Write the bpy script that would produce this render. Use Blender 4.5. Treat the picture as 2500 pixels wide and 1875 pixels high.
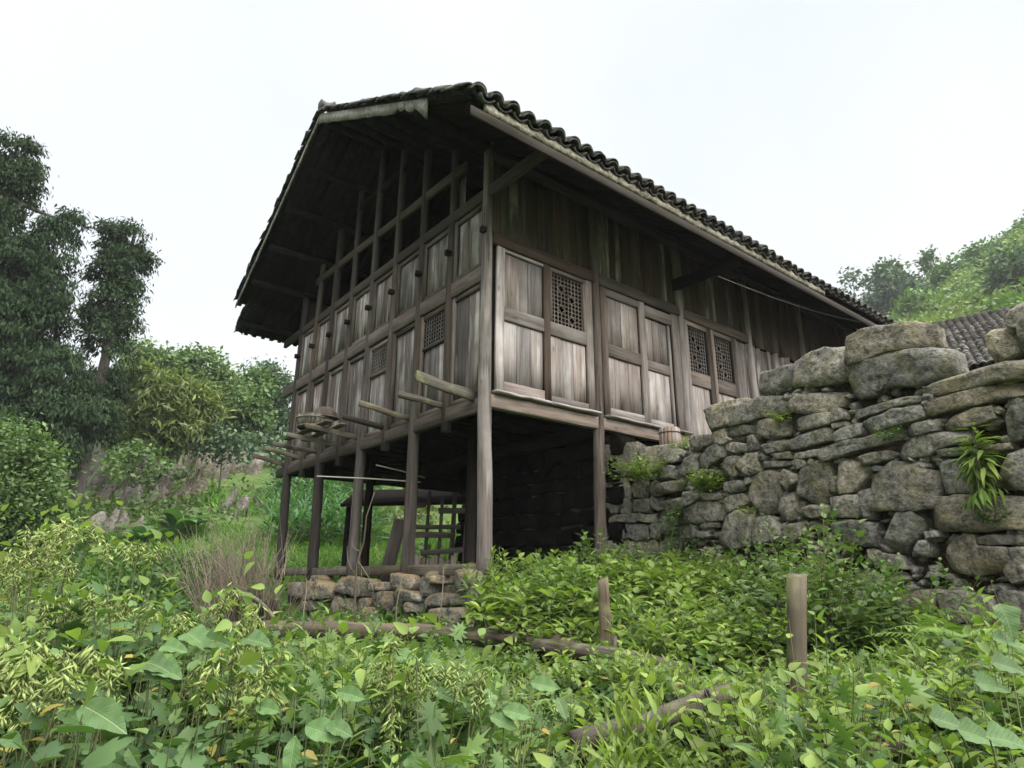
import bpy, math, random
import numpy as np
from mathutils import Vector, Matrix, noise as mnoise

for _o in list(bpy.data.objects):
    bpy.data.objects.remove(_o)
scene = bpy.context.scene
col = scene.collection
random.seed(7)
rng = np.random.default_rng(11)
R = math.radians

# ------------------------------------------------------------------ camera
CAM = Vector((-4.268, -5.960, -0.088))
YAW, PITCH, ROLL = 0.6667, 0.2963, 0.0053
cd = bpy.data.cameras.new('camera')
cam = bpy.data.objects.new('camera', cd)
col.objects.link(cam)
cd.sensor_fit = 'HORIZONTAL'
cd.sensor_width = 36.0
cd.lens = 36.0 * 1542.9 / 2500.0
cd.clip_start = 0.05
cd.clip_end = 2000
fw = Vector((math.sin(YAW) * math.cos(PITCH), math.cos(YAW) * math.cos(PITCH), math.sin(PITCH)))
rt = Vector((math.cos(YAW), -math.sin(YAW), 0))
upv = rt.cross(fw)
r2 = rt * math.cos(ROLL) + upv * math.sin(ROLL)
u2 = -rt * math.sin(ROLL) + upv * math.cos(ROLL)
cam.matrix_world = Matrix(((r2.x, u2.x, -fw.x, CAM.x), (r2.y, u2.y, -fw.y, CAM.y), (r2.z, u2.z, -fw.z, CAM.z), (0, 0, 0, 1)))
scene.camera = cam

# ------------------------------------------------------------------ sky, sun, exposure
SUN_AZ, SUN_EL = R(165), R(56)          # azimuth clockwise from +Y
world = bpy.data.worlds.new('World')
scene.world = world
world.use_nodes = True
wn = world.node_tree.nodes
wl = world.node_tree.links
wn.clear()
wout = wn.new('ShaderNodeOutputWorld')
wbg = wn.new('ShaderNodeBackground')
sky = wn.new('ShaderNodeTexSky')
sky.sky_type = 'NISHITA'
sky.sun_disc = False
sky.sun_elevation = SUN_EL
sky.sun_rotation = SUN_AZ
sky.air_density = 1.0
sky.dust_density = 4.0
wtc = wn.new('ShaderNodeTexCoord')
wnoise = wn.new('ShaderNodeTexNoise')
wnoise.inputs['Scale'].default_value = 2.2
wnoise.inputs['Detail'].default_value = 4
wramp = wn.new('ShaderNodeValToRGB')
wramp.color_ramp.elements[0].position = 0.3
wramp.color_ramp.elements[0].color = (1.73, 1.85, 1.98, 1)
wramp.color_ramp.elements[1].position = 0.7
wramp.color_ramp.elements[1].color = (1.98, 2.03, 2.06, 1)
wmix = wn.new('ShaderNodeMixRGB')
wmix.inputs['Fac'].default_value = 0.97        # cloud cover over the clear sky
wl.new(wtc.outputs['Generated'], wnoise.inputs['Vector'])
wl.new(wnoise.outputs['Fac'], wramp.inputs['Fac'])
wl.new(sky.outputs['Color'], wmix.inputs['Color1'])
wl.new(wramp.outputs['Color'], wmix.inputs['Color2'])
wl.new(wmix.outputs['Color'], wbg.inputs['Color'])
wbg.inputs['Strength'].default_value = 0.05
wl.new(wbg.outputs['Background'], wout.inputs['Surface'])

sd = bpy.data.lights.new('sun', 'SUN')
sd.energy = 1.5
sd.angle = R(105)
sd.color = (1.0, 0.97, 0.93)
sun = bpy.data.objects.new('sun', sd)
col.objects.link(sun)
sdir = Vector((math.sin(SUN_AZ) * math.cos(SUN_EL), math.cos(SUN_AZ) * math.cos(SUN_EL), math.sin(SUN_EL)))
sun.rotation_euler = sdir.to_track_quat('Z', 'Y').to_euler()
sun.location = sdir * 60

vs = scene.view_settings
vs.view_transform = 'Standard'
vs.look = 'None'
vs.gamma = 1
vs.exposure = 3.3
vs.use_curve_mapping = False
scene.render.engine = 'CYCLES'
scene.cycles.max_bounces = 4
scene.cycles.diffuse_bounces = 2
scene.cycles.transmission_bounces = 3
scene.cycles.transparent_max_bounces = 4

# ------------------------------------------------------------------ helpers
WM = {}


def wm(o):
    return WM.get(o.name, Matrix.Identity(4)) if o else Matrix.Identity(4)


def put(o, parent, M):
    """link o at world matrix M below parent"""
    col.objects.link(o)
    WM[o.name] = M.copy()
    if parent is not None:
        o.parent = parent
        o.matrix_basis = wm(parent).inverted() @ M
    else:
        o.matrix_basis = M
    return o


def tag(o, label=None, cat=None, group=None, kind=None):
    if label: o['label'] = label
    if cat: o['category'] = cat
    if group: o['group'] = group
    if kind: o['kind'] = kind
    return o


def empty(name, loc, label=None, cat=None, group=None, parent=None):
    o = bpy.data.objects.new(name, None)
    o.empty_display_size = 0.1
    put(o, parent, Matrix.Translation(Vector(loc)))
    return tag(o, label, cat, group)


def mesh_np(name, V, F, smooth=False, fn=None):
    """fast mesh: V (n,3); F (m,k) array, or list of such arrays"""
    me = bpy.data.meshes.new(name)
    V = np.asarray(V, np.float32)
    Fs = F if isinstance(F, list) else [F]
    Fs = [np.asarray(f, np.int32) for f in Fs if len(f)]
    me.vertices.add(len(V))
    me.vertices.foreach_set('co', V.ravel())
    tot = sum(f.size for f in Fs)
    npoly = sum(len(f) for f in Fs)
    me.loops.add(tot)
    me.loops.foreach_set('vertex_index', np.concatenate([f.ravel() for f in Fs]))
    me.polygons.add(npoly)
    starts, acc = [], 0
    for f in Fs:
        starts.append(acc + np.arange(len(f)) * f.shape[1])
        acc += f.size
    me.polygons.foreach_set('loop_start', np.concatenate(starts).astype(np.int32))
    if smooth:
        me.polygons.foreach_set('use_smooth', np.ones(npoly, bool))
    me.update(calc_edges=True)
    me.validate(verbose=False)
    return me


def obj(name, me, mat, parent=None, M=None):
    o = bpy.data.objects.new(name, me)
    if mat is not None and not me.materials:
        me.materials.append(mat)
    return put(o, parent, M if M is not None else Matrix.Identity(4))


def frame(p, q, up=(0, 0, 1)):
    p, q = Vector(p), Vector(q)
    z = (q - p).normalized()
    u = Vector(up)
    if abs(z.dot(u)) > 0.95:
        u = Vector((0, 1, 0))
        if abs(z.dot(u)) > 0.95: u = Vector((1, 0, 0))
    x = u.cross(z).normalized()
    y = z.cross(x)
    return Matrix(((x.x, y.x, z.x, p.x), (x.y, y.y, z.y, p.y), (x.z, y.z, z.z, p.z), (0, 0, 0, 1))), (q - p).length


def rings_mesh(name, rings, smooth, caps=True):
    """rings: (n,k,3)"""
    n, k, _ = rings.shape
    V = rings.reshape(-1, 3)
    i = np.arange(n - 1)[:, None] * k
    j = np.arange(k)[None, :]
    jn = (j + 1) % k
    F = np.stack([i + j, i + jn, i + k + jn, i + k + j], -1).reshape(-1, 4)
    Fs = [F]
    if caps:
        c0, c1 = len(V), len(V) + 1
        V = np.vstack([V, rings[0].mean(0), rings[-1].mean(0)])
        jj = np.arange(k)
        Fs.append(np.stack([np.full(k, c0), (jj + 1) % k, jj], -1))
        b = (n - 1) * k
        Fs.append(np.stack([np.full(k, c1), b + jj, b + (jj + 1) % k], -1))
    return mesh_np(name, V, Fs, smooth)


def beam(name, p, q, w, h, mat, parent, up=(0, 0, 1), jit=0.004, bev=0.010, seg=0, taper=1.0):
    """sawn timber of width w (sideways) and height h (along up), slightly uneven"""
    M, L = frame(p, q, up)
    n = seg or max(2, min(8, int(L / 0.5) + 1))
    b = min(bev, w * 0.35, h * 0.35)
    a, c = w / 2, h / 2
    cs = np.array([(a - b, -c), (a, -c + b), (a, c - b), (a - b, c), (-a + b, c), (-a, c - b), (-a, -c + b), (-a + b, -c)])
    rings = np.zeros((n + 1, 8, 3))
    for i in range(n + 1):
        t = i / n
        s = 1 + (taper - 1) * t
        rings[i, :, :2] = cs * s + rng.normal(0, jit, 2) * (0.6 if 0 < i < n else 0.3)
        rings[i, :, :2] += rng.normal(0, jit * 0.35, (8, 2))
        rings[i, :, 2] = t * L
    rings[0, :, 2] += rng.normal(0, jit, 8)
    rings[-1, :, 2] += rng.normal(0, jit, 8)
    return obj(name, rings_mesh(name, rings, False), mat, parent, M)


def pole(name, pts, radii, mat, parent, k=12, rough=0.05, sub=4):
    """round timber through pts (local axis = first to last point)"""
    M, L = frame(pts[0], pts[-1])
    Mi = M.inverted()
    P = np.array([list(Mi @ Vector(p)) for p in pts])
    rad = np.array(radii, float)
    m = (len(P) - 1) * sub + 1
    t = np.linspace(0, len(P) - 1, m)
    X = np.stack([np.interp(t, np.arange(len(P)), P[:, d]) for d in range(3)], 1)
    r = np.interp(t, np.arange(len(P)), rad)
    ang = np.arange(k) * 2 * math.pi / k
    base = 1 + rng.normal(0, rough * 0.6, k)
    ring = np.zeros((m, k, 3))
    for i in range(m):
        f = base * (1 + rng.normal(0, rough * 0.35)) + rng.normal(0, rough * 0.25, k)
        ring[i, :, 0] = X[i, 0] + np.cos(ang) * r[i] * f
        ring[i, :, 1] = X[i, 1] + np.sin(ang) * r[i] * f
        ring[i, :, 2] = X[i, 2]
    return obj(name, rings_mesh(name, ring, True), mat, parent, M)


def tube_np(pts, radii, k=6):
    """thin tube following a curve: returns V, F"""
    P = np.asarray(pts, float)
    T = np.gradient(P, axis=0)
    T /= np.linalg.norm(T, axis=1)[:, None] + 1e-9
    ref = np.array([0, 0, 1.0]) if abs(T[:, 2]).mean() < 0.8 else np.array([1.0, 0, 0])
    A = np.cross(T, ref); A /= np.linalg.norm(A, axis=1)[:, None] + 1e-9
    B = np.cross(T, A)
    ang = np.arange(k) * 2 * math.pi / k
    r = np.asarray(radii, float)
    if r.ndim == 0: r = np.full(len(P), float(r))
    V = P[:, None] + (A[:, None] * np.cos(ang)[None, :, None] + B[:, None] * np.sin(ang)[None, :, None]) * r[:, None, None]
    n = len(P)
    i = np.arange(n - 1)[:, None] * k
    j = np.arange(k)[None, :]
    jn = (j + 1) % k
    F = np.stack([i + j, i + jn, i + k + jn, i + k + j], -1).reshape(-1, 4)
    return V.reshape(-1, 3), F


class Acc:
    """collects geometry with equal face size groups into one mesh"""
    def __init__(s): s.V, s.F, s.n = [], {}, 0
    def add(s, V, F):
        F = np.asarray(F)
        s.V.append(np.asarray(V, float))
        s.F.setdefault(F.shape[1], []).append(F + s.n)
        s.n += len(V)
    def box(s, lo, hi):
        x0, y0, z0 = lo; x1, y1, z1 = hi
        V = [(x0, y0, z0), (x1, y0, z0), (x1, y1, z0), (x0, y1, z0), (x0, y0, z1), (x1, y0, z1), (x1, y1, z1), (x0, y1, z1)]
        s.add(V, [(0, 3, 2, 1), (4, 5, 6, 7), (0, 1, 5, 4), (1, 2, 6, 5), (2, 3, 7, 6), (3, 0, 4, 7)])
    def mesh(s, name, smooth=False):
        return mesh_np(name, np.vstack(s.V), [np.vstack(f) for f in s.F.values()], smooth)


def smoothstep(a, b, x):
    t = np.clip((np.asarray(x, float) - a) / (b - a), 0, 1)
    return t * t * (3 - 2 * t)


def vnoise(X, seed=0, octaves=3):
    """cheap smooth value noise in numpy, X (n,2|3) -> (n,) about -1..1"""
    X = np.asarray(X, float)
    if X.shape[1] == 2: X = np.column_stack([X, np.zeros(len(X))])
    out = np.zeros(len(X)); amp = 1.0; tot = 0
    for o in range(octaves):
        Y = X * (2 ** o) + seed * 17.3 + o * 5.1
        I = np.floor(Y).astype(np.int64); f = Y - I; f = f * f * (3 - 2 * f)
        v = 0
        for dx in (0, 1):
            for dy in (0, 1):
                for dz in (0, 1):
                    h = (I[:, 0] + dx) * 73856093 ^ (I[:, 1] + dy) * 19349663 ^ (I[:, 2] + dz) * 83492791 ^ (seed * 2654435 + o * 97)
                    h = (h ^ (h >> 13)) * 1274126177 & 0x7fffffff
                    h = (h ^ (h >> 16)) & 0xffff
                    w = (f[:, 0] if dx else 1 - f[:, 0]) * (f[:, 1] if dy else 1 - f[:, 1]) * (f[:, 2] if dz else 1 - f[:, 2])
                    v = v + w * (h / 32767.5 - 1)
        out += amp * v; tot += amp; amp *= 0.5
    return out / tot


# ------------------------------------------------------------------ materials
def newmat(name):
    m = bpy.data.materials.new(name)
    m.use_nodes = True
    nt = m.node_tree
    nt.nodes.clear()
    return m, nt.nodes, nt.links


def ramp(nodes, stops, interp='LINEAR'):
    r = nodes.new('ShaderNodeValToRGB')
    cr = r.color_ramp
    cr.interpolation = interp
    while len(cr.elements) < len(stops): cr.elements.new(0.5)
    for e, (p, c) in zip(cr.elements, stops):
        e.position = p
        e.color = (c[0], c[1], c[2], 1) if len(c) == 3 else c
    return r


def wood(name, dark, mid, light, moss=0.0, light_amt=0.5, grain=38.0, rough=0.85, red=0.0, bump=0.5):
    """weathered timber; local Z runs along the grain"""
    m, n, l = newmat(name)
    out = n.new('ShaderNodeOutputMaterial'); b = n.new('ShaderNodeBsdfPrincipled')
    tc = n.new('ShaderNodeTexCoord'); oi = n.new('ShaderNodeObjectInfo')
    off = n.new('ShaderNodeVectorMath'); off.operation = 'MULTIPLY_ADD'
    cmb = n.new('ShaderNodeCombineXYZ')
    sc = n.new('ShaderNodeMath'); sc.operation = 'MULTIPLY'; sc.inputs[1].default_value = 37.0
    l.new(oi.outputs['Random'], sc.inputs[0])
    for i in range(3): l.new(sc.outputs[0], cmb.inputs[i])
    l.new(tc.outputs['Object'], off.inputs[0]); off.inputs[1].default_value = (1, 1, 1); l.new(cmb.outputs[0], off.inputs[2])
    mp = n.new('ShaderNodeMapping'); mp.inputs['Scale'].default_value = (grain, grain, 1.6)
    l.new(off.outputs[0], mp.inputs['Vector'])
    g = n.new('ShaderNodeTexNoise'); g.inputs['Scale'].default_value = 1.0; g.inputs['Detail'].default_value = 5; g.inputs['Roughness'].default_value = 0.65
    l.new(mp.outputs[0], g.inputs['Vector'])
    mp2 = n.new('ShaderNodeMapping'); mp2.inputs['Scale'].default_value = (9, 9, 0.9)
    l.new(off.outputs[0], mp2.inputs['Vector'])
    s = n.new('ShaderNodeTexNoise'); s.inputs['Scale'].default_value = 1.0; s.inputs['Detail'].default_value = 3
    l.new(mp2.outputs[0], s.inputs['Vector'])
    blot = n.new('ShaderNodeTexNoise'); blot.inputs['Scale'].default_value = 3.2; blot.inputs['Detail'].default_value = 4
    l.new(off.outputs[0], blot.inputs['Vector'])
    r1 = ramp(n, [(0.36, dark), (0.50, mid), (0.64, [min(1, v * 1.25) for v in mid])])
    l.new(g.outputs['Fac'], r1.inputs['Fac'])
    r2_ = ramp(n, [(0.47, (0, 0, 0)), (0.60, (1, 1, 1))])
    l.new(s.outputs['Fac'], r2_.inputs['Fac'])
    ml = n.new('ShaderNodeMath'); ml.operation = 'MULTIPLY'; ml.inputs[1].default_value = light_amt
    l.new(r2_.outputs['Color'], ml.inputs[0])
    rr = ramp(n, [(0.35, (0.25, 0.25, 0.25)), (0.65, (1, 1, 1))])
    l.new(blot.outputs['Fac'], rr.inputs['Fac'])
    ml2 = n.new('ShaderNodeMath'); ml2.operation = 'MULTIPLY'
    l.new(ml.outputs[0], ml2.inputs[0]); l.new(rr.outputs['Color'], ml2.inputs[1])
    mx = n.new('ShaderNodeMixRGB'); l.new(ml2.outputs[0], mx.inputs['Fac'])
    l.new(r1.outputs['Color'], mx.inputs['Color1']); mx.inputs['Color2'].default_value = (*light, 1)
    # one board differs from the next
    hv = n.new('ShaderNodeHueSaturation')
    mr = n.new('ShaderNodeMapRange'); mr.inputs['To Min'].default_value = 0.58; mr.inputs['To Max'].default_value = 1.3
    l.new(oi.outputs['Random'], mr.inputs['Value']); l.new(mr.outputs[0], hv.inputs['Value'])
    fr = n.new('ShaderNodeMath'); fr.operation = 'FRACT'
    m7 = n.new('ShaderNodeMath'); m7.operation = 'MULTIPLY'; m7.inputs[1].default_value = 7.31
    l.new(oi.outputs['Random'], m7.inputs[0]); l.new(m7.outputs[0], fr.inputs[0])
    ms = n.new('ShaderNodeMapRange'); ms.inputs['To Min'].default_value = 0.6; ms.inputs['To Max'].default_value = 1.25
    l.new(fr.outputs[0], ms.inputs['Value']); l.new(ms.outputs[0], hv.inputs['Saturation'])
    l.new(mx.outputs[0], hv.inputs['Color'])
    # knots and dark stains
    kn = n.new('ShaderNodeTexVoronoi'); kn.inputs['Scale'].default_value = 1.0
    mpk = n.new('ShaderNodeMapping'); mpk.inputs['Scale'].default_value = (7, 7, 2.2)
    l.new(off.outputs[0], mpk.inputs['Vector']); l.new(mpk.outputs[0], kn.inputs['Vector'])
    rk = ramp(n, [(0.05, (0.3, 0.3, 0.3)), (0.14, (1, 1, 1))])
    l.new(kn.outputs['Distance'], rk.inputs['Fac'])
    mk = n.new('ShaderNodeMixRGB'); mk.blend_type = 'MULTIPLY'; mk.inputs['Fac'].default_value = 0.7
    l.new(hv.outputs[0], mk.inputs['Color1']); l.new(rk.outputs['Color'], mk.inputs['Color2'])
    last = mk
    if moss > 0:
        mo = n.new('ShaderNodeTexNoise'); mo.inputs['Scale'].default_value = 6; mo.inputs['Detail'].default_value = 6
        l.new(off.outputs[0], mo.inputs['Vector'])
        rm = ramp(n, [(0.52, (0, 0, 0)), (0.68, (moss, moss, moss))])
        l.new(mo.outputs['Fac'], rm.inputs['Fac'])
        mm = n.new('ShaderNodeMixRGB'); l.new(rm.outputs['Color'], mm.inputs['Fac'])
        l.new(mk.outputs[0], mm.inputs['Color1']); mm.inputs['Color2'].default_value = (0.17, 0.19, 0.08, 1)
        last = mm
    l.new(last.outputs[0], b.inputs['Base Color'])
    b.inputs['Roughness'].default_value = rough
    b.inputs['Specular IOR Level'].default_value = 0.02 if sum(mid) < 0.06 else 0.18
    bp = n.new('ShaderNodeBump'); bp.inputs['Strength'].default_value = bump; bp.inputs['Distance'].default_value = 0.006
    l.new(g.outputs['Fac'], bp.inputs['Height']); l.new(bp.outputs[0], b.inputs['Normal'])
    l.new(b.outputs[0], out.inputs['Surface'])
    return m


def stone(name, c1, c2, c3, lichen=(0.30, 0.29, 0.10), lich_amt=0.5, orange=0.0, scale=1.0, bump=0.9, spec=0.2):
    m, n, l = newmat(name)
    out = n.new('ShaderNodeOutputMaterial'); b = n.new('ShaderNodeBsdfPrincipled')
    geo = n.new('ShaderNodeNewGeometry'); oi = n.new('ShaderNodeObjectInfo')
    sc = n.new('ShaderNodeVectorMath'); sc.operation = 'SCALE'; sc.inputs['Scale'].default_value = scale
    l.new(geo.outputs['Position'], sc.inputs[0])
    n1 = n.new('ShaderNodeTexNoise'); n1.inputs['Scale'].default_value = 3.5; n1.inputs['Detail'].default_value = 5; n1.inputs['Roughness'].default_value = 0.65
    l.new(sc.outputs[0], n1.inputs['Vector'])
    n2 = n.new('ShaderNodeTexNoise'); n2.inputs['Scale'].default_value = 20; n2.inputs['Detail'].default_value = 4; n2.inputs['Roughness'].default_value = 0.7
    l.new(sc.outputs[0], n2.inputs['Vector'])
    r1 = ramp(n, [(0.28, c1), (0.5, c2), (0.72, c3)])
    l.new(n1.outputs['Fac'], r1.inputs['Fac'])
    r2_ = ramp(n, [(0.34, (0.22, 0.22, 0.22)), (0.5, (0.95, 0.95, 0.95)), (0.66, (1.5, 1.5, 1.5))])
    l.new(n2.outputs['Fac'], r2_.inputs['Fac'])
    mu = n.new('ShaderNodeMixRGB'); mu.blend_type = 'MULTIPLY'; mu.inputs['Fac'].default_value = 0.85
    l.new(r1.outputs['Color'], mu.inputs['Color1']); l.new(r2_.outputs['Color'], mu.inputs['Color2'])
    # lichen
    n3 = n.new('ShaderNodeTexNoise'); n3.inputs['Scale'].default_value = 5.5; n3.inputs['Detail'].default_value = 5; n3.inputs['Roughness'].default_value = 0.7
    of = n.new('ShaderNodeVectorMath'); of.operation = 'ADD'; of.inputs[1].default_value = (31, 7, 13)
    l.new(sc.outputs[0], of.inputs[0]); l.new(of.outputs[0], n3.inputs['Vector'])
    r3 = ramp(n, [(0.48, (0, 0, 0)), (0.66, (lich_amt,) * 3)])
    l.new(n3.outputs['Fac'], r3.inputs['Fac'])
    mx = n.new('ShaderNodeMixRGB'); l.new(r3.outputs['Color'], mx.inputs['Fac'])
    l.new(mu.outputs[0], mx.inputs['Color1']); mx.inputs['Color2'].default_value = (*lichen, 1)
    last = mx
    if orange > 0:
        sep = n.new('ShaderNodeSeparateXYZ'); l.new(geo.outputs['Normal'], sep.inputs[0])
        n4 = n.new('ShaderNodeTexNoise'); n4.inputs['Scale'].default_value = 5; n4.inputs['Detail'].default_value = 5
        l.new(sc.outputs[0], n4.inputs['Vector'])
        ad = n.new('ShaderNodeMath'); ad.operation = 'MULTIPLY_ADD'; ad.inputs[1].default_value = 0.25
        l.new(sep.outputs['Z'], ad.inputs[0]); l.new(n4.outputs['Fac'], ad.inputs[2])
        r4 = ramp(n, [(0.56, (0, 0, 0)), (0.68, (orange,) * 3)])
        l.new(ad.outputs[0], r4.inputs['Fac'])
        mo = n.new('ShaderNodeMixRGB'); l.new(r4.outputs['Color'], mo.inputs['Fac'])
        l.new(mx.outputs[0], mo.inputs['Color1']); mo.inputs['Color2'].default_value = (0.25, 0.165, 0.05, 1)
        last = mo
    hv = n.new('ShaderNodeHueSaturation')
    mr = n.new('ShaderNodeMapRange'); mr.inputs['To Min'].default_value = 0.72; mr.inputs['To Max'].default_value = 1.2
    l.new(oi.outputs['Random'], mr.inputs['Value']); l.new(mr.outputs[0], hv.inputs['Value'])
    f7 = n.new('ShaderNodeMath'); f7.operation = 'MULTIPLY'; f7.inputs[1].default_value = 9.17; l.new(oi.outputs['Random'], f7.inputs[0])
    f8 = n.new('ShaderNodeMath'); f8.operation = 'FRACT'; l.new(f7.outputs[0], f8.inputs[0])
    tint = ramp(n, [(0.0, (0.94, 0.96, 0.98)), (0.5, (1.0, 0.985, 0.95)), (1.0, (1.08, 1.0, 0.88))]); l.new(f8.outputs[0], tint.inputs['Fac'])
    tm = n.new('ShaderNodeMixRGB'); tm.blend_type = 'MULTIPLY'; tm.inputs['Fac'].default_value = 1.0
    l.new(last.outputs[0], tm.inputs['Color1']); l.new(tint.outputs['Color'], tm.inputs['Color2'])
    l.new(tm.outputs[0], hv.inputs['Color'])
    l.new(hv.outputs[0], b.inputs['Base Color'])
    b.inputs['Roughness'].default_value = 0.92
    b.inputs['Specular IOR Level'].default_value = spec
    bp = n.new('ShaderNodeBump'); bp.inputs['Strength'].default_value = bump; bp.inputs['Distance'].default_value = 0.04
    l.new(n2.outputs['Fac'], bp.inputs['Height'])
    l.new(bp.outputs[0], b.inputs['Normal'])
    l.new(b.outputs[0], out.inputs['Surface'])
    return m


def leafmat(name, a, b_, c, trans=0.35, rough=0.55, val=(0.7, 1.25), patch=1.2, patch_amt=0.35, spec=0.25):
    """foliage: colour differs from leaf to leaf (island) and drifts over patches"""
    m, n, l = newmat(name)
    out = n.new('ShaderNodeOutputMaterial')
    geo = n.new('ShaderNodeNewGeometry'); oi = n.new('ShaderNodeObjectInfo')
    r1 = ramp(n, [(0.0, a), (0.55, b_), (1.0, c)])
    nz = n.new('ShaderNodeTexNoise'); nz.inputs['Scale'].default_value = patch; nz.inputs['Detail'].default_value = 3
    l.new(geo.outputs['Position'], nz.inputs['Vector'])
    mr = n.new('ShaderNodeMapRange'); mr.inputs['From Min'].default_value = 0.3; mr.inputs['From Max'].default_value = 0.7
    l.new(nz.outputs['Fac'], mr.inputs['Value'])
    mixv = n.new('ShaderNodeMix'); mixv.data_type = 'FLOAT'; mixv.inputs[0].default_value = patch_amt
    l.new(geo.outputs['Random Per Island'], mixv.inputs[2]); l.new(mr.outputs[0], mixv.inputs[3])
    l.new(mixv.outputs[0], r1.inputs['Fac'])
    hv = n.new('ShaderNodeHueSaturation')
    fr = n.new('ShaderNodeMath'); fr.operation = 'FRACT'
    m7 = n.new('ShaderNodeMath'); m7.operation = 'MULTIPLY_ADD'; m7.inputs[1].default_value = 13.7
    l.new(geo.outputs['Random Per Island'], m7.inputs[0]); l.new(oi.outputs['Random'], m7.inputs[2]); l.new(m7.outputs[0], fr.inputs[0])
    mv = n.new('ShaderNodeMapRange'); mv.inputs['To Min'].default_value = val[0]; mv.inputs['To Max'].default_value = val[1]
    l.new(fr.outputs[0], mv.inputs['Value']); l.new(mv.outputs[0], hv.inputs['Value'])
    l.new(r1.outputs['Color'], hv.inputs['Color'])
    p = n.new('ShaderNodeBsdfPrincipled'); p.inputs['Roughness'].default_value = rough
    p.inputs['Specular IOR Level'].default_value = spec
    l.new(hv.outputs[0], p.inputs['Base Color'])
    t = n.new('ShaderNodeBsdfTranslucent')
    tcol = n.new('ShaderNodeMixRGB'); tcol.blend_type = 'MULTIPLY'; tcol.inputs['Fac'].default_value = 1
    tcol.inputs['Color2'].default_value = (1.12, 1.28, 0.6, 1)
    l.new(hv.outputs[0], tcol.inputs['Color1']); l.new(tcol.outputs[0], t.inputs['Color'])
    mx = n.new('ShaderNodeMixShader'); mx.inputs['Fac'].default_value = trans
    l.new(p.outputs[0], mx.inputs[1]); l.new(t.outputs[0], mx.inputs[2])
    l.new(mx.outputs[0], out.inputs['Surface'])
    return m


W_PANEL = wood('weathered_panel_wood', (0.115, 0.096, 0.085), (0.190, 0.164, 0.148), (0.34, 0.315, 0.300), light_amt=0.8)
W_FRAME = wood('weathered_frame_wood', (0.082, 0.066, 0.056), (0.145, 0.121, 0.105), (0.26, 0.235, 0.217), light_amt=0.65)
W_LINTEL = wood('red_brown_beam_wood', (0.036, 0.025, 0.019), (0.066, 0.048, 0.038), (0.12, 0.099, 0.084), light_amt=0.5)
W_GABLE = wood('grey_gable_board_wood', (0.052, 0.043, 0.037), (0.11, 0.093, 0.082), (0.34, 0.325, 0.313), light_amt=0.95)
W_POST = wood('brown_post_wood', (0.023, 0.018, 0.0145), (0.044, 0.035, 0.029), (0.092, 0.079, 0.068), light_amt=0.5)
W_POSTGREY = wood('grey_post_wood', (0.045, 0.035, 0.028), (0.105, 0.083, 0.068), (0.23, 0.205, 0.18), light_amt=0.75)
W_GFRAME = wood('gable_frame_wood', (0.036, 0.029, 0.024), (0.072, 0.058, 0.049), (0.155, 0.135, 0.119), light_amt=0.6)
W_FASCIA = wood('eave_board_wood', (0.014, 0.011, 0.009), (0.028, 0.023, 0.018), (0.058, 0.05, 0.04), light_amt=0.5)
W_DARK = wood('shade_dark_wood', (0.007, 0.006, 0.005), (0.014, 0.011, 0.009), (0.026, 0.022, 0.019), light_amt=0.4)  # the darkness of unlit interiors is put into this wood colour
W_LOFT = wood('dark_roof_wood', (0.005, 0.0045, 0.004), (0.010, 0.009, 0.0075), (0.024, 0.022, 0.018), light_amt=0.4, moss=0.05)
W_PALE = wood('bleached_board_wood', (0.10, 0.094, 0.08), (0.20, 0.192, 0.165), (0.36, 0.355, 0.32), light_amt=0.6, moss=0.35)
W_STICK = wood('lichened_stick_wood', (0.045, 0.038, 0.029), (0.09, 0.078, 0.06), (0.20, 0.19, 0.15), light_amt=0.6, moss=0.5)
W_FENCE = wood('fence_post_wood', (0.035, 0.028, 0.020), (0.07, 0.057, 0.042), (0.125, 0.108, 0.082), light_amt=0.55, moss=0.45)
W_BARK = wood('bark_wood', (0.022, 0.018, 0.014), (0.05, 0.041, 0.032), (0.10, 0.086, 0.068), light_amt=0.5, moss=0.3, bump=0.9)
M_TILE = stone('grey_roof_tile_clay', (0.030, 0.029, 0.030), (0.058, 0.055, 0.056), (0.10, 0.098, 0.098), lichen=(0.09, 0.10, 0.06), lich_amt=0.5, bump=0.4)
M_MORTAR = stone('lime_mortar', (0.11, 0.105, 0.09), (0.19, 0.185, 0.16), (0.28, 0.275, 0.245), lichen=(0.09, 0.09, 0.06), lich_amt=0.6, bump=0.6)
M_STONE = stone('grey_limestone', (0.082, 0.081, 0.074), (0.16, 0.155, 0.137), (0.265, 0.252, 0.217), lichen=(0.18, 0.168, 0.075), lich_amt=0.5)
M_STONEDARK = stone('shaded_limestone', (0.05, 0.05, 0.046), (0.115, 0.112, 0.10), (0.20, 0.19, 0.16), lichen=(0.13, 0.14, 0.06), lich_amt=0.6)  # darker copy of the limestone with shade put into its colour
M_RUBBLE = stone('brown_limestone_rubble', (0.070, 0.066, 0.059), (0.14, 0.132, 0.118), (0.25, 0.24, 0.215), lichen=(0.15, 0.145, 0.08), lich_amt=0.5, orange=0.35)
M_EARTH = stone('dark_earth', (0.018, 0.015, 0.011), (0.035, 0.028, 0.02), (0.06, 0.05, 0.035), lichen=(0.05, 0.07, 0.02), lich_amt=0.6)
M_SOIL = stone('grassy_earth', (0.020, 0.026, 0.010), (0.035, 0.045, 0.016), (0.055, 0.065, 0.028), lichen=(0.05, 0.09, 0.02), lich_amt=0.8)
# ================================================================== the stilt house
BAY = 0.8375
LG = 8 * BAY                      # depth of the house along the gable
HX1 = 10.8                         # length of the house along the front
house = empty('stilt_house', (0, 0, 0), 'old dark timber house on wooden stilts with lattice windows and grey tiled roof', 'house')
YR = 4 * BAY                      # ridge line


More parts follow.
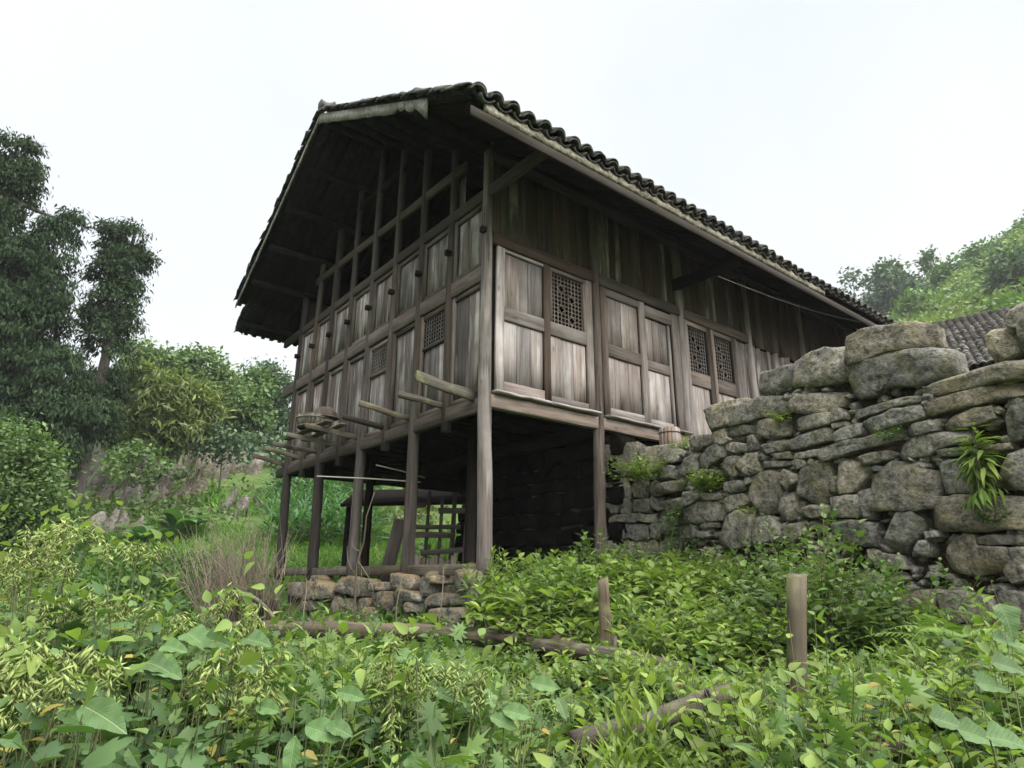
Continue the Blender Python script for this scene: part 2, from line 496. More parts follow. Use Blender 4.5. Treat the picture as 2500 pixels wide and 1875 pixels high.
def under(y):                     # underside of the rafters
    return 5.60 + 0.60 * y if y <= YR else 5.60 + 0.60 * YR - 0.54 * (y - YR)


# ---- posts of the gable wall
corner_base = {0: (0.05, 0.0), 2: (0.0, 1.66), 4: (0.0, 3.36), 6: (0.0, 4.90), 8: (0.0, 6.52)}
for i in range(9):
    y = i * BAY
    top = under(y) - 0.02
    mat = W_POSTGREY if i in (0,) else W_POST
    if i % 2 == 0:
        bx, by = corner_base[i]
        r = 0.088 if i == 0 else 0.082
        pole('post', [(bx, by, -0.16), (bx * 0.6 + rng.normal(0, .008), by + (y - by) * 0.4, 0.9), (0, y, 1.95), (0, y, 3.6), (0, y, top)],
             [r * 1.08, r, r * 0.95, r * 0.82, r * 0.7], mat, house, k=14, rough=0.06)
    else:
        pole('hanging_post', [(0, y, 1.70), (0, y, 3.6), (0, y, top)], [0.066, 0.066, 0.052], W_POST, house, k=12)
# ---- rails of the gable wall
beam('floor_beam', (0, -0.05, 1.90), (0, LG + 0.55, 1.92), 0.085, 0.18, W_POST, house, seg=8)
beam('middle_rail', (0, -0.02, 3.655), (0, LG + 0.75, 3.69), 0.075, 0.22, W_LINTEL, house, seg=8)
beam('top_rail', (0, -1.22, 4.79), (0, LG + 1.05, 4.91), 0.075, 0.17, W_POST, house, seg=8)
beam('tie_beam', (0, 0.55, 5.53), (0, 6.1, 5.83), 0.06, 0.15, W_POST, house, seg=6)
beam('tie_beam', (0, 2.42, 6.56), (0, 4.3, 6.66), 0.055, 0.14, W_LOFT, house)
for i in range(9):
    y = i * BAY
    beam('tenon', (-0.12, y - 0.02, 4.22 + 0.012 * i), (0.06, y - 0.02, 4.22 + 0.012 * i), 0.07, 0.085, W_DARK, house)


# ---- framed panels of the gable wall
def gable_panel(i, z0, z1, kind, label=None):
    y0, y1 = i * BAY + 0.055, (i + 1) * BAY - 0.055
    a = Acc(); a.box((0.045, y0, z0), (0.06, y1, 3.0 if kind == 'lattice' else z1))
    p = obj('wall_panel', a.mesh('panel_back'), W_DARK, house)
    if label: p['label'] = label
    sw = 0.075
    xf = 0.012
    for ys in (y0 + sw / 2, y1 - sw / 2):
        beam('stile', (xf, ys, z0 + 0.002), (xf, ys, z1 - 0.002), 0.045, sw, W_GFRAME, p, up=(0, 1, 0), jit=0.002)
    for zz in (z0 + 0.04, z1 - 0.04):
        beam('panel_rail', (xf + 0.002, y0 + sw, zz), (xf + 0.002, y1 - sw, zz), 0.045, 0.075, W_GFRAME, p, jit=0.002)
    ya, yb = y0 + sw, y1 - sw
    za, zb = z0 + 0.075, z1 - 0.075
    top = zb
    if kind == 'lattice':
        top = 3.02
        beam('panel_rail', (xf + 0.002, ya, top), (xf + 0.002, yb, top), 0.045, 0.06, W_GFRAME, p, jit=0.002)
        lattice(p, 'gable', ya, yb, top + 0.03, zb)
        top -= 0.03
    n = random.choice([2, 3, 3])
    cuts = np.sort(np.clip(np.linspace(0, 1, n + 1) + np.r_[0, rng.normal(0, 0.06, n - 1), 0], 0, 1))
    for k in range(n):
        c0, c1 = ya + (yb - ya) * cuts[k], ya + (yb - ya) * cuts[k + 1]
        ym = (c0 + c1) / 2
        x = 0.034 + rng.normal(0, 0.003)
        beam('plank', (x, ym, za + 0.002), (x, ym, top - 0.002), 0.018, c1 - c0 - 0.006, W_GABLE, p, up=(0, 1, 0), jit=0.0015, bev=0.004)
    return p


def lattice(parent, side, a0, a1, z0, z1, step=0.064):
    """window screen of thin bars; side gable: runs along y at x=0.02, front: along x at y=0.02"""
    ac = Acc()
    t = 0.0042
    d0, d1 = 0.012, 0.026

    def bar(p0, p1):
        (u0, w0), (u1, w1) = p0, p1
        L = math.hypot(u1 - u0, w1 - w0)
        nx, nz = -(w1 - w0) / L * t, (u1 - u0) / L * t
        q = [(u0 + nx, w0 + nz), (u1 + nx, w1 + nz), (u1 - nx, w1 - nz), (u0 - nx, w0 - nz)]
        V = []
        for d in (d0, d1):
            for (u, w) in q:
                V.append((d, u, w) if side == 'gable' else (u, d, w))
        ac.add(V, [(0, 1, 2, 3), (7, 6, 5, 4), (0, 4, 5, 1), (1, 5, 6, 2), (2, 6, 7, 3), (3, 7, 4, 0)])
    nu = max(3, round((a1 - a0) / step)); nw = max(3, round((z1 - z0) / step))
    du, dw = (a1 - a0) / nu, (z1 - z0) / nw
    motif = []
    if side == 'front':
        for cu, cw in ((nu * 0.36, nw * 0.74), (nu * 0.66, nw * 0.60), (nu * 0.36, nw * 0.30), (nu * 0.68, nw * 0.20)):
            motif.append((round(cu), round(cw)))
    gone = set()
    for (cu, cw) in motif:
        gone.add(('h', cu, cw)); gone.add(('h', cu - 1, cw)); gone.add(('v', cu, cw)); gone.add(('v', cu, cw - 1))
    for j in range(0, nw + 1):
        for i in range(nu):
            if ('h', i, j) not in gone: bar((a0 + i * du, z0 + j * dw), (a0 + (i + 1) * du, z0 + j * dw))
    for i in range(0, nu + 1):
        for j in range(nw):
            if ('v', i, j) not in gone: bar((a0 + i * du, z0 + j * dw), (a0 + i * du, z0 + (j + 1) * dw))
    for (cu, cw) in motif:
        u, w = a0 + cu * du, z0 + cw * dw
        for sx, sz in ((1, 1), (1, -1), (-1, 1), (-1, -1)):
            bar((u + sx * du, w), (u, w + sz * dw))
    return obj('lattice', ac.mesh('lattice'), W_FRAME, parent)


for i in range(8):
    gable_panel(i, 3.775, 4.72 + 0.013 * i, 'plain')
    gable_panel(i, 2.0, 3.545, 'lattice' if i in (1, 3) else 'plain',
                'panel with square lattice window' if i in (1, 3) else None)
# loose boards left in the open loft
for y, z0, z1, w in ((0.42, 4.98, 5.50, 0.14), (0.60, 4.98, 5.47, 0.15)):
    beam('loft_board', (0.10, y + .35, z0), (0.10, y + .35, z1), 0.018, w, W_GABLE, house, up=(0, 1, 0), jit=0.002)

# ---- front wall
FX = [1.97, 3.98, 6.02, 8.05, 10.1]
pole('post', [(1.90, 0.0, -0.1), (1.92, 0, 1.0), (1.955, 0, 2.1), (1.97, 0, 3.8), (1.97, 0, 5.45)], [0.085, 0.08, 0.074, 0.066, 0.06], W_POSTGREY, house, k=14)
for fx in FX[1:]:
    pole('post', [(fx, 0, 1.46), (fx, 0, 3.6), (fx, 0, 5.45)], [0.085, 0.078, 0.066], W_FRAME, house, k=14)
beam('front_beam', (0.06, 0, 1.945), (4.4, 0, 1.955), 0.10, 0.17, W_FRAME, house, up=(0, 0, 1), seg=6)
for x0, x1 in ((0.09, 1.88), (2.04, 3.92)):
    n = 2
    for k in range(n):
        a, b_ = x0 + (x1 - x0) * k / n, x0 + (x1 - x0) * (k + 1) / n - 0.004
        beam('ledge_board', (a, -0.07, 2.055 + 0.005 * k), (b_, -0.07, 2.06 + 0.004 * k), 0.13, 0.035, W_PANEL, house, seg=5, jit=0.006)
for x0, x1 in ((0.07, 1.90), (2.03, 3.91), (4.05, 5.95)):
    beam('lintel', (x0, -0.015, 4.15), (x1, -0.015, 4.155), 0.09, 0.17, W_LINTEL, house, seg=5)
beam('wall_plate', (0.02, -0.02, 5.42), (HX1, -0.02, 5.42), 0.09, 0.13, W_POST, house, seg=8)
# upper boarding under the eaves
x = 0.10
while x < 5.9:
    w = random.uniform(0.10, 0.19)
    if abs(x + w / 2 - 1.97) < 0.12 or abs(x + w / 2 - 3.98) < 0.12:
        x += w
        continue
    beam('upper_board', (x + w / 2, 0.035 + rng.normal(0, 0.004), 4.24), (x + w / 2, 0.035 + rng.normal(0, 0.004), 5.37), w - 0.007, 0.02, W_LINTEL if random.random() < .75 else W_GABLE, house, up=(0, 1, 0), jit=0.002, bev=0.004)
    x += w


def hrail(p, x0, x1, z, h, y=-0.012, m=None):
    return beam('panel_rail', (x0, y, z), (x1, y, z), 0.045, h, m or W_FRAME, p, jit=0.002)


def stile(p, x, w, z0, z1, y=-0.014, m=None):
    return beam('stile', (x, y, z0), (x, y, z1), w, 0.05, m or W_FRAME, p, up=(0, 1, 0), jit=0.002)


def planks(p, x0, x1, z0, z1, n, y=0.010, m=None):
    cuts = np.linspace(0, 1, n + 1) + np.r_[0, rng.normal(0, 0.035, n - 1), 0]
    for k in range(n):
        a, b_ = x0 + (x1 - x0) * cuts[k], x0 + (x1 - x0) * cuts[k + 1]
        yy = y + rng.normal(0, 0.002)
        beam('plank', ((a + b_) / 2, yy, z0), ((a + b_) / 2, yy, z1), b_ - a - 0.005, 0.018, m or W_PANEL, p, up=(0, 1, 0), jit=0.0012, bev=0.004)


def backing(name, x0, x1, z0, z1, label=None):
    a = Acc(); a.box((x0, 0.024, z0), (x1, 0.036, z1))
    o = obj(name, a.mesh(name), W_DARK, house)
    if label: o['label'] = label
    return o


# bay 1: solid panel and lattice window
p = backing('wall_panel', 0.08, 1.0, 2.08, 4.06)
stile(p, 0.205, 0.13, 2.085, 4.06, m=W_PANEL)
stile(p, 1.0, 0.115, 2.085, 4.06, y=-0.017, m=W_LINTEL)
hrail(p, 0.272, 0.94, 4.035, 0.05); hrail(p, 0.272, 0.94, 3.145, 0.19, m=W_PANEL); hrail(p, 0.272, 0.94, 2.16, 0.14, m=W_PANEL)
planks(p, 0.272, 0.94, 3.245, 4.005, 3); planks(p, 0.272, 0.94, 2.235, 3.045, 3)
a = Acc(); a.box((1.0, 0.024, 2.08), (1.90, 0.036, 3.2))
p = obj('window_panel', a.mesh('window_panel'), W_DARK, house); p['label'] = 'panel with patterned lattice window'
stile(p, 1.81, 0.13, 2.085, 4.06, m=W_PANEL)
stile(p, 1.085, 0.045, 3.2, 4.0, y=-0.005); stile(p, 1.725, 0.036, 3.2, 4.0, y=-0.005)
hrail(p, 1.06, 1.74, 4.03, 0.06); hrail(p, 1.06, 1.74, 3.14, 0.20, m=W_PANEL); hrail(p, 1.06, 1.74, 2.14, 0.10, m=W_PANEL)
planks(p, 1.06, 1.74, 2.195, 3.035, 3)
lattice(p, 'front', 1.11, 1.705, 3.245, 3.995)
# bay 2: panel and plank door
p = backing('wall_panel', 2.03, 2.97, 2.08, 4.06)
stile(p, 2.115, 0.12, 2.085, 4.06, m=W_LINTEL)
stile(p, 2.97, 0.14, 2.085, 4.06, y=-0.017)
hrail(p, 2.178, 2.898, 4.0, 0.12); hrail(p, 2.178, 2.898, 3.085, 0.19); hrail(p, 2.178, 2.898, 2.15, 0.12)
planks(p, 2.178, 2.898, 3.185, 3.94, 4); planks(p, 2.178, 2.898, 2.215, 2.985, 3)
door = backing('door', 3.04, 3.70, 2.08, 3.86, 'plank door with a middle rail')
hrail(door, 3.045, 3.70, 3.94, 0.19, y=-0.02)
hrail(door, 3.06, 3.60, 3.05, 0.16, y=0.0); hrail(door, 3.06, 3.60, 2.14, 0.10, y=0.0)
stile(door, 3.635, 0.055, 2.085, 3.83, y=-0.002)
planks(door, 3.06, 3.60, 3.135, 3.83, 3, y=0.014); planks(door, 3.06, 3.60, 2.195, 2.965, 3, y=0.014)
stile(door, 3.79, 0.17, 2.085, 4.06, y=-0.02)
# bay 3: two lattice windows in the deep shade of the eaves
for x0, x1 in ((4.06, 4.76), (4.80, 5.50)):
    a = Acc(); a.box((x0, 0.024, 1.75), (x1, 0.036, 3.1))
    p = obj('window_panel', a.mesh('window_panel'), W_DARK, house); p['label'] = 'lattice window panel in the shade of the eaves'
    stile(p, x0 + 0.035, 0.07, 1.76, 4.06); stile(p, x1 - 0.05, 0.10, 1.76, 4.06, m=W_LINTEL)
    hrail(p, x0 + 0.07, x1 - 0.1, 4.02, 0.08); hrail(p, x0 + 0.07, x1 - 0.1, 3.06, 0.24); hrail(p, x0 + 0.07, x1 - 0.1, 1.84, 0.14)
    planks(p, x0 + 0.075, x1 - 0.105, 1.915, 2.935, 3)
    lattice(p, 'front', x0 + 0.085, x1 - 0.115, 3.19, 3.975)
p = backing('wall_panel', 5.52, HX1, 1.75, 4.06)
planks(p, 5.56, 10.7, 1.78, 4.05, 30, m=W_GABLE)
stile(p, 5.53, 0.07, 1.76, 4.06); stile(p, 6.65, 0.1, 1.76, 4.06)
p = backing('wall_panel', 5.9, HX1, 4.07, 5.36)
planks(p, 5.92, 10.7, 4.1, 5.36, 28, m=W_LINTEL)

# ---- inside: rear wall, end wall, floor; partition and loft floor added to keep light out
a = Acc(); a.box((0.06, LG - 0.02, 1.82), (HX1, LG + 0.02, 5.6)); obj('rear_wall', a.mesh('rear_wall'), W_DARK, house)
for nm, xx, zb in (('end_wall', HX1, 1.7), ('added_partition', 3.98, 2.2)):
    pr = [(0.06, zb), (LG - 0.03, zb), (LG - 0.03, under(LG) - 0.02), (YR, under(YR) - 0.02), (0.06, under(0.06) - 0.02)]
    me = bpy.data.meshes.new(nm)
    me.from_pydata([(xx, y_, z_) for y_, z_ in pr] + [(xx + 0.04, y_, z_) for y_, z_ in pr], [], [(4, 3, 2, 1, 0), (5, 6, 7, 8, 9)] + [(k, (k + 1) % 5, 5 + (k + 1) % 5, 5 + k) for k in range(5)])
    obj(nm, me, W_DARK, house)
a = Acc(); a.box((0.07, 0.06, 4.30), (3.97, LG - 0.03, 4.33)); obj('added_loft_floor', a.mesh('added_loft_floor'), W_DARK, house)
# floor boards and joists (their ends stick out of the gable)
y = 0.05
while y < LG - 0.1:
    w = random.uniform(0.2, 0.3)
    w = min(w, LG - 0.03 - y)
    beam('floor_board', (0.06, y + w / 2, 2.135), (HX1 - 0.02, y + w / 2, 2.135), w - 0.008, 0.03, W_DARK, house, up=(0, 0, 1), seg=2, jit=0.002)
    y += w
stick = {0: (-0.86, 2.12, W_STICK), 1: (-0.70, 2.08, W_STICK), 2: (-0.80, 2.14, W_STICK), 3: (-0.70, 2.12, W_STICK), 4: (-0.90, 2.13, W_STICK),
         5: (-0.92, 2.11, W_STICK), 6: (-0.84, 2.11, W_STICK), 7: (-0.74, 2.16, W_STICK), 8: (-0.68, 2.16, W_STICK)}
for i, (xo, zo, m) in stick.items():
    y = i * BAY + (0.06 if i == 0 else 0.0) + (0.09 if i % 2 == 0 else 0.02)
    if i == 3:
        pole('joist_end', [(xo, y, zo), (-0.02, y, 2.05)], [0.04, 0.047], W_POST, house, k=10)
    else:
        beam('joist_end', (xo, y, zo), (0.0, y, 2.03 + (0.02 if i else -.03)), 0.042, 0.08 if i else 0.13, m, house, jit=0.006, seg=4)
for i in range(1, 16):
    y = i * LG / 16 + 0.04
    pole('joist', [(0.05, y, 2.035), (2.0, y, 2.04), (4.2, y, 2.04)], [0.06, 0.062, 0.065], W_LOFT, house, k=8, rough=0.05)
beam('cross_beam', (1.97, 0.02, 1.87), (1.97, LG + 0.1, 1.89), 0.09, 0.18, W_LOFT, house)
for y in (2 * BAY, 6 * BAY):
    pole('post', [(1.0, y, -0.25), (1.0, y, 0.9), (1.0, y, 1.98)], [0.085, 0.08, 0.075], W_DARK, house)
beam('cross_beam', (0.05, 6 * BAY, 1.90), (1.97, 6 * BAY, 1.90), 0.08, 0.14, W_LOFT, house)
# ground sill between the stilts
for (y0, y1) in ((-0.02, 1.58), (1.74, 3.27), (3.45, 4.82), (4.98, 6.45)):
    beam('ground_sill', (0.02, y0, -0.005), (0.0, y1, -0.015 - 0.002 * y1), 0.09, 0.13, W_FENCE, house, seg=4, jit=0.006)

# ================================================================== roof
XO = -1.23
CE, SE = math.cos(math.atan(0.60)), math.sin(math.atan(0.60))
# purlins with pale cut ends
for i in range(9):
    y = i * BAY
    z = under(y) - 0.085
    pole('purlin', [(-1.12 + rng.normal(0, .03), y, z), (3.9, y, z), (HX1, y, z)], [0.07, 0.075, 0.075], W_LOFT, house, k=10)
pole('purlin', [(-1.10, -1.12, under(-1.12) - 0.07), (4, -1.12, under(-1.12) - 0.07), (HX1 + .3, -1.12, under(-1.12) - 0.07)], [0.065, 0.07, 0.07], W_LOFT, house, k=10)
pole('purlin', [(-0.95, LG + 1.05, under(LG + 1.05) - 0.07), (4, LG + 1.05, under(LG + 1.05) - 0.07), (HX1, LG + 1.05, under(LG + 1.05) - 0.07)], [0.065, 0.07, 0.07], W_LOFT, house, k=10)
beam('bracket', (3.92, -1.22, 4.62), (3.92, 0.2, 4.66), 0.09, 0.2, W_LOFT, house)
roof = empty('roof', (0, YR, 7.7), parent=house)


def slope_frame(E, X, S):
    """matrix with origin E, x along the eaves, y up the slope, z out of it"""
    X = Vector(X).normalized(); S = Vector(S).normalized(); N = X.cross(S).normalized()
    return Matrix(((X.x, S.x, N.x, E[0]), (X.y, S.y, N.y, E[1]), (X.z, S.z, N.z, E[2]), (0, 0, 0, 1)))


def cover_tile_mesh(r=0.100, L=0.2, th=0.014, a0=12, flip=False):
    k = 8
    ang = np.radians(np.linspace(a0, 180 - a0, k))
    V = []
    for s, yy in ((0, 0.0), (1, L)):
        rr = r * (1 - 0.06 * s)
        for q in (rr, rr - th):
            for t in ang:
                V.append((math.cos(t) * q, yy, (math.sin(t) * q - r * math.sin(math.radians(a0))) * (-1 if flip else 1)))
    F = []
    for j in range(k - 1):
        F += [(j, j + 1, 2 * k + j + 1, 2 * k + j), (k + j + 1, k + j, 3 * k + j, 3 * k + j + 1), (j + 1, j, k + j, k + j + 1), (2 * k + j, 2 * k + j + 1, 3 * k + j + 1, 3 * k + j)]
    F += [(0, 2 * k, 3 * k, k), (k - 1, 2 * k - 1, 4 * k - 1, 3 * k - 1)]
    return mesh_np('tile', V, np.array(F))


TILE_UP = cover_tile_mesh()
TILE_DN = cover_tile_mesh(r=0.115, L=0.2, a0=28, flip=True)
TILE_UP.materials.append(M_TILE); TILE_DN.materials.append(M_TILE)


def tile_field(M, nx, px, ny, py, parent, z0=0.03, sag=0.02):
    """the mass of overlapping tiles: alternating covers and channels, stepped row by row"""
    kx = 10
    us, hs = [], []
    for c in range(nx):
        for j in range(kx):
            t = j / kx
            us.append((c + t) * px)
            d = (t - 0.5) * px
            rt_ = 0.43 * px
            hs.append(math.sqrt(max(0, rt_ ** 2 - d * d)) * 0.95 if abs(d) < rt_ * 0.95 else 0.008)
    us, hs = np.array(us), np.array(hs)
    rows = []
    for r in range(ny):
        for (dy, dz) in ((0.0, 0.026), (py * 0.96, 0.006)):
            rows.append((r * py + dy, dz))
    V = np.zeros((len(rows), len(us), 3))
    for i, (yy, dz) in enumerate(rows):
        jz = rng.normal(0, 0.004, nx).repeat(kx)
        jy = rng.normal(0, 0.006, nx).repeat(kx)
        V[i, :, 0] = us
        V[i, :, 1] = yy + jy
        V[i, :, 2] = z0 + hs + dz + jz
    n, k = len(rows), len(us)
    i = np.arange(n - 1)[:, None] * k; j = np.arange(k - 1)[None, :]
    F = np.stack([i + j, i + j + 1, i + k + j + 1, i + k + j], -1).reshape(-1, 4)
    o = obj('tile_field', mesh_np('tile_field', V.reshape(-1, 3), F), M_TILE, parent, M)
    return tag(o, kind='stuff')


PX = 0.232
M_LIMED = stone('limed_board', (0.09, 0.088, 0.077), (0.19, 0.187, 0.167), (0.31, 0.307, 0.28), lichen=(0.09, 0.095, 0.06), lich_amt=0.5, bump=0.3)
# front slope
EF = (XO, -1.30, under(-1.30) + 0.02)
MF = slope_frame(EF, (1, 0, 0), (0, 0.60 ** 0 * CE, SE))
LF = (YR + 1.30) / CE
NXF = int((HX1 + 0.4 - XO) / PX)
tile_field(MF, NXF, PX, int(LF / 0.1), LF / int(LF / 0.1), roof)
# rear slope: the upper part, and a last strip that overhangs less
CR, SR = math.cos(math.atan(0.54)), math.sin(math.atan(0.54))
ER = (HX1 + 0.4, 7.40, under(7.40) + 0.02)
MR = slope_frame(ER, (-1, 0, 0), (0, -CR, SR))
LR_ = (7.40 - YR) / CR
tile_field(MR, int((HX1 + 0.4 - XO) / PX), PX, int(LR_ / 0.1), LR_ / int(LR_ / 0.1), roof)
ER2 = (HX1 + 0.4, 8.12, under(8.12) - 0.02)
MR2 = slope_frame(ER2, (-1, 0, 0), (0, -CR, SR))
tile_field(MR2, int((HX1 + 0.4 + 0.98) / PX), PX, 8, 0.105, roof)


def tiles(M, us, vs, zs, me, parent, jit=0.008, rot=3):
    for u, v, z in zip(us, vs, zs):
        T = M @ Matrix.Translation((u + rng.normal(0, jit), v + rng.normal(0, jit), z + abs(rng.normal(0, jit * 0.5)))) @ Matrix.Rotation(R(rng.normal(0, rot)), 4, 'Z') @ Matrix.Rotation(R(rng.normal(0, rot)), 4, 'X') @ Matrix.Rotation(R(rng.normal(0, rot)), 4, 'Y')
        obj('tile', me, None, parent, T)


# eave ends: two stacked covers and the channel tile between them
cen = (np.arange(NXF) + 0.5) * PX
tiles(MF, cen, np.full(NXF, -0.035), np.full(NXF, 0.065), TILE_UP, roof)
tiles(MF, cen[:26], np.full(26, -0.012), np.full(26, 0.095), TILE_UP, roof)
tiles(MF, cen[:-1] + PX / 2, np.full(NXF - 1, -0.03), np.full(NXF - 1, 0.058), TILE_DN, roof)
# verge tiles of both slopes
vv = np.arange(0.02, LF - 0.1, 0.105)
tiles(MF, np.full(len(vv), 0.03), vv, np.full(len(vv), 0.05), TILE_UP, roof, jit=0.012, rot=5)
vv = np.arange(0.0, LR_ - 0.1, 0.105)
uv = (HX1 + 0.4 - XO) - 0.03
tiles(MR, np.full(len(vv), uv), vv, np.full(len(vv), 0.05), TILE_UP, roof, jit=0.012, rot=5)
vv = np.arange(0.0, 0.8, 0.105)
tiles(MR2, np.full(len(vv), HX1 + 0.4 + 0.96), vv, np.full(len(vv), 0.05), TILE_UP, roof, jit=0.012, rot=5)
# rafters: thin flat boards laid up the slope
x = XO + 0.06
while x < HX1:
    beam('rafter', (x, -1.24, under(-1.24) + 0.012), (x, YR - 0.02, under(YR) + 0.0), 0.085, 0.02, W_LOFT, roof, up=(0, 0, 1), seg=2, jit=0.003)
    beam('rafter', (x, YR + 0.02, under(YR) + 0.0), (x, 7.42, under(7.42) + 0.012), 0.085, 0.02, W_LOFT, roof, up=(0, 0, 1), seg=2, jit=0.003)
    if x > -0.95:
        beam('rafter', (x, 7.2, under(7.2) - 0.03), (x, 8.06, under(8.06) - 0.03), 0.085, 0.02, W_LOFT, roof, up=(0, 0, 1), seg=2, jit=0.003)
    x += 0.185
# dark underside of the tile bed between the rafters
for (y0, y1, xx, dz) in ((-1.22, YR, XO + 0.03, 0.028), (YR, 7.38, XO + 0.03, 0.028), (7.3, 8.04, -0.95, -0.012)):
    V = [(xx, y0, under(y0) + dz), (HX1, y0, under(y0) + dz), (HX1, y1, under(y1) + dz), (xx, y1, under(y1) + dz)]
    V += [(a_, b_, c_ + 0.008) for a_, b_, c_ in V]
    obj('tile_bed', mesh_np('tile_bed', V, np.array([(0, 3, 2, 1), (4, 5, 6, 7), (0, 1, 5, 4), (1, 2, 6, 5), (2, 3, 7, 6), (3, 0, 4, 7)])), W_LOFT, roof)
# eaves: fascia board and the lime bedding under the tiles
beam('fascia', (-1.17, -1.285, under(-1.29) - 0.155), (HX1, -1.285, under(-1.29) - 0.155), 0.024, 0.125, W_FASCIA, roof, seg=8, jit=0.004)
n = 260
xs = np.linspace(-0.98, 6.5, n)
wv = 0.02 * np.cos(xs / PX * 2 * math.pi)
lo = under(-1.29) - 0.075 + rng.normal(0, 0.010, n)
hi = under(-1.29) + 0.035 + wv
d0 = -1.300 + rng.normal(0, 0.004, n)
ring = np.stack([np.stack([xs, d0, lo], 1), np.stack([xs, d0 - 0.008, (lo + hi) / 2], 1), np.stack([xs, d0, hi], 1), np.stack([xs, d0 + 0.05, hi], 1), np.stack([xs, d0 + 0.05, lo], 1)], 1)
obj('lime_bedding', rings_mesh('lime_bedding', ring, False), M_MORTAR, roof)
# barge boards on the gable edge
def barge(y0, y1, h0, h1, x, torn=False, off=0.0):
    n = 40
    ys = np.linspace(y0, y1, n)
    top = np.array([under(y) + 0.03 + off for y in ys])
    hgt = np.linspace(h0, h1, n) + rng.normal(0, 0.006, n)
    if torn:
        w = np.zeros(n)
        m_ = ys < y0 + (0.85 if y1 > y0 else -0.85)
        hgt = np.where(m_, hgt * np.clip(0.75 + 0.35 * np.sin(ys * 41) * np.sin(ys * 17), 0.35, 1.2), hgt)
        hgt[0:3] = (0.30, 0.24, 0.18)
    ring = np.stack([np.stack([np.full(n, x), ys, top], 1), np.stack([np.full(n, x), ys, top - hgt], 1), np.stack([np.full(n, x + 0.02), ys, top - hgt], 1), np.stack([np.full(n, x + 0.02), ys, top], 1)], 1)
    obj('barge_board', rings_mesh('barge_board', ring, False), M_LIMED, roof)
barge(-0.45, YR + 0.02, 0.17, 0.2, XO - 0.012, torn=True)
barge(YR + 0.0, 7.42, 0.10, 0.085, XO - 0.012)
# ridge: a course of upright tiles and its upturned end
ac = Acc()
for k in range(int((HX1 + 1.2) / 0.05)):
    x = XO + 0.10 + k * 0.05
    lean = 0.03
    zt = 7.86 + rng.normal(0, 0.006)
    V = []
    for s in (0, 0.014):
        for (yy, zz) in ((-0.09, 7.68), (0.09, 7.68), (0.085, zt), (-0.085, zt)):
            V.append((x + s + (zz - 7.68) * lean / 0.18 * 4, YR + yy, zz))
    ac.add(V, [(0, 1, 2, 3), (7, 6, 5, 4), (0, 4, 5, 1), (1, 5, 6, 2), (2, 6, 7, 3), (3, 7, 4, 0)])
o = obj('ridge_tiles', ac.mesh('ridge_tiles'), M_TILE, roof); tag(o, kind='stuff')
ring = []
for t in np.linspace(0, 1, 6):
    xx, zz = XO - 0.02 + 0.26 * t, 7.78 + 0.20 * t ** 2.2
    s = 0.11 * (1 - 0.72 * t)
    ring.append([(xx, YR - s, zz - s * 0.5), (xx, YR + s, zz - s * 0.5), (xx - 0.02, YR + s * 0.7, zz + s), (xx - 0.02, YR - s * 0.7, zz + s)])
obj('ridge_end', rings_mesh('ridge_end', np.array(ring), False), M_TILE, roof)
# ================================================================== ground
FWD = np.array([math.sin(YAW), math.cos(YAW)])
RGT = np.array([math.cos(YAW), -math.sin(YAW)])
C2 = np.array([CAM.x, CAM.y])
_D = [-30, -8, 0, 1.5, 3, 4.2, 5.2, 6.2, 7.2, 9, 11, 13, 17, 20, 26, 33, 45, 70, 120, 300, 900]
_Z = [-2.4, -1.9, -1.65, -1.45, -1.15, -0.9, -0.62, -0.36, -0.2, -0.22, -0.32, -0.40, 0.10, 0.8, 2.6, 5.0, 8.0, 14, 22, 40, 60]
_RD = [0, 8, 12, 30, 50, 70, 100, 130, 160, 250, 900]
_RZ = [-1.6, -0.2, 0.6, 6, 14, 23, 40, 57, 64, 70, 70]
_HT = [40, 66, 70, 74, 77.5, 81, 90, 110, 150, 180]
_HE = [0.80, 0.82, 0.84, 0.885, 0.955, 1.02, 1.1, 1.1, 0.7, 0.3]


def ground_h(xy):
    xy = np.atleast_2d(np.asarray(xy, float))
    d = xy - C2
    D = d @ FWD
    L = d @ RGT
    r = np.hypot(d[:, 0], d[:, 1])
    th = np.degrees(np.arctan2(d[:, 0], d[:, 1]))
    z = np.interp(np.where(D > 14, np.maximum(D, r * 0.88), D), _D, _Z)
    zr = np.interp(r, _RD, _RZ) * np.where(r > 20, np.interp(th, _HT, _HE), 1)
    w = smoothstep(46, 64, th) * smoothstep(9, 20, r)
    z = z * (1 - w) + zr * w
    amp = np.interp(r, [0, 6, 15, 40, 150], [0.05, 0.04, 0.18, 0.9, 2.0])
    z = z + vnoise(xy * 0.23, 3, 3) * amp * 0.6 + vnoise(xy * 0.9, 5, 2) * np.minimum(amp, 0.3) * 0.4
    # the ground drops on the near side of the gable sill
    dip = smoothstep(0.05, -0.25, xy[:, 0]) * smoothstep(-1.6, -0.2, xy[:, 1]) * smoothstep(9.0, 6.5, xy[:, 1])
    z = z - 0.58 * dip * smoothstep(-9, -5, xy[:, 0])
    # a low bank across the meadow on the left
    th_w = smoothstep(18, 12, th)
    z = z + 0.35 * th_w * np.exp(-((D - 14.5) / 1.4) ** 2)
    return z


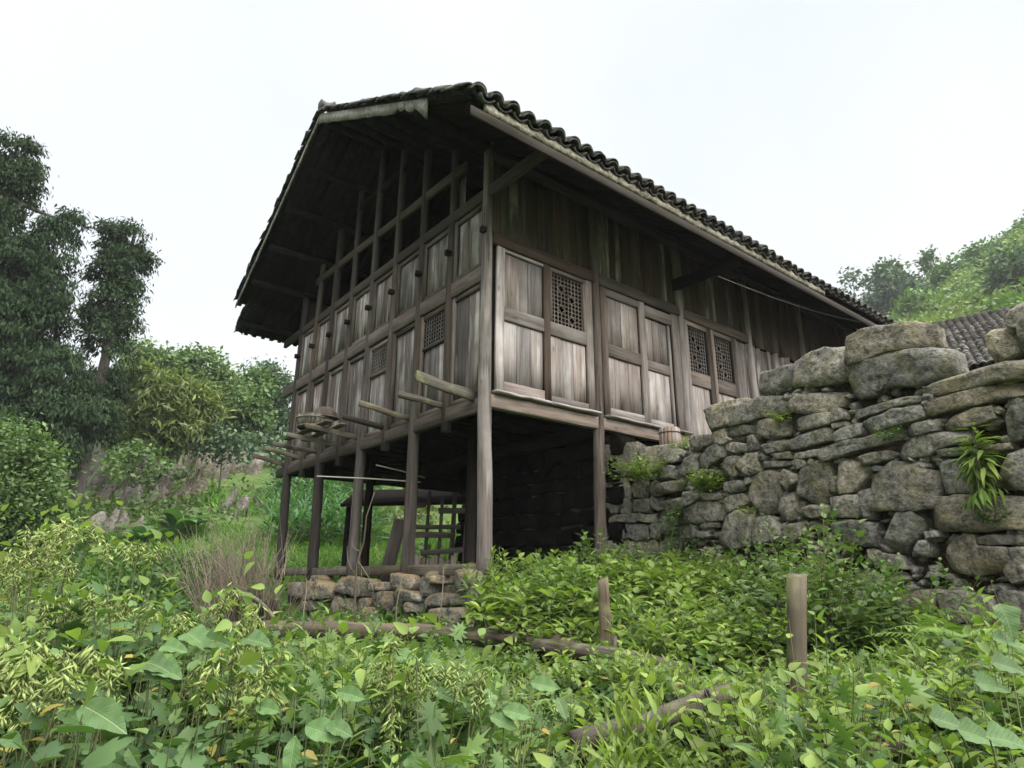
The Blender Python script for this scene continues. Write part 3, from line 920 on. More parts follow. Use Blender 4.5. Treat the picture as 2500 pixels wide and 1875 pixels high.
def soil_mat(name, a, b_, c, scale=1.3):
    m, n, l = newmat(name)
    out = n.new('ShaderNodeOutputMaterial'); p = n.new('ShaderNodeBsdfPrincipled')
    geo = n.new('ShaderNodeNewGeometry')
    n1 = n.new('ShaderNodeTexNoise'); n1.inputs['Scale'].default_value = scale; n1.inputs['Detail'].default_value = 9; n1.inputs['Roughness'].default_value = 0.72
    l.new(geo.outputs['Position'], n1.inputs['Vector'])
    r1 = ramp(n, [(0.32, a), (0.5, b_), (0.7, c)])
    l.new(n1.outputs['Fac'], r1.inputs['Fac']); l.new(r1.outputs['Color'], p.inputs['Base Color'])
    p.inputs['Roughness'].default_value = 0.95; p.inputs['Specular IOR Level'].default_value = 0.1
    bp = n.new('ShaderNodeBump'); bp.inputs['Strength'].default_value = 0.8; bp.inputs['Distance'].default_value = 0.08
    l.new(n1.outputs['Fac'], bp.inputs['Height']); l.new(bp.outputs[0], p.inputs['Normal'])
    l.new(p.outputs[0], out.inputs['Surface'])
    return m


M_GROUND = soil_mat('grassy_ground', (0.028, 0.044, 0.013), (0.055, 0.09, 0.024), (0.09, 0.14, 0.036))
M_BARE = soil_mat('bare_earth', (0.02, 0.016, 0.011), (0.04, 0.032, 0.022), (0.065, 0.055, 0.036), 4)
rad = np.concatenate([[0.0], np.geomspace(0.4, 520, 150)])
az = np.linspace(0, 2 * math.pi, 361)[:-1]
gx = C2[0] + rad[:, None] * np.sin(az)[None, :]
gy = C2[1] + rad[:, None] * np.cos(az)[None, :]
gxy = np.stack([gx, gy], -1).reshape(-1, 2)
GV = np.column_stack([gxy, ground_h(gxy)])
nr, na = len(rad), len(az)
i = np.arange(nr - 1)[:, None] * na
j = np.arange(na)[None, :]
jn = (j + 1) % na
GF = np.stack([i + j, i + na + j, i + na + jn, i + jn], -1).reshape(-1, 4)
ground = obj('ground', mesh_np('ground', GV, GF, True), M_GROUND)
tag(ground, kind='structure')

# raised terrace behind the dry stone walls
WA0 = np.array([2.0, -1.4]); WAD = np.array([-0.22, -0.975]); WAD = WAD / np.linalg.norm(WAD); WAN = np.array([WAD[1], -WAD[0]])
def wa(s, off=0.0): return WA0 + WAD * s + WAN * off
tp = [wa(4.7, -0.25), wa(0.1, -0.25), (2.55, -1.25), (2.18, 0.05), (2.15, 3.5), (14, 3.6), (14, -9.0), (2.2, -9.0)]
tp = [tuple(map(float, q)) for q in tp]
n = len(tp)
V = [(x, y, -1.0) for x, y in tp] + [(x, y, 1.46) for x, y in tp]
me = bpy.data.meshes.new('terrace')
me.from_pydata(V, [], [tuple(range(n, 2 * n))] + [tuple([k, (k + 1) % n, n + (k + 1) % n, n + k]) for k in range(n)])
tag(obj('terrace', me, M_BARE), kind='structure')


# ================================================================== dry stone walls
def stone_mesh(poly, depth, bulge, seed, n=30, rings=(1.0, 0.965, 0.84, 0.70, 0.54, 0.37, 0.18), rough=1.0, shrink=0.003, grow=1.0):
    """poly (s,z) outline -> local mesh (s, outward, z) about its centre; returns mesh data and centre"""
    P = np.array(poly, float)
    c = P.mean(0)
    P = c + (P - c) * grow
    # keep the corners, split every side
    Ln = np.linalg.norm(np.roll(P, -1, 0) - P, axis=1)
    O = []
    for q in range(len(P)):
        m_ = max(2, int(round(n * Ln[q] / Ln.sum())))
        for w_ in np.arange(m_) / m_:
            O.append(P[q] * (1 - w_) + P[(q + 1) % len(P)] * w_)
    O = np.array(O)
    n = len(O)
    size = math.sqrt(abs(np.sum(O[:, 0] * np.roll(O[:, 1], -1) - np.roll(O[:, 0], -1) * O[:, 1])) / 2)
    dirs = (O - c) / (np.linalg.norm(O - c, axis=1)[:, None] + 1e-6)
    O = O + dirs * (vnoise(O * 9, seed, 2) * 0.06 * size * rough - shrink)[:, None]
    V = [np.column_stack([c[0] + (O[:, 0] - c[0]) * 0.93, np.full(n, -depth), c[1] + (O[:, 1] - c[1]) * 0.93])]
    rg = np.random.default_rng(seed)
    K = 6
    g0 = rg.normal(0, 0.10, 2) * rough
    th_ = rg.uniform(0, 2 * math.pi, K)
    gs = rg.uniform(0.5, 1.3, K) * rough
    gg = np.column_stack([np.cos(th_), np.sin(th_)]) * gs[:, None]
    ext = np.abs((O - c) @ np.column_stack([np.cos(th_), np.sin(th_)]).T).max(0)
    ga = gs * ext * rg.uniform(0.45, 0.95, K)
    for f in rings:
        X = c + (O - c) * f
        cut = np.minimum(0, np.min(ga[None] - (X - c) @ gg.T, axis=1)) + (X - c) @ g0      # flat face, a few broken-off corners
        lift = -0.020 * size * smoothstep(0.955, 1.0, f) + bulge * (1 - f ** 4)
        rid = np.abs(vnoise(np.column_stack([X * 7, np.full(n, 0.3)]), seed + 3, 3)) * -0.11 * size * rough
        dsp = vnoise(np.column_stack([X * 22, np.full(n, 0.7)]), seed + 5, 2) * 0.008 * rough
        V.append(np.column_stack([X[:, 0], np.maximum(lift + dsp + rid + cut, -depth * 0.5), X[:, 1]]))
    cz = V[-1].mean(0)
    V = np.vstack(V + [cz[None]])
    R_ = len(rings) + 1
    i = np.arange(R_ - 1)[:, None] * n; j = np.arange(n)[None, :]; jn = (j + 1) % n
    F4 = np.stack([i + j, i + jn, i + n + jn, i + n + j], -1).reshape(-1, 4)
    k = (R_ - 1) * n
    F3 = np.stack([k + np.arange(n), k + (np.arange(n) + 1) % n, np.full(n, len(V) - 1)], -1)
    V = V - np.array([c[0], 0, c[1]])
    return mesh_np('stone', V, [F4, F3], False), c


def wall_matrix(p0, d, s, z, off=0.0):
    """local x along d, local y outward (left-hand normal N), z up"""
    N = np.array([d[1], -d[0]])
    o = np.array(p0) + d * s + N * off
    return Matrix(((d[0], N[0], 0, o[0]), (d[1], N[1], 0, o[1]), (0, 0, 1, z), (0, 0, 0, 1)))


def inside(poly, pts):
    P = np.array(poly); x, y = pts[:, 0], pts[:, 1]
    c = np.zeros(len(pts), bool)
    for k in range(len(P)):
        a, b_ = P[k], P[(k + 1) % len(P)]
        m_ = ((a[1] > y) != (b_[1] > y)) & (x < (b_[0] - a[0]) * (y - a[1]) / (b_[1] - a[1] + 1e-12) + a[0])
        c ^= m_
    return c


def chinks(name, polys, p0, d, s0, s1, zlo, ztop, mat, parent, count=260, seed=1, size=(0.03, 0.075)):
    """small wedging stones in the gaps between the large ones, joined"""
    rg = np.random.default_rng(seed)
    pts = np.column_stack([rg.uniform(s0, s1, count * 6), rg.uniform(zlo, 2.0, count * 6)])
    ok = np.ones(len(pts), bool)
    ok &= pts[:, 1] < ztop(pts[:, 0])
    for pl in polys:
        pc = np.mean(pl, 0)
        ok &= ~inside(pc + (np.array(pl) - pc) * 0.97, pts)
    pts = pts[ok][:count]
    acc = Acc()
    for k, (s, z) in enumerate(pts):
        r = rg.uniform(*size)
        a = np.sort(rg.uniform(0, 2 * math.pi, 7))
        ply = np.column_stack([s + np.cos(a) * r * rg.uniform(0.8, 1.5), z + np.sin(a) * r * rg.uniform(0.55, 0.9)])
        q, rr = 7, []
        dep = rg.uniform(0.05, 0.11)
        for f, y in ((0.8, -0.2), (1.0, -dep), (0.75, -dep + 0.03), (0.3, -dep + 0.045)):
            c = ply.mean(0); X = c + (ply - c) * f
            rr.append(np.column_stack([X[:, 0], y + rg.normal(0, 0.006, q), X[:, 1]]))
        V = np.vstack(rr)
        i = np.arange(3)[:, None] * q; j = np.arange(q)[None, :]; jn = (j + 1) % q
        acc.add(V, np.stack([i + j, i + jn, i + q + jn, i + q + j], -1).reshape(-1, 4))
        acc.add(rr[-1], np.array([[0, m_, m_ + 1] for m_ in range(1, q - 1)]))
    o = obj(name, acc.mesh(name), mat, parent, wall_matrix(p0, d, 0, 0))
    return tag(o, kind='stuff')


def rubble_polys(s0, s1, z0, ztop, rg, hh=(0.12, 0.26), ww=(0.16, 0.42)):
    out, z = [], z0
    while z < ztop - 0.06:
        h = min(rg.uniform(*hh), ztop - z)
        if ztop - z - h < 0.07: h = ztop - z
        s = s0 + rg.uniform(-0.1, 0)
        while s < s1:
            w = rg.uniform(*ww)
            g = 0.008
            j = lambda: rg.normal(0, 0.018)
            out.append([(s + g + j(), z + g + j()), (s + w * 0.5, z + g * 0.5 + j()), (s + w - g + j(), z + g + j()), (s + w - g * .3 + j(), z + h * .5),
                        (s + w - g + j(), z + h - g + j()), (s + w * 0.5 + j(), z + h - g * 0.5 + j()), (s + g + j(), z + h - g + j()), (s + g * .3 + j(), z + h * .5)])
            s += w
        z += h
    return out


def build_wall(root, polys, p0, d, mat, seed=0, depth=0.3, off=(0.0, 0.03), bulge=0.006, n=40, rough=1.0, moss=None, grow=1.0):
    rg = np.random.default_rng(seed)
    for k, pl in enumerate(polys):
        sz = math.sqrt(abs(np.ptp(np.array(pl)[:, 0]) * np.ptp(np.array(pl)[:, 1])))
        me, c = stone_mesh(pl, depth, bulge * min(1.6, 0.4 + sz * 2.2), seed * 100 + k, n=n, rough=rough, grow=grow)
        obj('stone', me, mat, root, wall_matrix(p0, d, c[0], c[1], rg.uniform(*off)))


WALL_STONES = [
    [(1.083, 2.024),(1.328, 1.989),(1.449, 2.002),(1.601, 1.977),(1.593, 1.741),(1.36, 1.741),(1.138, 1.763),(1.082, 1.857)],
    [(1.613, 2.001),(1.837, 2.038),(2.01, 2.015),(2.263, 1.956),(2.211, 1.728),(2.125, 1.653),(1.871, 1.692),(1.611, 1.729)],
    [(0.294, 1.777),(0.457, 1.822),(0.707, 1.813),(0.899, 1.799),(0.931, 1.774),(0.794, 1.673),(0.719, 1.555),(0.611, 1.544),(0.307, 1.537),(0.267, 1.616)],
    [(0.819, 1.645),(0.965, 1.755),(1.185, 1.743),(1.52, 1.668),(1.523, 1.606),(1.486, 1.523),(1.295, 1.505),(1.057, 1.515),(0.816, 1.512),(0.729, 1.519)],
    [(1.526, 1.626),(1.672, 1.639),(2.099, 1.558),(2.121, 1.505),(2.097, 1.427),(1.895, 1.408),(1.676, 1.439),(1.532, 1.502)],
    [(1.454, 1.388),(1.673, 1.42),(1.86, 1.397),(1.979, 1.399),(1.971, 1.287),(1.818, 1.272),(1.652, 1.287),(1.477, 1.302)],
    [(2.273, 2.03),(2.406, 2.05),(2.531, 2.052),(2.638, 2.031),(2.909, 1.953),(2.944, 1.918),(2.93, 1.733),(2.748, 1.763),(2.522, 1.787),(2.328, 1.765),(2.23, 1.776)],
    [(2.208, 1.735),(2.38, 1.786),(2.698, 1.771),(3.054, 1.662),(3.064, 1.597),(3.042, 1.44),(2.887, 1.442),(2.739, 1.432),(2.469, 1.487),(2.45, 1.43),(2.273, 1.448),(2.216, 1.573)],
    [(2.834, 1.39),(2.907, 1.42),(3.055, 1.428),(3.23, 1.433),(3.445, 1.426),(3.561, 1.39),(3.573, 1.28),(3.379, 1.29),(3.159, 1.288),(2.978, 1.303),(2.862, 1.308)],
    [(3.373, 1.663),(3.419, 1.69),(3.509, 1.677),(3.571, 1.632),(3.537, 1.499),(3.432, 1.457),(3.354, 1.466),(3.349, 1.545)],
    [(3.517, 1.783),(3.598, 1.83),(3.685, 1.825),(3.619, 1.472),(3.545, 1.504),(3.569, 1.64),(3.511, 1.684)],
    [(2.828, 1.251),(2.935, 1.281),(3.229, 1.285),(3.535, 1.261),(3.545, 1.171),(3.405, 1.163),(3.204, 1.16),(3.012, 1.167),(2.857, 1.154),(2.818, 1.179)],
    [(2.136, 1.334),(2.372, 1.356),(2.624, 1.36),(2.813, 1.345),(2.83, 1.308),(2.696, 1.291),(2.469, 1.284),(2.262, 1.269),(2.132, 1.253)],
    [(2.275, 1.231),(2.427, 1.25),(2.566, 1.279),(2.772, 1.256),(2.783, 1.162),(2.634, 1.137),(2.441, 1.126),(2.284, 1.123)],
    [(2.035, 1.218),(2.246, 1.228),(2.232, 1.124),(2.117, 1.102),(1.99, 1.098),(1.996, 1.198)],
    [(1.993, 1.404),(2.067, 1.406),(2.125, 1.327),(2.109, 1.294),(1.974, 1.286)],
    [(1.973, 1.277),(2.096, 1.279),(2.099, 1.232),(1.985, 1.228)],
    [(1.817, 1.074),(2.065, 1.093),(2.402, 1.108),(2.563, 1.118),(2.624, 1.081),(2.609, 1.042),(2.474, 1.009),(2.243, 0.99),(1.888, 0.951),(1.831, 0.997)],
    [(2.646, 1.084),(2.714, 1.12),(2.843, 1.121),(2.889, 1.075),(2.88, 1.029),(2.778, 1.025),(2.64, 1.028)],
    [(2.9, 1.096),(3.008, 1.144),(3.119, 1.157),(3.293, 1.127),(3.315, 1.037),(3.244, 1.015),(3.07, 1.014),(2.909, 1.023)],
    [(2.538, 0.98),(2.686, 1.011),(2.884, 1.012),(3.102, 0.995),(3.091, 0.903),(2.9, 0.891),(2.761, 0.852),(2.575, 0.858),(2.524, 0.9)],
    [(2.842, 0.87),(2.934, 0.874),(3.077, 0.867),(3.123, 0.815),(2.995, 0.81),(2.849, 0.826)],
    [(3.371, 1.024),(3.412, 1.103),(3.466, 1.148),(3.533, 1.146),(3.486, 0.857),(3.396, 0.867),(3.347, 0.906)],
    [(3.206, 0.822),(3.278, 0.853),(3.354, 0.847),(3.352, 0.804),(3.267, 0.797)],
    [(2.194, 0.929),(2.337, 0.948),(2.462, 0.944),(2.508, 0.911),(2.467, 0.876),(2.284, 0.854),(2.201, 0.858)],
    [(3.31, 1.112),(3.344, 1.119),(3.364, 1.085),(3.338, 1.054),(3.309, 1.075)],
    [(0.02, 1.486),(0.12, 1.527),(0.43, 1.478),(0.427, 1.387),(0.219, 1.355),(0.033, 1.375)],
    [(0.448, 1.497),(0.621, 1.502),(0.64, 1.414),(0.709, 1.368),(0.599, 1.333),(0.447, 1.36)],
    [(0.644, 1.503),(0.871, 1.49),(1.036, 1.46),(1.038, 1.38),(0.858, 1.394),(0.669, 1.409)],
    [(1.057, 1.461),(1.149, 1.49),(1.342, 1.473),(1.46, 1.432),(1.455, 1.277),(1.261, 1.274),(1.124, 1.321),(1.053, 1.292)],
    [(0.615, 1.341),(0.764, 1.335),(0.901, 1.289),(0.903, 1.203),(0.748, 1.218),(0.607, 1.275)],
    [(0.911, 1.362),(1.022, 1.362),(1.05, 1.272),(1.04, 1.2),(0.917, 1.2)],
    [(1.467, 1.235),(1.682, 1.261),(1.902, 1.255),(1.978, 1.202),(1.966, 1.131),(1.761, 1.122),(1.508, 1.109)],
    [(1.065, 1.185),(1.19, 1.225),(1.357, 1.235),(1.487, 1.211),(1.487, 1.132),(1.353, 1.126),(1.164, 1.137)],
    [(0.117, 1.208),(0.181, 1.315),(0.349, 1.343),(0.56, 1.385),(0.608, 1.286),(0.567, 1.205),(0.439, 1.169),(0.14, 1.112)],
    [(-0.116, 1.305),(0.061, 1.311),(0.109, 1.209),(0.09, 1.119),(-0.087, 1.085),(-0.154, 1.13)],
    [(0.55, 1.185),(0.744, 1.186),(0.825, 1.151),(0.725, 1.049),(0.73, 0.973),(0.55, 0.954),(0.536, 1.077)],
    [(0.75, 1.013),(0.778, 1.116),(0.899, 1.171),(1.062, 1.165),(1.064, 1.082),(1.074, 0.967),(0.908, 0.939),(0.772, 0.968)],
    [(1.057, 1.124),(1.126, 1.144),(1.196, 1.091),(1.167, 1.065),(1.051, 1.084)],
    [(1.091, 1.036),(1.153, 1.062),(1.457, 1.01),(1.465, 0.984),(1.367, 0.974),(1.092, 1.0)],
    [(1.49, 0.995),(1.54, 1.016),(1.629, 0.992),(1.642, 0.933),(1.604, 0.906),(1.492, 0.932)],
    [(1.492, 1.082),(1.796, 1.068),(1.797, 1.007),(1.632, 1.011),(1.483, 1.025)],
    [(1.226, 1.117),(1.46, 1.107),(1.473, 1.036),(1.293, 1.055)],
    [(1.656, 0.95),(1.699, 1.009),(1.738, 0.975),(1.707, 0.923)],
    [(1.949, 0.905),(2.055, 0.934),(2.185, 0.895),(2.235, 0.801),(2.176, 0.732),(2.077, 0.658),(1.966, 0.641),(1.94, 0.727)],
    [(0.545, 0.912),(0.737, 0.919),(0.847, 0.895),(0.834, 0.802),(0.646, 0.782),(0.547, 0.814)],
    [(0.851, 0.925),(0.92, 0.927),(0.945, 0.861),(0.853, 0.837)],
    [(0.876, 0.705),(0.905, 0.815),(1.047, 0.961),(1.178, 0.962),(1.283, 0.908),(1.29, 0.789),(1.304, 0.719),(1.169, 0.558),(1.077, 0.536),(0.921, 0.64)],
    [(1.285, 0.878),(1.375, 0.944),(1.538, 0.853),(1.554, 0.804),(1.421, 0.773),(1.354, 0.723),(1.305, 0.806)],
    [(1.47, 0.672),(1.554, 0.804),(1.53, 0.873),(1.768, 0.961),(1.845, 0.967),(1.877, 0.907),(1.873, 0.754),(1.824, 0.58),(1.706, 0.574),(1.596, 0.64)],
    [(1.865, 0.773),(1.918, 0.775),(1.909, 0.66),(1.857, 0.657)],
    [(0.458, 0.705),(0.571, 0.769),(0.774, 0.773),(0.85, 0.718),(0.815, 0.66),(0.639, 0.614),(0.458, 0.587)],
    [(-0.135, 0.891),(0.096, 0.877),(0.153, 0.802),(0.012, 0.738),(-0.155, 0.713)],
    [(-0.166, 0.697),(0.063, 0.744),(0.43, 0.73),(0.463, 0.63),(0.42, 0.526),(0.052, 0.509),(-0.182, 0.548)],
    [(0.175, 0.845),(0.456, 0.814),(0.463, 0.748),(0.212, 0.752)],
    [(-0.241, 0.495),(0.001, 0.496),(-0.017, 0.347),(-0.247, 0.358)],
    [(0.017, 0.423),(0.172, 0.419),(0.253, 0.366),(0.129, 0.329),(0.018, 0.356)],
    [(0.167, 0.512),(0.37, 0.498),(0.349, 0.446),(0.176, 0.446)],
    [(0.3, 0.363),(0.451, 0.535),(0.665, 0.591),(0.912, 0.575),(0.886, 0.482),(0.825, 0.236),(0.614, 0.214),(0.384, 0.243)],
    [(0.884, 0.472),(0.952, 0.571),(1.124, 0.503),(1.199, 0.42),(1.214, 0.277),(0.881, 0.254),(0.857, 0.374)],
    [(1.197, 0.575),(1.261, 0.675),(1.412, 0.716),(1.461, 0.654),(1.456, 0.542),(1.48, 0.475),(1.259, 0.416),(1.206, 0.468)],
    [(1.478, 0.54),(1.619, 0.573),(1.808, 0.546),(1.795, 0.468),(1.654, 0.452),(1.48, 0.475)],
    [(1.831, 0.606),(1.987, 0.625),(2.138, 0.604),(2.121, 0.449),(2.05, 0.421),(1.836, 0.446)],
    [(2.143, 0.633),(2.221, 0.65),(2.25, 0.604),(2.236, 0.423),(2.143, 0.414),(2.133, 0.515)],
    [(2.28, 0.727),(2.389, 0.779),(2.462, 0.843),(2.637, 0.832),(2.688, 0.76),(2.814, 0.718),(2.787, 0.576),(2.742, 0.458),(2.542, 0.446),(2.254, 0.471),(2.257, 0.595)],
    [(2.274, 0.821),(2.319, 0.84),(2.387, 0.821),(2.371, 0.781),(2.31, 0.79)],
    [(2.833, 0.762),(2.939, 0.788),(3.099, 0.766),(3.141, 0.701),(3.222, 0.575),(3.105, 0.517),(2.797, 0.552)],
    [(3.273, 0.696),(3.326, 0.773),(3.391, 0.783),(3.467, 0.791),(3.409, 0.51),(3.229, 0.545)],
    [(2.661, 0.313),(2.734, 0.459),(2.777, 0.523),(3.008, 0.513),(3.327, 0.465),(3.394, 0.438),(3.355, 0.247),(3.026, 0.253),(2.76, 0.277)],
    [(1.237, 0.351),(1.332, 0.421),(1.518, 0.426),(1.51, 0.308),(1.388, 0.251),(1.223, 0.258)],
    [(1.767, 0.408),(2.028, 0.406),(2.253, 0.364),(2.219, 0.172),(2.094, 0.185),(1.793, 0.249)],
    [(2.238, 0.228),(2.323, 0.36),(2.421, 0.424),(2.587, 0.426),(2.643, 0.368),(2.625, 0.292),(2.518, 0.184),(2.424, 0.118),(2.253, 0.163)],
    [(2.508, 0.085),(2.585, 0.204),(2.641, 0.209),(2.664, 0.126),(2.631, 0.075)],
    [(2.637, 0.269),(2.744, 0.27),(2.751, 0.225),(2.656, 0.208)],
    [(2.707, 0.073),(2.805, 0.201),(2.906, 0.239),(2.992, 0.22),(3.006, 0.149),(3.171, 0.129),(3.168, 0.048),(3.114, -0.031),(2.962, -0.071),(2.749, -0.015)],
    [(3.03, 0.204),(3.119, 0.22),(3.342, 0.211),(3.334, 0.143),(3.072, 0.146),(3.023, 0.169)],
    [(3.189, 0.122),(3.324, 0.123),(3.287, -0.084),(3.178, -0.117),(3.132, -0.038)],
    [(1.915, -0.09),(2.128, -0.041),(2.397, -0.035),(2.428, -0.088),(2.264, -0.165),(1.993, -0.186)],
    [(2.125, 0.151),(2.206, 0.149),(2.257, 0.084),(2.179, 0.046),(2.123, 0.087)],
    [(2.229, 0.124),(2.412, 0.095),(2.458, -0.012),(2.237, -0.026),(2.177, 0.03)],
    [(0.068, 0.223),(0.261, 0.238),(0.281, 0.152),(0.075, 0.147)],
]
FOOT_STONES = [
    [(4.997, -0.466),(4.983, -0.216),(4.616, -0.125),(4.064, -0.178),(3.658, -0.228),(3.587, -0.4),(4.149, -0.442),(4.726, -0.473)],
    [(3.629, -0.201),(3.479, -0.106),(3.022, -0.105),(2.478, -0.127),(2.346, -0.247),(2.443, -0.346),(2.672, -0.363),(3.04, -0.347),(3.505, -0.306)],
    [(1.942, -0.148),(1.914, -0.066),(1.687, -0.048),(1.299, -0.077),(1.22, -0.175),(1.28, -0.252),(1.61, -0.275),(1.888, -0.263)],
    [(1.195, -0.196),(1.048, -0.098),(0.88, -0.023),(0.837, -0.034),(0.814, -0.306),(0.963, -0.31),(1.144, -0.25)],
    [(0.344, -0.165),(0.333, -0.025),(0.11, -0.001),(-0.053, -0.036),(-0.076, -0.161),(0.06, -0.288),(0.244, -0.263)],
    [(4.588, -0.081),(4.199, -0.081),(4.145, -0.151),(4.41, -0.16)],
    [(4.886, -0.637),(4.722, -0.487),(3.963, -0.451),(3.861, -0.582),(4.601, -0.639)],
    [(3.69, -0.403),(3.564, -0.346),(3.22, -0.403),(2.907, -0.394),(2.845, -0.566),(3.165, -0.68),(3.533, -0.647)],
    [(2.846, -0.393),(2.439, -0.37),(2.318, -0.426),(2.411, -0.548),(2.722, -0.585)],
    [(2.333, -0.331),(2.015, -0.283),(1.733, -0.283),(1.692, -0.406),(1.731, -0.497),(1.955, -0.529),(2.143, -0.502),(2.291, -0.425)],
    [(1.679, -0.316),(1.492, -0.25),(1.235, -0.251),(1.029, -0.301),(1.0, -0.374),(1.335, -0.395),(1.395, -0.484),(1.611, -0.47)],
    [(1.311, -0.394),(1.044, -0.37),(1.011, -0.489),(1.298, -0.523)],
    [(2.516, -0.6),(2.39, -0.499),(2.147, -0.479),(2.056, -0.556),(1.965, -0.643),(2.219, -0.713),(2.524, -0.719)],
    [(1.949, -0.574),(1.685, -0.462),(1.375, -0.45),(1.345, -0.514),(1.552, -0.556),(1.618, -0.614),(1.914, -0.64)],
    [(0.937, -0.361),(0.793, -0.305),(0.552, -0.269),(0.522, -0.409),(0.783, -0.429),(0.862, -0.483)],
    [(0.51, -0.299),(0.357, -0.265),(0.114, -0.299),(0.109, -0.385),(0.406, -0.405)],
    [(1.316, -0.566),(1.117, -0.525),(0.901, -0.526),(0.936, -0.61),(1.286, -0.628)],
    [(1.616, -0.624),(1.455, -0.573),(1.29, -0.597),(1.331, -0.642)],
    [(5.581, -0.207),(5.182, -0.195),(5.048, -0.438),(5.529, -0.451)],
    [(0.812, -0.076),(0.708, -0.076),(0.701, -0.169),(0.804, -0.181)],
    [(2.355, -0.187),(2.006, -0.16),(1.965, -0.264),(2.283, -0.294)],
    [(0.782, -0.449),(0.462, -0.427),(0.455, -0.535),(0.773, -0.55)],
    [(0.06, -0.297),(-0.111, -0.179),(-0.249, -0.215),(-0.254, -0.363),(-0.015, -0.39)],
    [(0.367, -0.423),(0.091, -0.403),(-0.003, -0.503),(0.341, -0.529)],
    [(4.519, -0.65),(3.855, -0.608),(3.629, -0.677),(3.743, -0.787),(4.437, -0.812)],
    [(3.486, -0.709),(2.974, -0.695),(2.835, -0.785),(3.394, -0.831)],
]
wall = empty('dry_stone_wall', (*wa(1.8), -0.3), 'tall dry stone wall of lichened grey limestone holding up the terrace at right', 'stone wall')
build_wall(wall, WALL_STONES, WA0, WAD, M_STONE, seed=3, grow=1.075)
extra = rubble_polys(3.66, 4.7, -0.5, 2.0, np.random.default_rng(5), hh=(0.2, 0.34), ww=(0.3, 0.5))
extra += [p_ for p_ in rubble_polys(-0.2, 3.66, -0.62, -0.16, np.random.default_rng(6), hh=(0.15, 0.25), ww=(0.25, 0.45))]
build_wall(wall, extra, WA0, WAD, M_STONE, seed=4, n=20)
# end of the wall, turning in towards the house
ed = np.array([WAN[0] * -1, WAN[1] * -1])
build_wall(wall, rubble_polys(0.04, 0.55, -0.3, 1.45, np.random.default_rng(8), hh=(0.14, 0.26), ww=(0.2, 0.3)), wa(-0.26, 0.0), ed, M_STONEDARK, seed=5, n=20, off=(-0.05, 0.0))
wtop = lambda s: np.interp(s, [-0.3, 0.25, 0.3, 1.05, 1.1, 2.2, 3.0, 3.1, 3.7], [1.42, 1.45, 1.70, 1.70, 1.85, 1.85, 1.7, 1.3, 1.5])
chinks('chink_stones', WALL_STONES, WA0, WAD, -0.2, 3.6, -0.2, wtop, M_STONE, wall, 420, 9)
ac = Acc()
ss = np.linspace(-0.2, 4.7, 40)
zt = np.where(ss < 3.7, wtop(np.clip(ss, -0.3, 3.7)) - 0.14, 1.8)
rg_ = np.stack([np.stack([ss, np.full(40, -0.13), np.full(40, -0.9)], 1), np.stack([ss, np.full(40, -0.13), zt], 1), np.stack([ss, np.full(40, -0.45), zt], 1), np.stack([ss, np.full(40, -0.45), np.full(40, -0.9)], 1)], 1)
obj('wall_core', rings_mesh('wall_core', rg_, False), M_EARTH, wall, wall_matrix(WA0, WAD, 0, 0))

M_SHADESTONE = stone('shade_darkened_stone', (0.003, 0.0028, 0.0025), (0.006, 0.0055, 0.005), (0.011, 0.010, 0.0085), lichen=(0.012, 0.014, 0.007), lich_amt=0.4, spec=0.0)  # near-black stone: the shade under the floor is put into its colour
# the wall under the house: from the terrace corner back below the floor
def plain_wall(name, label, p0, p1, z0, z1, mat, seed, top_blocks=0, top_drop=0.09, hh=(0.12, 0.26), ww=(0.16, 0.4)):
    p0, p1 = np.array(p0, float), np.array(p1, float)
    L = np.linalg.norm(p1 - p0); d = (p1 - p0) / L
    root = empty(name, (*((p0 + p1) / 2), z0), label, 'stone wall')
    rg = np.random.default_rng(seed)
    zt = z1 - (0.46 if top_blocks else 0)
    polys = rubble_polys(0.0, L, z0, zt, rg, hh, ww)
    build_wall(root, polys, p0, d, mat, seed=seed, n=22)
    if top_blocks:
        cuts = np.linspace(0, L, top_blocks + 1) + np.r_[0, rg.normal(0, 0.05, top_blocks - 1), 0]
        for k in range(top_blocks):
            a, b_ = cuts[k] + 0.006, cuts[k + 1] - 0.006
            zz = z1 - top_drop * k
            me, c = stone_mesh([(a, zt), ((a + b_) / 2, zt), (b_, zt), (b_, zz), ((a + b_) / 2, zz), (a, zz)], 0.35, 0.008, seed * 7 + k, n=28, rough=0.3)
            obj('stone', me, mat, root, wall_matrix(p0, d, c[0], c[1], 0.02))
    acc = Acc(); acc.box((0, -0.42, z0 - 0.5), (L, -0.12, z1 - (0.28 if top_blocks else 0.03)))
    obj('wall_core', acc.mesh('wall_core'), M_EARTH, root, wall_matrix(p0, d, 0, 0))
    return root


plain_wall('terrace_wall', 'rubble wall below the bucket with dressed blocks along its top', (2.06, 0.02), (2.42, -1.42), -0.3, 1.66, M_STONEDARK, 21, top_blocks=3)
plain_wall('foundation_wall', 'dark rubble wall in the deep shade under the house floor', (2.02, 3.55), (2.06, 0.03), -0.35, 1.78, M_SHADESTONE, 22, hh=(0.16, 0.3), ww=(0.25, 0.5))

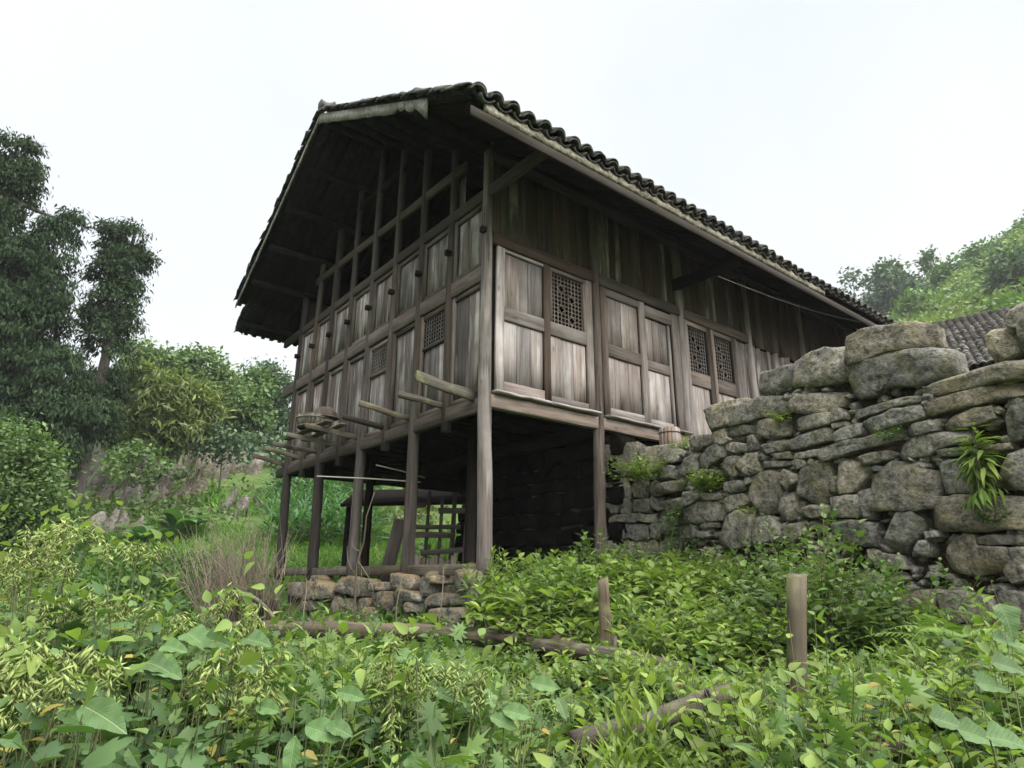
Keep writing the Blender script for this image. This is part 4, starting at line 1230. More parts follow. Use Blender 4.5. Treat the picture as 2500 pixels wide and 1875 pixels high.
# loose stones the gable sill rests on
foot = empty('sill_stones', (-0.1, 2.6, -0.6), 'tumbled row of stones with orange lichen under the gable sill', 'stones')
build_wall(foot, FOOT_STONES, np.array([-0.16, 0.0]), np.array([0.0, 1.0]) * -1, M_RUBBLE, seed=31, depth=0.28, off=(-0.03, 0.10), bulge=0.06) if False else None
for k, pl in enumerate(FOOT_STONES):
    pl2 = [(-a_, b_) for a_, b_ in pl][::-1]
    me, c = stone_mesh(pl2, 0.26, 0.02, 3100 + k, n=30, rough=1.1, grow=1.06)
    d_ = np.array([0.0, -1.0])
    obj('stone', me, M_RUBBLE, foot, wall_matrix((-0.16, 0.0), d_, c[0], c[1], rng.uniform(-0.04, 0.08)))
acc = Acc(); acc.box((-0.02, -0.3, -1.1), (0.12, 5.9, -0.20)); obj('bank', acc.mesh('bank'), M_EARTH, foot)
# ================================================================== leaves
def leaf_template(outline, fold=0.10, droop=0.12, mid=True):
    """outline: list of (halfwidth, y) from base to tip; returns V (k,3), F tris; unit length along +Y"""
    L = outline
    V = [(0, 0, 0)]
    F = []
    prev = None
    for w, y in L:
        z = -droop * y * y
        k = len(V)
        V += [(-w, y, z + fold * w), (0, y, z), (w, y, z + fold * w)]
        if prev is None:
            F += [(0, k + 1, k), (0, k + 2, k + 1)]
        else:
            p_ = prev
            F += [(p_, p_ + 1, k + 1), (p_, k + 1, k), (p_ + 1, p_ + 2, k + 2), (p_ + 1, k + 2, k + 1)]
        prev = k
    k = len(V)
    V.append((0, 1, -droop))
    F += [(prev, prev + 1, k), (prev + 1, prev + 2, k)]
    return np.array(V, float), np.array(F)


def fan_template(pts, droop=0.15):
    """flat lobed leaf: outline polygon around a centre point"""
    P = np.array(pts, float)
    c = np.array([0, 0.45])
    V = np.vstack([[c[0], c[1], 0.05], np.column_stack([P, -droop * ((P[:, 0]) ** 2 + (P[:, 1] - 0.45) ** 2) * 1.6])])
    n_ = len(P)
    F = np.array([(0, 1 + k, 1 + (k + 1) % n_) for k in range(n_)])
    return V, F


T_OVATE = leaf_template([(0.24, 0.18), (0.30, 0.42), (0.17, 0.74)], 0.35, 0.22)
T_OVAL = leaf_template([(0.20, 0.10), (0.31, 0.30), (0.31, 0.55), (0.19, 0.82)], 0.30, 0.15)
T_LANCE = leaf_template([(0.10, 0.25), (0.085, 0.62)], 0.4, 0.35)
T_BLADE = leaf_template([(0.045, 0.35), (0.035, 0.72)], 0.3, 0.55)
T_LOBED = fan_template([(0, 0.05), (0.16, -0.06), (0.36, 0.02), (0.50, 0.22), (0.36, 0.32), (0.48, 0.50), (0.40, 0.64), (0.22, 0.62), (0.17, 0.82), (0, 1.0), (-0.17, 0.82), (-0.22, 0.62), (-0.40, 0.64), (-0.48, 0.50), (-0.36, 0.32), (-0.50, 0.22), (-0.36, 0.02), (-0.16, -0.06)])
T_HEART = leaf_template([(0.30, 0.04), (0.36, 0.22), (0.33, 0.45), (0.19, 0.74)], 0.35, 0.28)
T_CUT = fan_template([(0, 0), (0.10, 0.12), (0.34, 0.10), (0.16, 0.26), (0.42, 0.36), (0.15, 0.42), (0.36, 0.60), (0.12, 0.58), (0.22, 0.80), (0.06, 0.74), (0, 1.0), (-0.06, 0.74), (-0.22, 0.80), (-0.12, 0.58), (-0.36, 0.60), (-0.15, 0.42), (-0.42, 0.36), (-0.16, 0.26), (-0.34, 0.10), (-0.10, 0.12)])
T_CARD = (np.array([(0, 0, 0), (-0.30, 0.45, 0.05), (0, 1, -0.08), (0.30, 0.45, 0.05)], float), np.array([(0, 2, 1), (0, 3, 2)]))
T_SPRAY = (np.array([(0, 0, 0), (-0.16, 0.5, 0.02), (0, 1, -0.1), (0.16, 0.45, 0.02)], float), np.array([(0, 2, 1), (0, 3, 2)]))
_a = np.arange(4) * math.pi / 2
T_POD = (np.vstack([[0, 0, 0], np.column_stack([np.cos(_a) * 0.10, np.full(4, 0.45), np.sin(_a) * 0.10]), [0, 1, -0.08]]),
         np.array([(0, 1 + k, 1 + (k + 1) % 4) for k in range(4)] + [(5, 1 + (k + 1) % 4, 1 + k) for k in range(4)]))


def scatter(tmpl, pos, axis, nrm, size, wid=None):
    """copies of a template: base at pos, +Y along axis, +Z near nrm"""
    TV, TF = tmpl
    y = axis / (np.linalg.norm(axis, axis=1)[:, None] + 1e-9)
    x = np.cross(y, nrm); x /= np.linalg.norm(x, axis=1)[:, None] + 1e-9
    z = np.cross(x, y)
    size = np.asarray(size, float)
    sx = size if wid is None else size * wid
    V = pos[:, None] + (x[:, None] * TV[None, :, 0:1] * sx[:, None, None] + y[:, None] * TV[None, :, 1:2] * size[:, None, None] + z[:, None] * TV[None, :, 2:3] * size[:, None, None])
    N, k = len(pos), len(TV)
    F = (TF[None] + (np.arange(N) * k)[:, None, None]).reshape(-1, TF.shape[1])
    return V.reshape(-1, 3), F


def shoot_leaves(base, top, nl, size, rg, t0=0.2, elev=(-15, 50), petiole=0.25, jitter=0.25, pairs=True, prof=None):
    """leaf placements along many shoots"""
    N = len(base)
    k = np.arange(nl)
    t = t0 + (1 - t0) * (k + 0.6) / nl
    ph = rg.uniform(0, 6.28, N)
    az = ph[:, None] + (k[None] * math.pi + (k[None] // 2) * math.pi / 2 if pairs else k[None] * 2.4) + rg.normal(0, jitter, (N, nl))
    ax = top - base
    bend = rg.normal(0, 0.06, (N, 3)) * np.linalg.norm(ax, axis=1)[:, None]
    pos = base[:, None] + ax[:, None] * t[None, :, None] + bend[:, None] * (t * (1 - t) * 4)[None, :, None]
    el = np.radians(np.interp(t, [t0, 1], elev))[None] + rg.normal(0, 0.22, (N, nl))
    d = np.stack([np.cos(az) * np.cos(el), np.sin(az) * np.cos(el), np.sin(el)], -1)
    nr = np.stack([-np.cos(az) * np.sin(el), -np.sin(az) * np.sin(el), np.cos(el)], -1) + rg.normal(0, 0.28, (N, nl, 3))
    pr = prof(t) if prof is not None else np.interp(t, [t0, 0.55, 0.85, 1], [0.8, 1.0, 0.8, 0.45])
    sz = np.asarray(size)[:, None] * pr[None] * rg.uniform(0.75, 1.2, (N, nl))
    pos = pos + d * (sz * petiole)[..., None]
    return pos.reshape(-1, 3), d.reshape(-1, 3), nr.reshape(-1, 3), sz.ravel()


def stems_np(base, top, r, rg, k=3):
    """thin straight stems as 3-sided tubes, vectorised"""
    N = len(base)
    ax = top - base
    ref = np.tile(np.array([0.3, 0.9, 0.1]), (N, 1))
    a = np.cross(ax, ref); a /= np.linalg.norm(a, axis=1)[:, None] + 1e-9
    b_ = np.cross(ax, a); b_ /= np.linalg.norm(b_, axis=1)[:, None] + 1e-9
    ang = np.arange(k) * 2 * math.pi / k
    off = a[:, None] * np.cos(ang)[None, :, None] + b_[:, None] * np.sin(ang)[None, :, None]
    r = np.broadcast_to(r, (N,))
    V = np.concatenate([base[:, None] + off * r[:, None, None], top[:, None] + off * (r * 0.4)[:, None, None]], 1)
    j = np.arange(k); jn = (j + 1) % k
    F = np.stack([j, jn, k + jn, k + j], -1)
    F = (F[None] + (np.arange(N) * 2 * k)[:, None, None]).reshape(-1, 4)
    return V.reshape(-1, 3), F


L_WEED = leafmat('weed_leaf', (0.0450, 0.0897, 0.0252), (0.0850, 0.1440, 0.0399), (0.1438, 0.2030, 0.0588), trans=0.35)
L_BRIGHT = leafmat('bright_leaf', (0.0775, 0.1357, 0.0294), (0.1438, 0.2100, 0.0462), (0.2313, 0.2891, 0.0714), trans=0.4)
L_DARK = leafmat('hop_leaf', (0.0325, 0.0708, 0.0231), (0.0625, 0.1156, 0.0378), (0.1063, 0.1676, 0.0546), trans=0.3)
L_POD = leafmat('pale_pod', (0.1792, 0.2376, 0.0650), (0.2800, 0.3456, 0.1150), (0.4032, 0.4536, 0.1900), trans=0.35, rough=0.6)
L_BIG = leafmat('broad_pale_leaf', (0.0672, 0.1350, 0.0400), (0.1008, 0.1782, 0.0550), (0.1568, 0.2268, 0.0850), trans=0.35, rough=0.45)
L_GRASS = leafmat('grass_blade', (0.0504, 0.1134, 0.0160), (0.0840, 0.1782, 0.0250), (0.1344, 0.2268, 0.0400), trans=0.35, patch=0.35, patch_amt=0.6)
L_STEM = leafmat('green_stem', (0.05, 0.07, 0.025), (0.08, 0.10, 0.04), (0.12, 0.10, 0.05), trans=0.0)
L_DRY = leafmat('dry_twig', (0.07, 0.055, 0.04), (0.14, 0.115, 0.085), (0.22, 0.19, 0.145), trans=0.0)
L_WHITE = leafmat('white_petal', (0.6, 0.6, 0.58), (0.7, 0.7, 0.68), (0.8, 0.8, 0.78), trans=0.2)
L_FERN = leafmat('fern_frond', (0.0616, 0.1242, 0.0220), (0.1120, 0.1890, 0.0350), (0.1792, 0.2484, 0.0600), trans=0.4)
L_WEEDLOW = leafmat('meadow_weed_leaf', (0.0336, 0.0756, 0.0180), (0.0616, 0.1188, 0.0280), (0.1008, 0.1728, 0.0400), trans=0.3, patch=0.4, patch_amt=0.5)


def dl(D, L):
    """forward / sideways metres from the camera stand -> x,y"""
    return C2 + np.outer(np.atleast_1d(D), FWD) + np.outer(np.atleast_1d(L), RGT)


def poisson(n, D, L, rg):
    Dv = np.sqrt(rg.uniform(D[0] ** 2, D[1] ** 2, n))
    f = rg.uniform(0, 1, n)
    Lv = (L[0] + (L[1] - L[0]) * f)
    return Dv, Lv


def in_wall(xy):           # beyond the stone walls or inside the house footprint
    s = (xy - WA0) @ WAD
    o = (xy - WA0) @ WAN
    bad = (o < 0.12) & (s > -0.4)
    bad |= (xy[:, 0] > 1.85) & (xy[:, 1] > -1.6)
    bad |= (xy[:, 0] > -0.12) & (xy[:, 1] > -0.15) & (xy[:, 0] < 9)
    bad |= (np.hypot(xy[:, 0] + 0.69, xy[:, 1] + 2.54) < 0.10) | (np.hypot(xy[:, 0] + 1.46, xy[:, 1] + 4.43) < 0.13)
    return bad


def undergrowth(name, label, n, D, L, hgt, nl, size, tmpl, mat, seed, elev=(-15, 50), lean=0.25, mask=None, smat=None, topfn=None, dens=None, t0=0.2, spread=None, stem_r=0.003):
    rg = np.random.default_rng(seed)
    Dv, Lv = poisson(n, D, L, rg)
    if spread: Lv = Lv * np.interp(Dv, spread[0], spread[1])
    xy = dl(Dv, Lv)
    keep = ~in_wall(xy)
    if dens is not None: keep &= rg.uniform(0, 1, len(xy)) < dens(Dv, Lv, xy)
    if mask is not None: keep &= mask(Dv, Lv, xy)
    xy, Dv, Lv = xy[keep], Dv[keep], Lv[keep]
    z = ground_h(xy)
    N = len(xy)
    h = rg.uniform(*hgt, N) * (1 + 0.55 * vnoise(xy * 1.1, seed, 2))
    base = np.column_stack([xy, z - 0.02])
    top = base + np.column_stack([rg.normal(0, lean, N) * h, rg.normal(0, lean, N) * h, h])
    if topfn is not None:
        zt = topfn(Dv, Lv, xy) + rg.normal(0, 0.05, N) - np.abs(rg.normal(0, 0.07, N))
        top[:, 2] = np.maximum(zt, base[:, 2] + 0.08)
        base[:, 2] = np.maximum(base[:, 2], top[:, 2] - hgt[1])
    sz = rg.uniform(*size, N)
    a = Acc()
    a.add(*scatter(tmpl, *shoot_leaves(base, top, nl, sz, rg, elev=elev, t0=t0)))
    o = obj(name, a.mesh(name), mat)
    tag(o, label, 'undergrowth', kind='stuff')
    V, F = stems_np(base, top, stem_r, rg)
    o2 = obj('stems', mesh_np('stems', V, F), smat or L_STEM, o)
    tag(o2, kind='stuff')
    return o


# canopy of the thicket in front of the camera
def canopy(D, L, xy):
    x = L / np.maximum(D, 0.5)                 # left / right
    z = np.interp(x, [-0.9, -0.6, -0.42, -0.25, 0.0, 0.25, 0.5, 0.9], [-0.22, -0.26, -0.32, -0.42, -0.52, -0.56, -0.50, -0.36])
    z = z + np.interp(D, [1.0, 1.6, 2.2, 3.0, 4.5], [-0.12, -0.10, 0.0, 0.0, -0.12])
    z = z - 0.13 * smoothstep(2.6, 3.4, D) * smoothstep(0.30, 0.12, np.abs(x + 0.12))
    z = z - 0.30 * smoothstep(1.6, 2.0, D) * smoothstep(3.2, 3.0, D) * smoothstep(-0.02, 0.06, x) * smoothstep(0.40, 0.32, x)
    return z + 0.17 * vnoise(xy * 1.5, 77, 3)


SP = ([0.8, 4.8], [0.8, 4.8])
undergrowth('thicket', 'dark lobed leaves of the climbing thicket across the foreground', 4600, (0.9, 4.3), (-1.5, 0.95), (0.2, 0.55), 9, (0.055, 0.10), T_LOBED, L_DARK, 101,
            elev=(0, 25), lean=0.3, topfn=lambda D, L, xy: canopy(D, L, xy) - 0.03, spread=SP, dens=lambda D, L, xy: np.interp(L / D, [-1.5, -0.9, 0.15, 0.4, 0.9], [0.5, 1, 1, 0.35, 0.2]))
undergrowth('thicket', 'small oval green leaves mixed through the left foreground thicket', 3200, (0.9, 4.6), (-1.55, 0.5), (0.2, 0.5), 10, (0.03, 0.055), T_OVATE, L_WEED, 102,
            elev=(-10, 45), lean=0.35, topfn=canopy, spread=SP)
undergrowth('leafy_scrub', 'bright oval leaved scrub filling the right foreground', 2250, (1.2, 4.6), (0.05, 1.15), (0.25, 0.5), 11, (0.06, 0.11), T_OVATE, L_BRIGHT, 103,
            elev=(-20, 45), lean=0.3, topfn=lambda D, L, xy: canopy(D, L, xy) + 0.03, spread=SP)
undergrowth('mugwort', 'grey green cut leaved herbs below the fallen log in the foreground', 1100, (1.5, 4.8), (-0.35, 0.7), (0.25, 0.5), 11, (0.07, 0.14), T_CUT, L_WEED, 104,
            elev=(5, 60), lean=0.2, topfn=lambda D, L, xy: canopy(D, L, xy) + 0.04, spread=SP, dens=lambda D, L, xy: np.clip(0.45 + 1.1 * vnoise(xy * 1.1, 12, 2), 0.05, 1))
undergrowth('bramble', 'oval leaved brambles woven through the middle of the foreground', 1100, (1.4, 4.8), (-0.4, 0.3), (0.25, 0.5), 10, (0.05, 0.09), T_OVATE, L_BRIGHT, 106,
            elev=(-10, 45), lean=0.35, topfn=lambda D, L, xy: canopy(D, L, xy) + 0.02, spread=SP, dens=lambda D, L, xy: np.clip(0.5 - 1.1 * vnoise(xy * 1.1, 12, 2), 0.1, 1))
undergrowth('grassy_herbs', 'narrow leaved bright herbs between the log and the foreground thicket', 220, (2.2, 5.0), (-0.3, 0.35), (0.2, 0.45), 12, (0.07, 0.12), T_LANCE, L_BRIGHT, 105,
            elev=(20, 70), lean=0.2, topfn=lambda D, L, xy: canopy(D, L, xy) + 0.05, spread=SP)


L_YELLOW = leafmat('yellowed_leaf', (0.16, 0.15, 0.03), (0.24, 0.20, 0.045), (0.20, 0.11, 0.04), trans=0.35)
undergrowth('dying_leaves', 'yellow and brown dying leaves scattered through the foreground', 420, (1.0, 4.6), (-0.9, 0.9), (0.15, 0.4), 4, (0.04, 0.085), T_OVATE, L_YELLOW, 107,
            elev=(-60, 20), lean=0.4, topfn=lambda D, L, xy: canopy(D, L, xy) + 0.03, spread=SP)
undergrowth('tall_herbs', 'taller herb shoots standing above the foreground thicket', 200, (1.5, 4.4), (-0.9, 0.9), (0.3, 0.6), 16, (0.06, 0.11), T_LANCE, L_BRIGHT, 108,
            elev=(-10, 60), lean=0.25, topfn=lambda D, L, xy: canopy(D, L, xy) + 0.14, spread=SP, dens=lambda D, L, xy: np.where(np.abs(L / D - 0.1) < 0.28, 0.25, 1.0))


# weeds between the log and the house
def midtop(D, L, xy):
    px_ = L / D
    return np.interp(px_, [-0.5, -0.10, -0.04, 0.03, 0.12, 0.3, 0.45, 0.7], [0.0, 0.02, 0.02, 0.42, 0.44, 0.50, 0.55, 0.55])


def midw(D, L, xy):
    return (L / D > -0.045 + 0.02 * (7 - D)) | (xy[:, 0] < -0.4)


def clumpy(D, L, xy):
    return np.clip(0.62 + 1.5 * vnoise(xy * 1.3, 19, 2), 0.06, 1)


def behind_log(D, L, xy):
    return (D > 5.0 - 0.53 * L) | ((L > 1.3) & (D > 4.4))


undergrowth('nettle_bed', 'bed of bright green weeds growing in front of the corner post and walls', 1300, (4.4, 7.6), (-0.05, 0.75), (0.20, 0.46), 12, (0.085, 0.16), T_OVATE, L_BRIGHT, 111,
            elev=(-25, 50), lean=0.22, spread=([4, 8], [4, 8]), mask=behind_log, dens=clumpy)
undergrowth('nettle_bed', 'mid green narrow leaved weeds crowding the foot of the stilts', 700, (4.6, 7.7), (-0.06, 0.75), (0.22, 0.48), 16, (0.09, 0.16), T_LANCE, L_WEED, 112,
            elev=(-10, 55), lean=0.22, spread=([4, 8], [4, 8]), mask=behind_log, dens=clumpy)
undergrowth('low_weeds', 'low dark weeds along the log and below the sill stones', 1700, (4.1, 7.5), (-1.25, 0.1), (0.10, 0.22), 8, (0.05, 0.10), T_OVATE, L_WEED, 113,
            elev=(-10, 40), lean=0.35, spread=([4, 8], [4, 8]))
undergrowth('low_weeds', 'shade weeds and herbs thick along the foot of the stone wall', 950, (2.6, 6.4), (0.32, 1.25), (0.2, 0.5), 13, (0.06, 0.12), T_OVATE, L_WEED, 114,
            elev=(-20, 45), lean=0.3, spread=([3, 7], [3, 7]))

# meadow beyond the house
def blades(name, label, n, D, L, hgt, mat, seed, wid=1.0, nl=5, mask=None, spread=([8, 30], [8, 30]), tmpl=T_BLADE, lean=0.5):
    rg = np.random.default_rng(seed)
    Dv, Lv = poisson(n, D, L, rg)
    Lv = Lv * np.interp(Dv, *spread)
    xy = dl(Dv, Lv)
    keep = ~((xy[:, 0] > -0.1) & (xy[:, 1] < 7.0) & (xy[:, 1] > -0.2) & (xy[:, 0] < 9)) & ~((xy[:, 0] > 1.9) & (xy[:, 1] < 4))
    if mask is not None: keep &= mask(Dv, Lv, xy)
    xy = xy[keep]
    N = len(xy)
    z = ground_h(xy)
    h = rg.uniform(*hgt, N * nl)
    pos = np.repeat(np.column_stack([xy, z - 0.03]), nl, 0) + np.column_stack([rg.normal(0, 0.05, (N * nl, 2)), np.zeros(N * nl)])
    d = np.column_stack([rg.normal(0, lean, (N * nl, 2)), np.ones(N * nl)])
    nr = np.column_stack([rg.normal(0, 1, (N * nl, 2)), np.full(N * nl, 0.2)])
    V, F = scatter(tmpl, pos, d, nr, h, np.full(N * nl, wid))
    o = obj(name, mesh_np(name, V, F), mat)
    return tag(o, label, 'grass', kind='stuff')


blades('meadow_grass', 'bright short grass of the meadow seen between the stilts', 9000, (7.5, 22), (-0.75, 0.12), (0.10, 0.30), L_GRASS, 121, wid=1.3)
undergrowth('meadow_weeds', 'rank green weeds growing over the meadow beyond the house', 2600, (7.2, 24), (-0.85, 0.10), (0.15, 0.40), 10, (0.10, 0.18), T_OVATE, L_WEEDLOW, 122, lean=0.4, spread=([7, 25], [7, 25]),
            dens=lambda D, L, xy: np.clip(0.35 + 0.9 * vnoise(xy * 0.35, 8, 2) + np.where(np.abs(D - 14.5) < 1.6, 0.5, 0), 0.05, 1))
# ================================================================== trees
TREE_LOBES = {
    'cedarA': [(-6.43, 19.95, 14.08, 1.05),(-5.98, 19.98, 13.44, 0.76),(-6.34, 19.96, 12.89, 0.89),(-5.81, 19.99, 12.67, 0.59),(-6.05, 19.98, 11.73, 0.49),(-7.04, 19.89, 12.93, 1.19),(-6.83, 19.91, 11.22, 1.35),(-5.83, 19.99, 10.21, 1.14),(-5.29, 20.02, 10.4, 0.95),(-4.82, 20.03, 11.48, 0.87),(-4.42, 20.04, 12.2, 0.59),(-4.54, 20.04, 10.66, 0.77),(-5.07, 20.03, 9.23, 1.32),(-5.34, 20.02, 7.96, 1.3),(-4.39, 20.04, 9.08, 1.03),(-4.56, 20.04, 7.82, 1.3),(-4.92, 20.03, 6.41, 1.46),(-3.95, 20.04, 6.61, 1.37),(-4.33, 20.04, 5.23, 1.45),(-3.24, 20.02, 5.58, 1.18),(-2.5, 19.98, 5.2, 0.9),(-4.35, 20.04, 3.98, 1.25),(-3.37, 20.02, 4.1, 1.08),(-6.39, 19.95, 8.98, 1.5),(-6.01, 19.98, 6.48, 1.64),(-5.38, 20.02, 4.44, 1.44)],
    'cedarB': [(-2.94, 21.01, 12.51, 0.77),(-2.29, 20.97, 12.93, 0.51),(-2.42, 20.98, 11.76, 0.92),(-1.77, 20.92, 11.85, 0.44),(-2.85, 21.0, 11.03, 0.76),(-2.4, 20.98, 10.18, 0.83),(-2.02, 20.95, 10.67, 0.59),(-2.95, 21.01, 9.84, 0.69),(-2.08, 20.95, 9.1, 0.74),(-2.6, 20.99, 8.6, 0.87),(-3.19, 21.02, 9.02, 0.58),(-2.24, 20.96, 7.75, 0.96),(-2.72, 21.0, 7.11, 0.91),(-2.79, 21.0, 5.86, 0.9),(-2.01, 20.95, 6.34, 0.72),(-2.17, 20.96, 5.09, 0.79)],
    'C': [(-0.4, 29.83, 10.65, 0.77),(0.32, 29.75, 9.98, 0.97),(0.64, 29.7, 10.67, 0.56),(-0.17, 29.81, 9.15, 0.96)],
    'D': [(2.78, 31.38, 10.91, 1.24),(2.09, 31.5, 10.93, 0.81),(3.78, 31.18, 10.37, 1.13),(3.18, 31.3, 9.61, 1.2),(4.35, 31.05, 9.5, 1.01)],
    'E': [(0.84, 28.67, 10.18, 0.25),(0.97, 28.65, 9.59, 0.35),(1.11, 28.62, 8.88, 0.44),(1.25, 28.6, 8.05, 0.49)],
    'F': [(-1.02, 23.86, 7.58, 0.84),(-0.23, 23.77, 6.89, 1.15),(-0.99, 23.86, 6.38, 0.96),(0.62, 23.64, 7.01, 1.05),(1.52, 23.48, 6.92, 0.76),(0.28, 23.69, 5.75, 0.96),(-1.16, 23.88, 5.57, 0.62),(1.13, 23.55, 5.85, 0.71)],
    'G': [(5.56, 32.81, 9.95, 1.29),(5.19, 32.91, 8.91, 1.17),(6.2, 32.65, 10.9, 1.02),(6.18, 32.65, 8.88, 1.28)],
    'H': [(8.41, 36.17, 11.66, 1.3),(8.01, 36.29, 10.65, 1.3),(8.91, 36.02, 9.47, 1.41),(7.87, 36.33, 12.73, 0.81),(7.92, 36.32, 8.44, 0.98)],
    'I': [(6.71, 35.61, 12.96, 0.55),(7.19, 35.49, 12.39, 0.61),(7.8, 35.31, 13.12, 0.43),(8.52, 35.09, 12.88, 0.49),(8.89, 34.98, 11.96, 0.67)],
    'J': [(2.59, 23.25, 5.59, 0.71),(3.16, 23.1, 5.33, 0.58),(2.11, 23.35, 5.14, 0.46),(3.05, 23.13, 4.81, 0.41)],
    'K': [(-1.22, 17.85, 4.04, 0.53),(-0.64, 17.76, 3.71, 0.45),(-1.68, 17.9, 3.61, 0.6)],
    'L': [(-4.4, 11.04, 2.56, 0.52),(-4.01, 11.04, 2.21, 0.47),(-4.37, 11.04, 1.78, 0.64),(-3.75, 11.03, 1.63, 0.47),(-3.97, 11.04, 1.13, 0.58),(-3.38, 11.02, 1.22, 0.3)],
    'N': [(5.97, 23.3, 4.85, 0.77),(6.98, 22.93, 4.47, 0.77),(8.03, 22.5, 4.75, 0.77),(7.6, 22.68, 4.07, 0.6),(8.93, 22.09, 4.46, 0.77)],
    'h1': [(98.34, 33.69, 47.03, 1.79),(98.41, 33.51, 44.48, 2.1),(97.75, 35.17, 43.81, 1.45)],
    'h2': [(98.14, 28.34, 45.96, 1.92),(98.14, 28.34, 42.92, 3.01),(97.53, 30.1, 41.0, 2.83),(98.75, 26.46, 41.63, 2.84)],
    'h3': [(111.36, 26.14, 52.96, 0.72),(111.2, 26.71, 51.38, 1.07),(111.29, 26.37, 49.36, 1.24)],
    'h4': [(107.25, 22.12, 46.56, 2.2),(106.89, 23.53, 45.21, 2.19)],
    'h5': [(86.74, 21.28, 34.91, 1.93),(86.26, 22.86, 33.83, 1.65)],
    'h6': [(111.05, 19.04, 49.02, 2.26),(111.29, 17.91, 45.38, 2.93)],
    'h7': [(74.4, 8.58, 31.27, 2.11),(74.42, 8.49, 28.58, 2.32),(74.16, 9.84, 28.46, 1.5)],
}
L_CEDAR = leafmat('cedar_spray', (0.0138, 0.0253, 0.0126), (0.0253, 0.0437, 0.0207), (0.0460, 0.0690, 0.0322), trans=0.15, patch=0.5, patch_amt=0.4, rough=0.8, spec=0.03)
L_TREE = leafmat('tree_leaf', (0.0375, 0.0744, 0.0230), (0.0725, 0.1260, 0.0368), (0.1250, 0.1860, 0.0575), trans=0.3, patch=0.5, patch_amt=0.4)
L_TREEB = leafmat('blue_green_tree_leaf', (0.0312, 0.0624, 0.0310), (0.0562, 0.0984, 0.0494), (0.0975, 0.1500, 0.0736), trans=0.25, patch=0.5, patch_amt=0.4)
L_BAMBOO = leafmat('bamboo_leaf', (0.0688, 0.0984, 0.0299), (0.1125, 0.1464, 0.0460), (0.1688, 0.1980, 0.0713), trans=0.35, patch=0.6, patch_amt=0.5)
L_HILL = leafmat('hill_scrub_leaf', (0.0392, 0.0837, 0.0234), (0.0840, 0.1553, 0.0325), (0.1680, 0.2228, 0.0455), trans=0.3, patch=0.045, patch_amt=0.75)
L_SLOPE = leafmat('slope_scrub_leaf', (0.0322, 0.0605, 0.0176), (0.0633, 0.0990, 0.0286), (0.1150, 0.1265, 0.0385), trans=0.3, patch=0.2, patch_amt=0.6)
W_TRUNK = wood('tree_bark', (0.03, 0.025, 0.02), (0.06, 0.05, 0.04), (0.10, 0.085, 0.07), light_amt=0.5, bump=0.8)


def crown_mesh(lobes, size, rg, tmpl=T_CARD, per=13, spread=0.24, droop=0.2, cover=0.8, up_bias=0.35, wid=1.0, cell=0.34):
    P, A, N, S_ = [], [], [], []
    for (x, y, z, r) in lobes:
        nc = int(max(6, 4 * math.pi * r * r / (cell * cell) * cover))
        d = rg.normal(0, 1, (nc, 3)); d[:, 2] += up_bias; d /= np.linalg.norm(d, axis=1)[:, None]
        rr = r * (1.0 - np.abs(rg.normal(0, 0.22, nc))) * rg.uniform(0.86, 1.16, nc)
        c = np.array([x, y, z]) + d * rr[:, None] * np.array([1, 1, 0.95])
        # ragged: drop clusters where a noise is low, so the sky shows through
        keep = vnoise(c * (0.9 / max(cell * 2, 0.3)), 4, 2) > -0.26
        c, d = c[keep], d[keep]
        m = len(c)
        p = np.repeat(c, per, 0) + rg.normal(0, spread, (m * per, 3)) * np.array([1, 1, 0.7])
        dd = np.repeat(d, per, 0)
        a = dd * 0.5 + rg.normal(0, 0.6, (m * per, 3)); a[:, 2] -= droop
        nn = dd * 0.8 + np.array([0, 0, 0.6]) + rg.normal(0, 0.45, (m * per, 3))
        P.append(p); A.append(a); N.append(nn); S_.append(size * rg.uniform(0.6, 1.35, m * per))
    return scatter(tmpl, np.vstack(P), np.vstack(A), np.vstack(N), np.concatenate(S_), np.full(sum(len(q) for q in S_), wid))


def tree(name, label, lobes, size, mat, seed, group=None, cat='tree', trunk=0.12, root=None, low=True, **kw):
    rg = np.random.default_rng(seed)
    Lb = np.array(lobes)
    top = Lb[np.argmax(Lb[:, 2])]
    if cat == 'shrub' and low:          # foliage down to the ground
        g_ = ground_h(Lb[:, :2])
        lobes = [tuple(q) for q in Lb] + [(q[0], q[1], q[2] * 0.5 + gz_ * 0.5, q[3] * 0.95) for q, gz_ in zip(Lb, g_)]
    if root is None: root = (Lb[:, 0].mean(), Lb[:, 1].mean())
    gz = float(ground_h([root])[0])
    e = empty(name, (root[0], root[1], gz), label, cat, group)
    V, F = crown_mesh(lobes, size, rg, **kw)
    o = obj('crown', mesh_np('crown', V, F), mat, e); tag(o, kind='stuff')
    a = Acc()
    b0 = np.array([root[0], root[1], gz - 0.3])
    end = np.array(top[:3])
    mid = b0 + (end - b0) * 0.5 + np.array([rg.normal(0, .2), rg.normal(0, .2), 0])
    t = np.linspace(0, 1, 9)[:, None]
    path = (1 - t) ** 2 * b0 + 2 * t * (1 - t) * mid + t ** 2 * end
    a.add(*tube_np(path, np.linspace(trunk, trunk * 0.15, 9), 7))
    for (x, y, z, r) in lobes:
        k = int(np.clip(np.argmin(np.abs(path[:, 2] - (z - r * 0.9))), 1, 7))
        s = path[k]; q = np.array([x, y, z])
        m_ = (s + q) / 2 + np.array([0, 0, -0.08 * np.linalg.norm(q - s)])
        tt = np.linspace(0, 1, 5)[:, None]
        a.add(*tube_np((1 - tt) ** 2 * s + 2 * tt * (1 - tt) * m_ + tt ** 2 * q, np.linspace(trunk * 0.35, trunk * 0.08, 5), 5))
    obj('trunk', a.mesh('trunk', True), W_TRUNK, e)
    return e


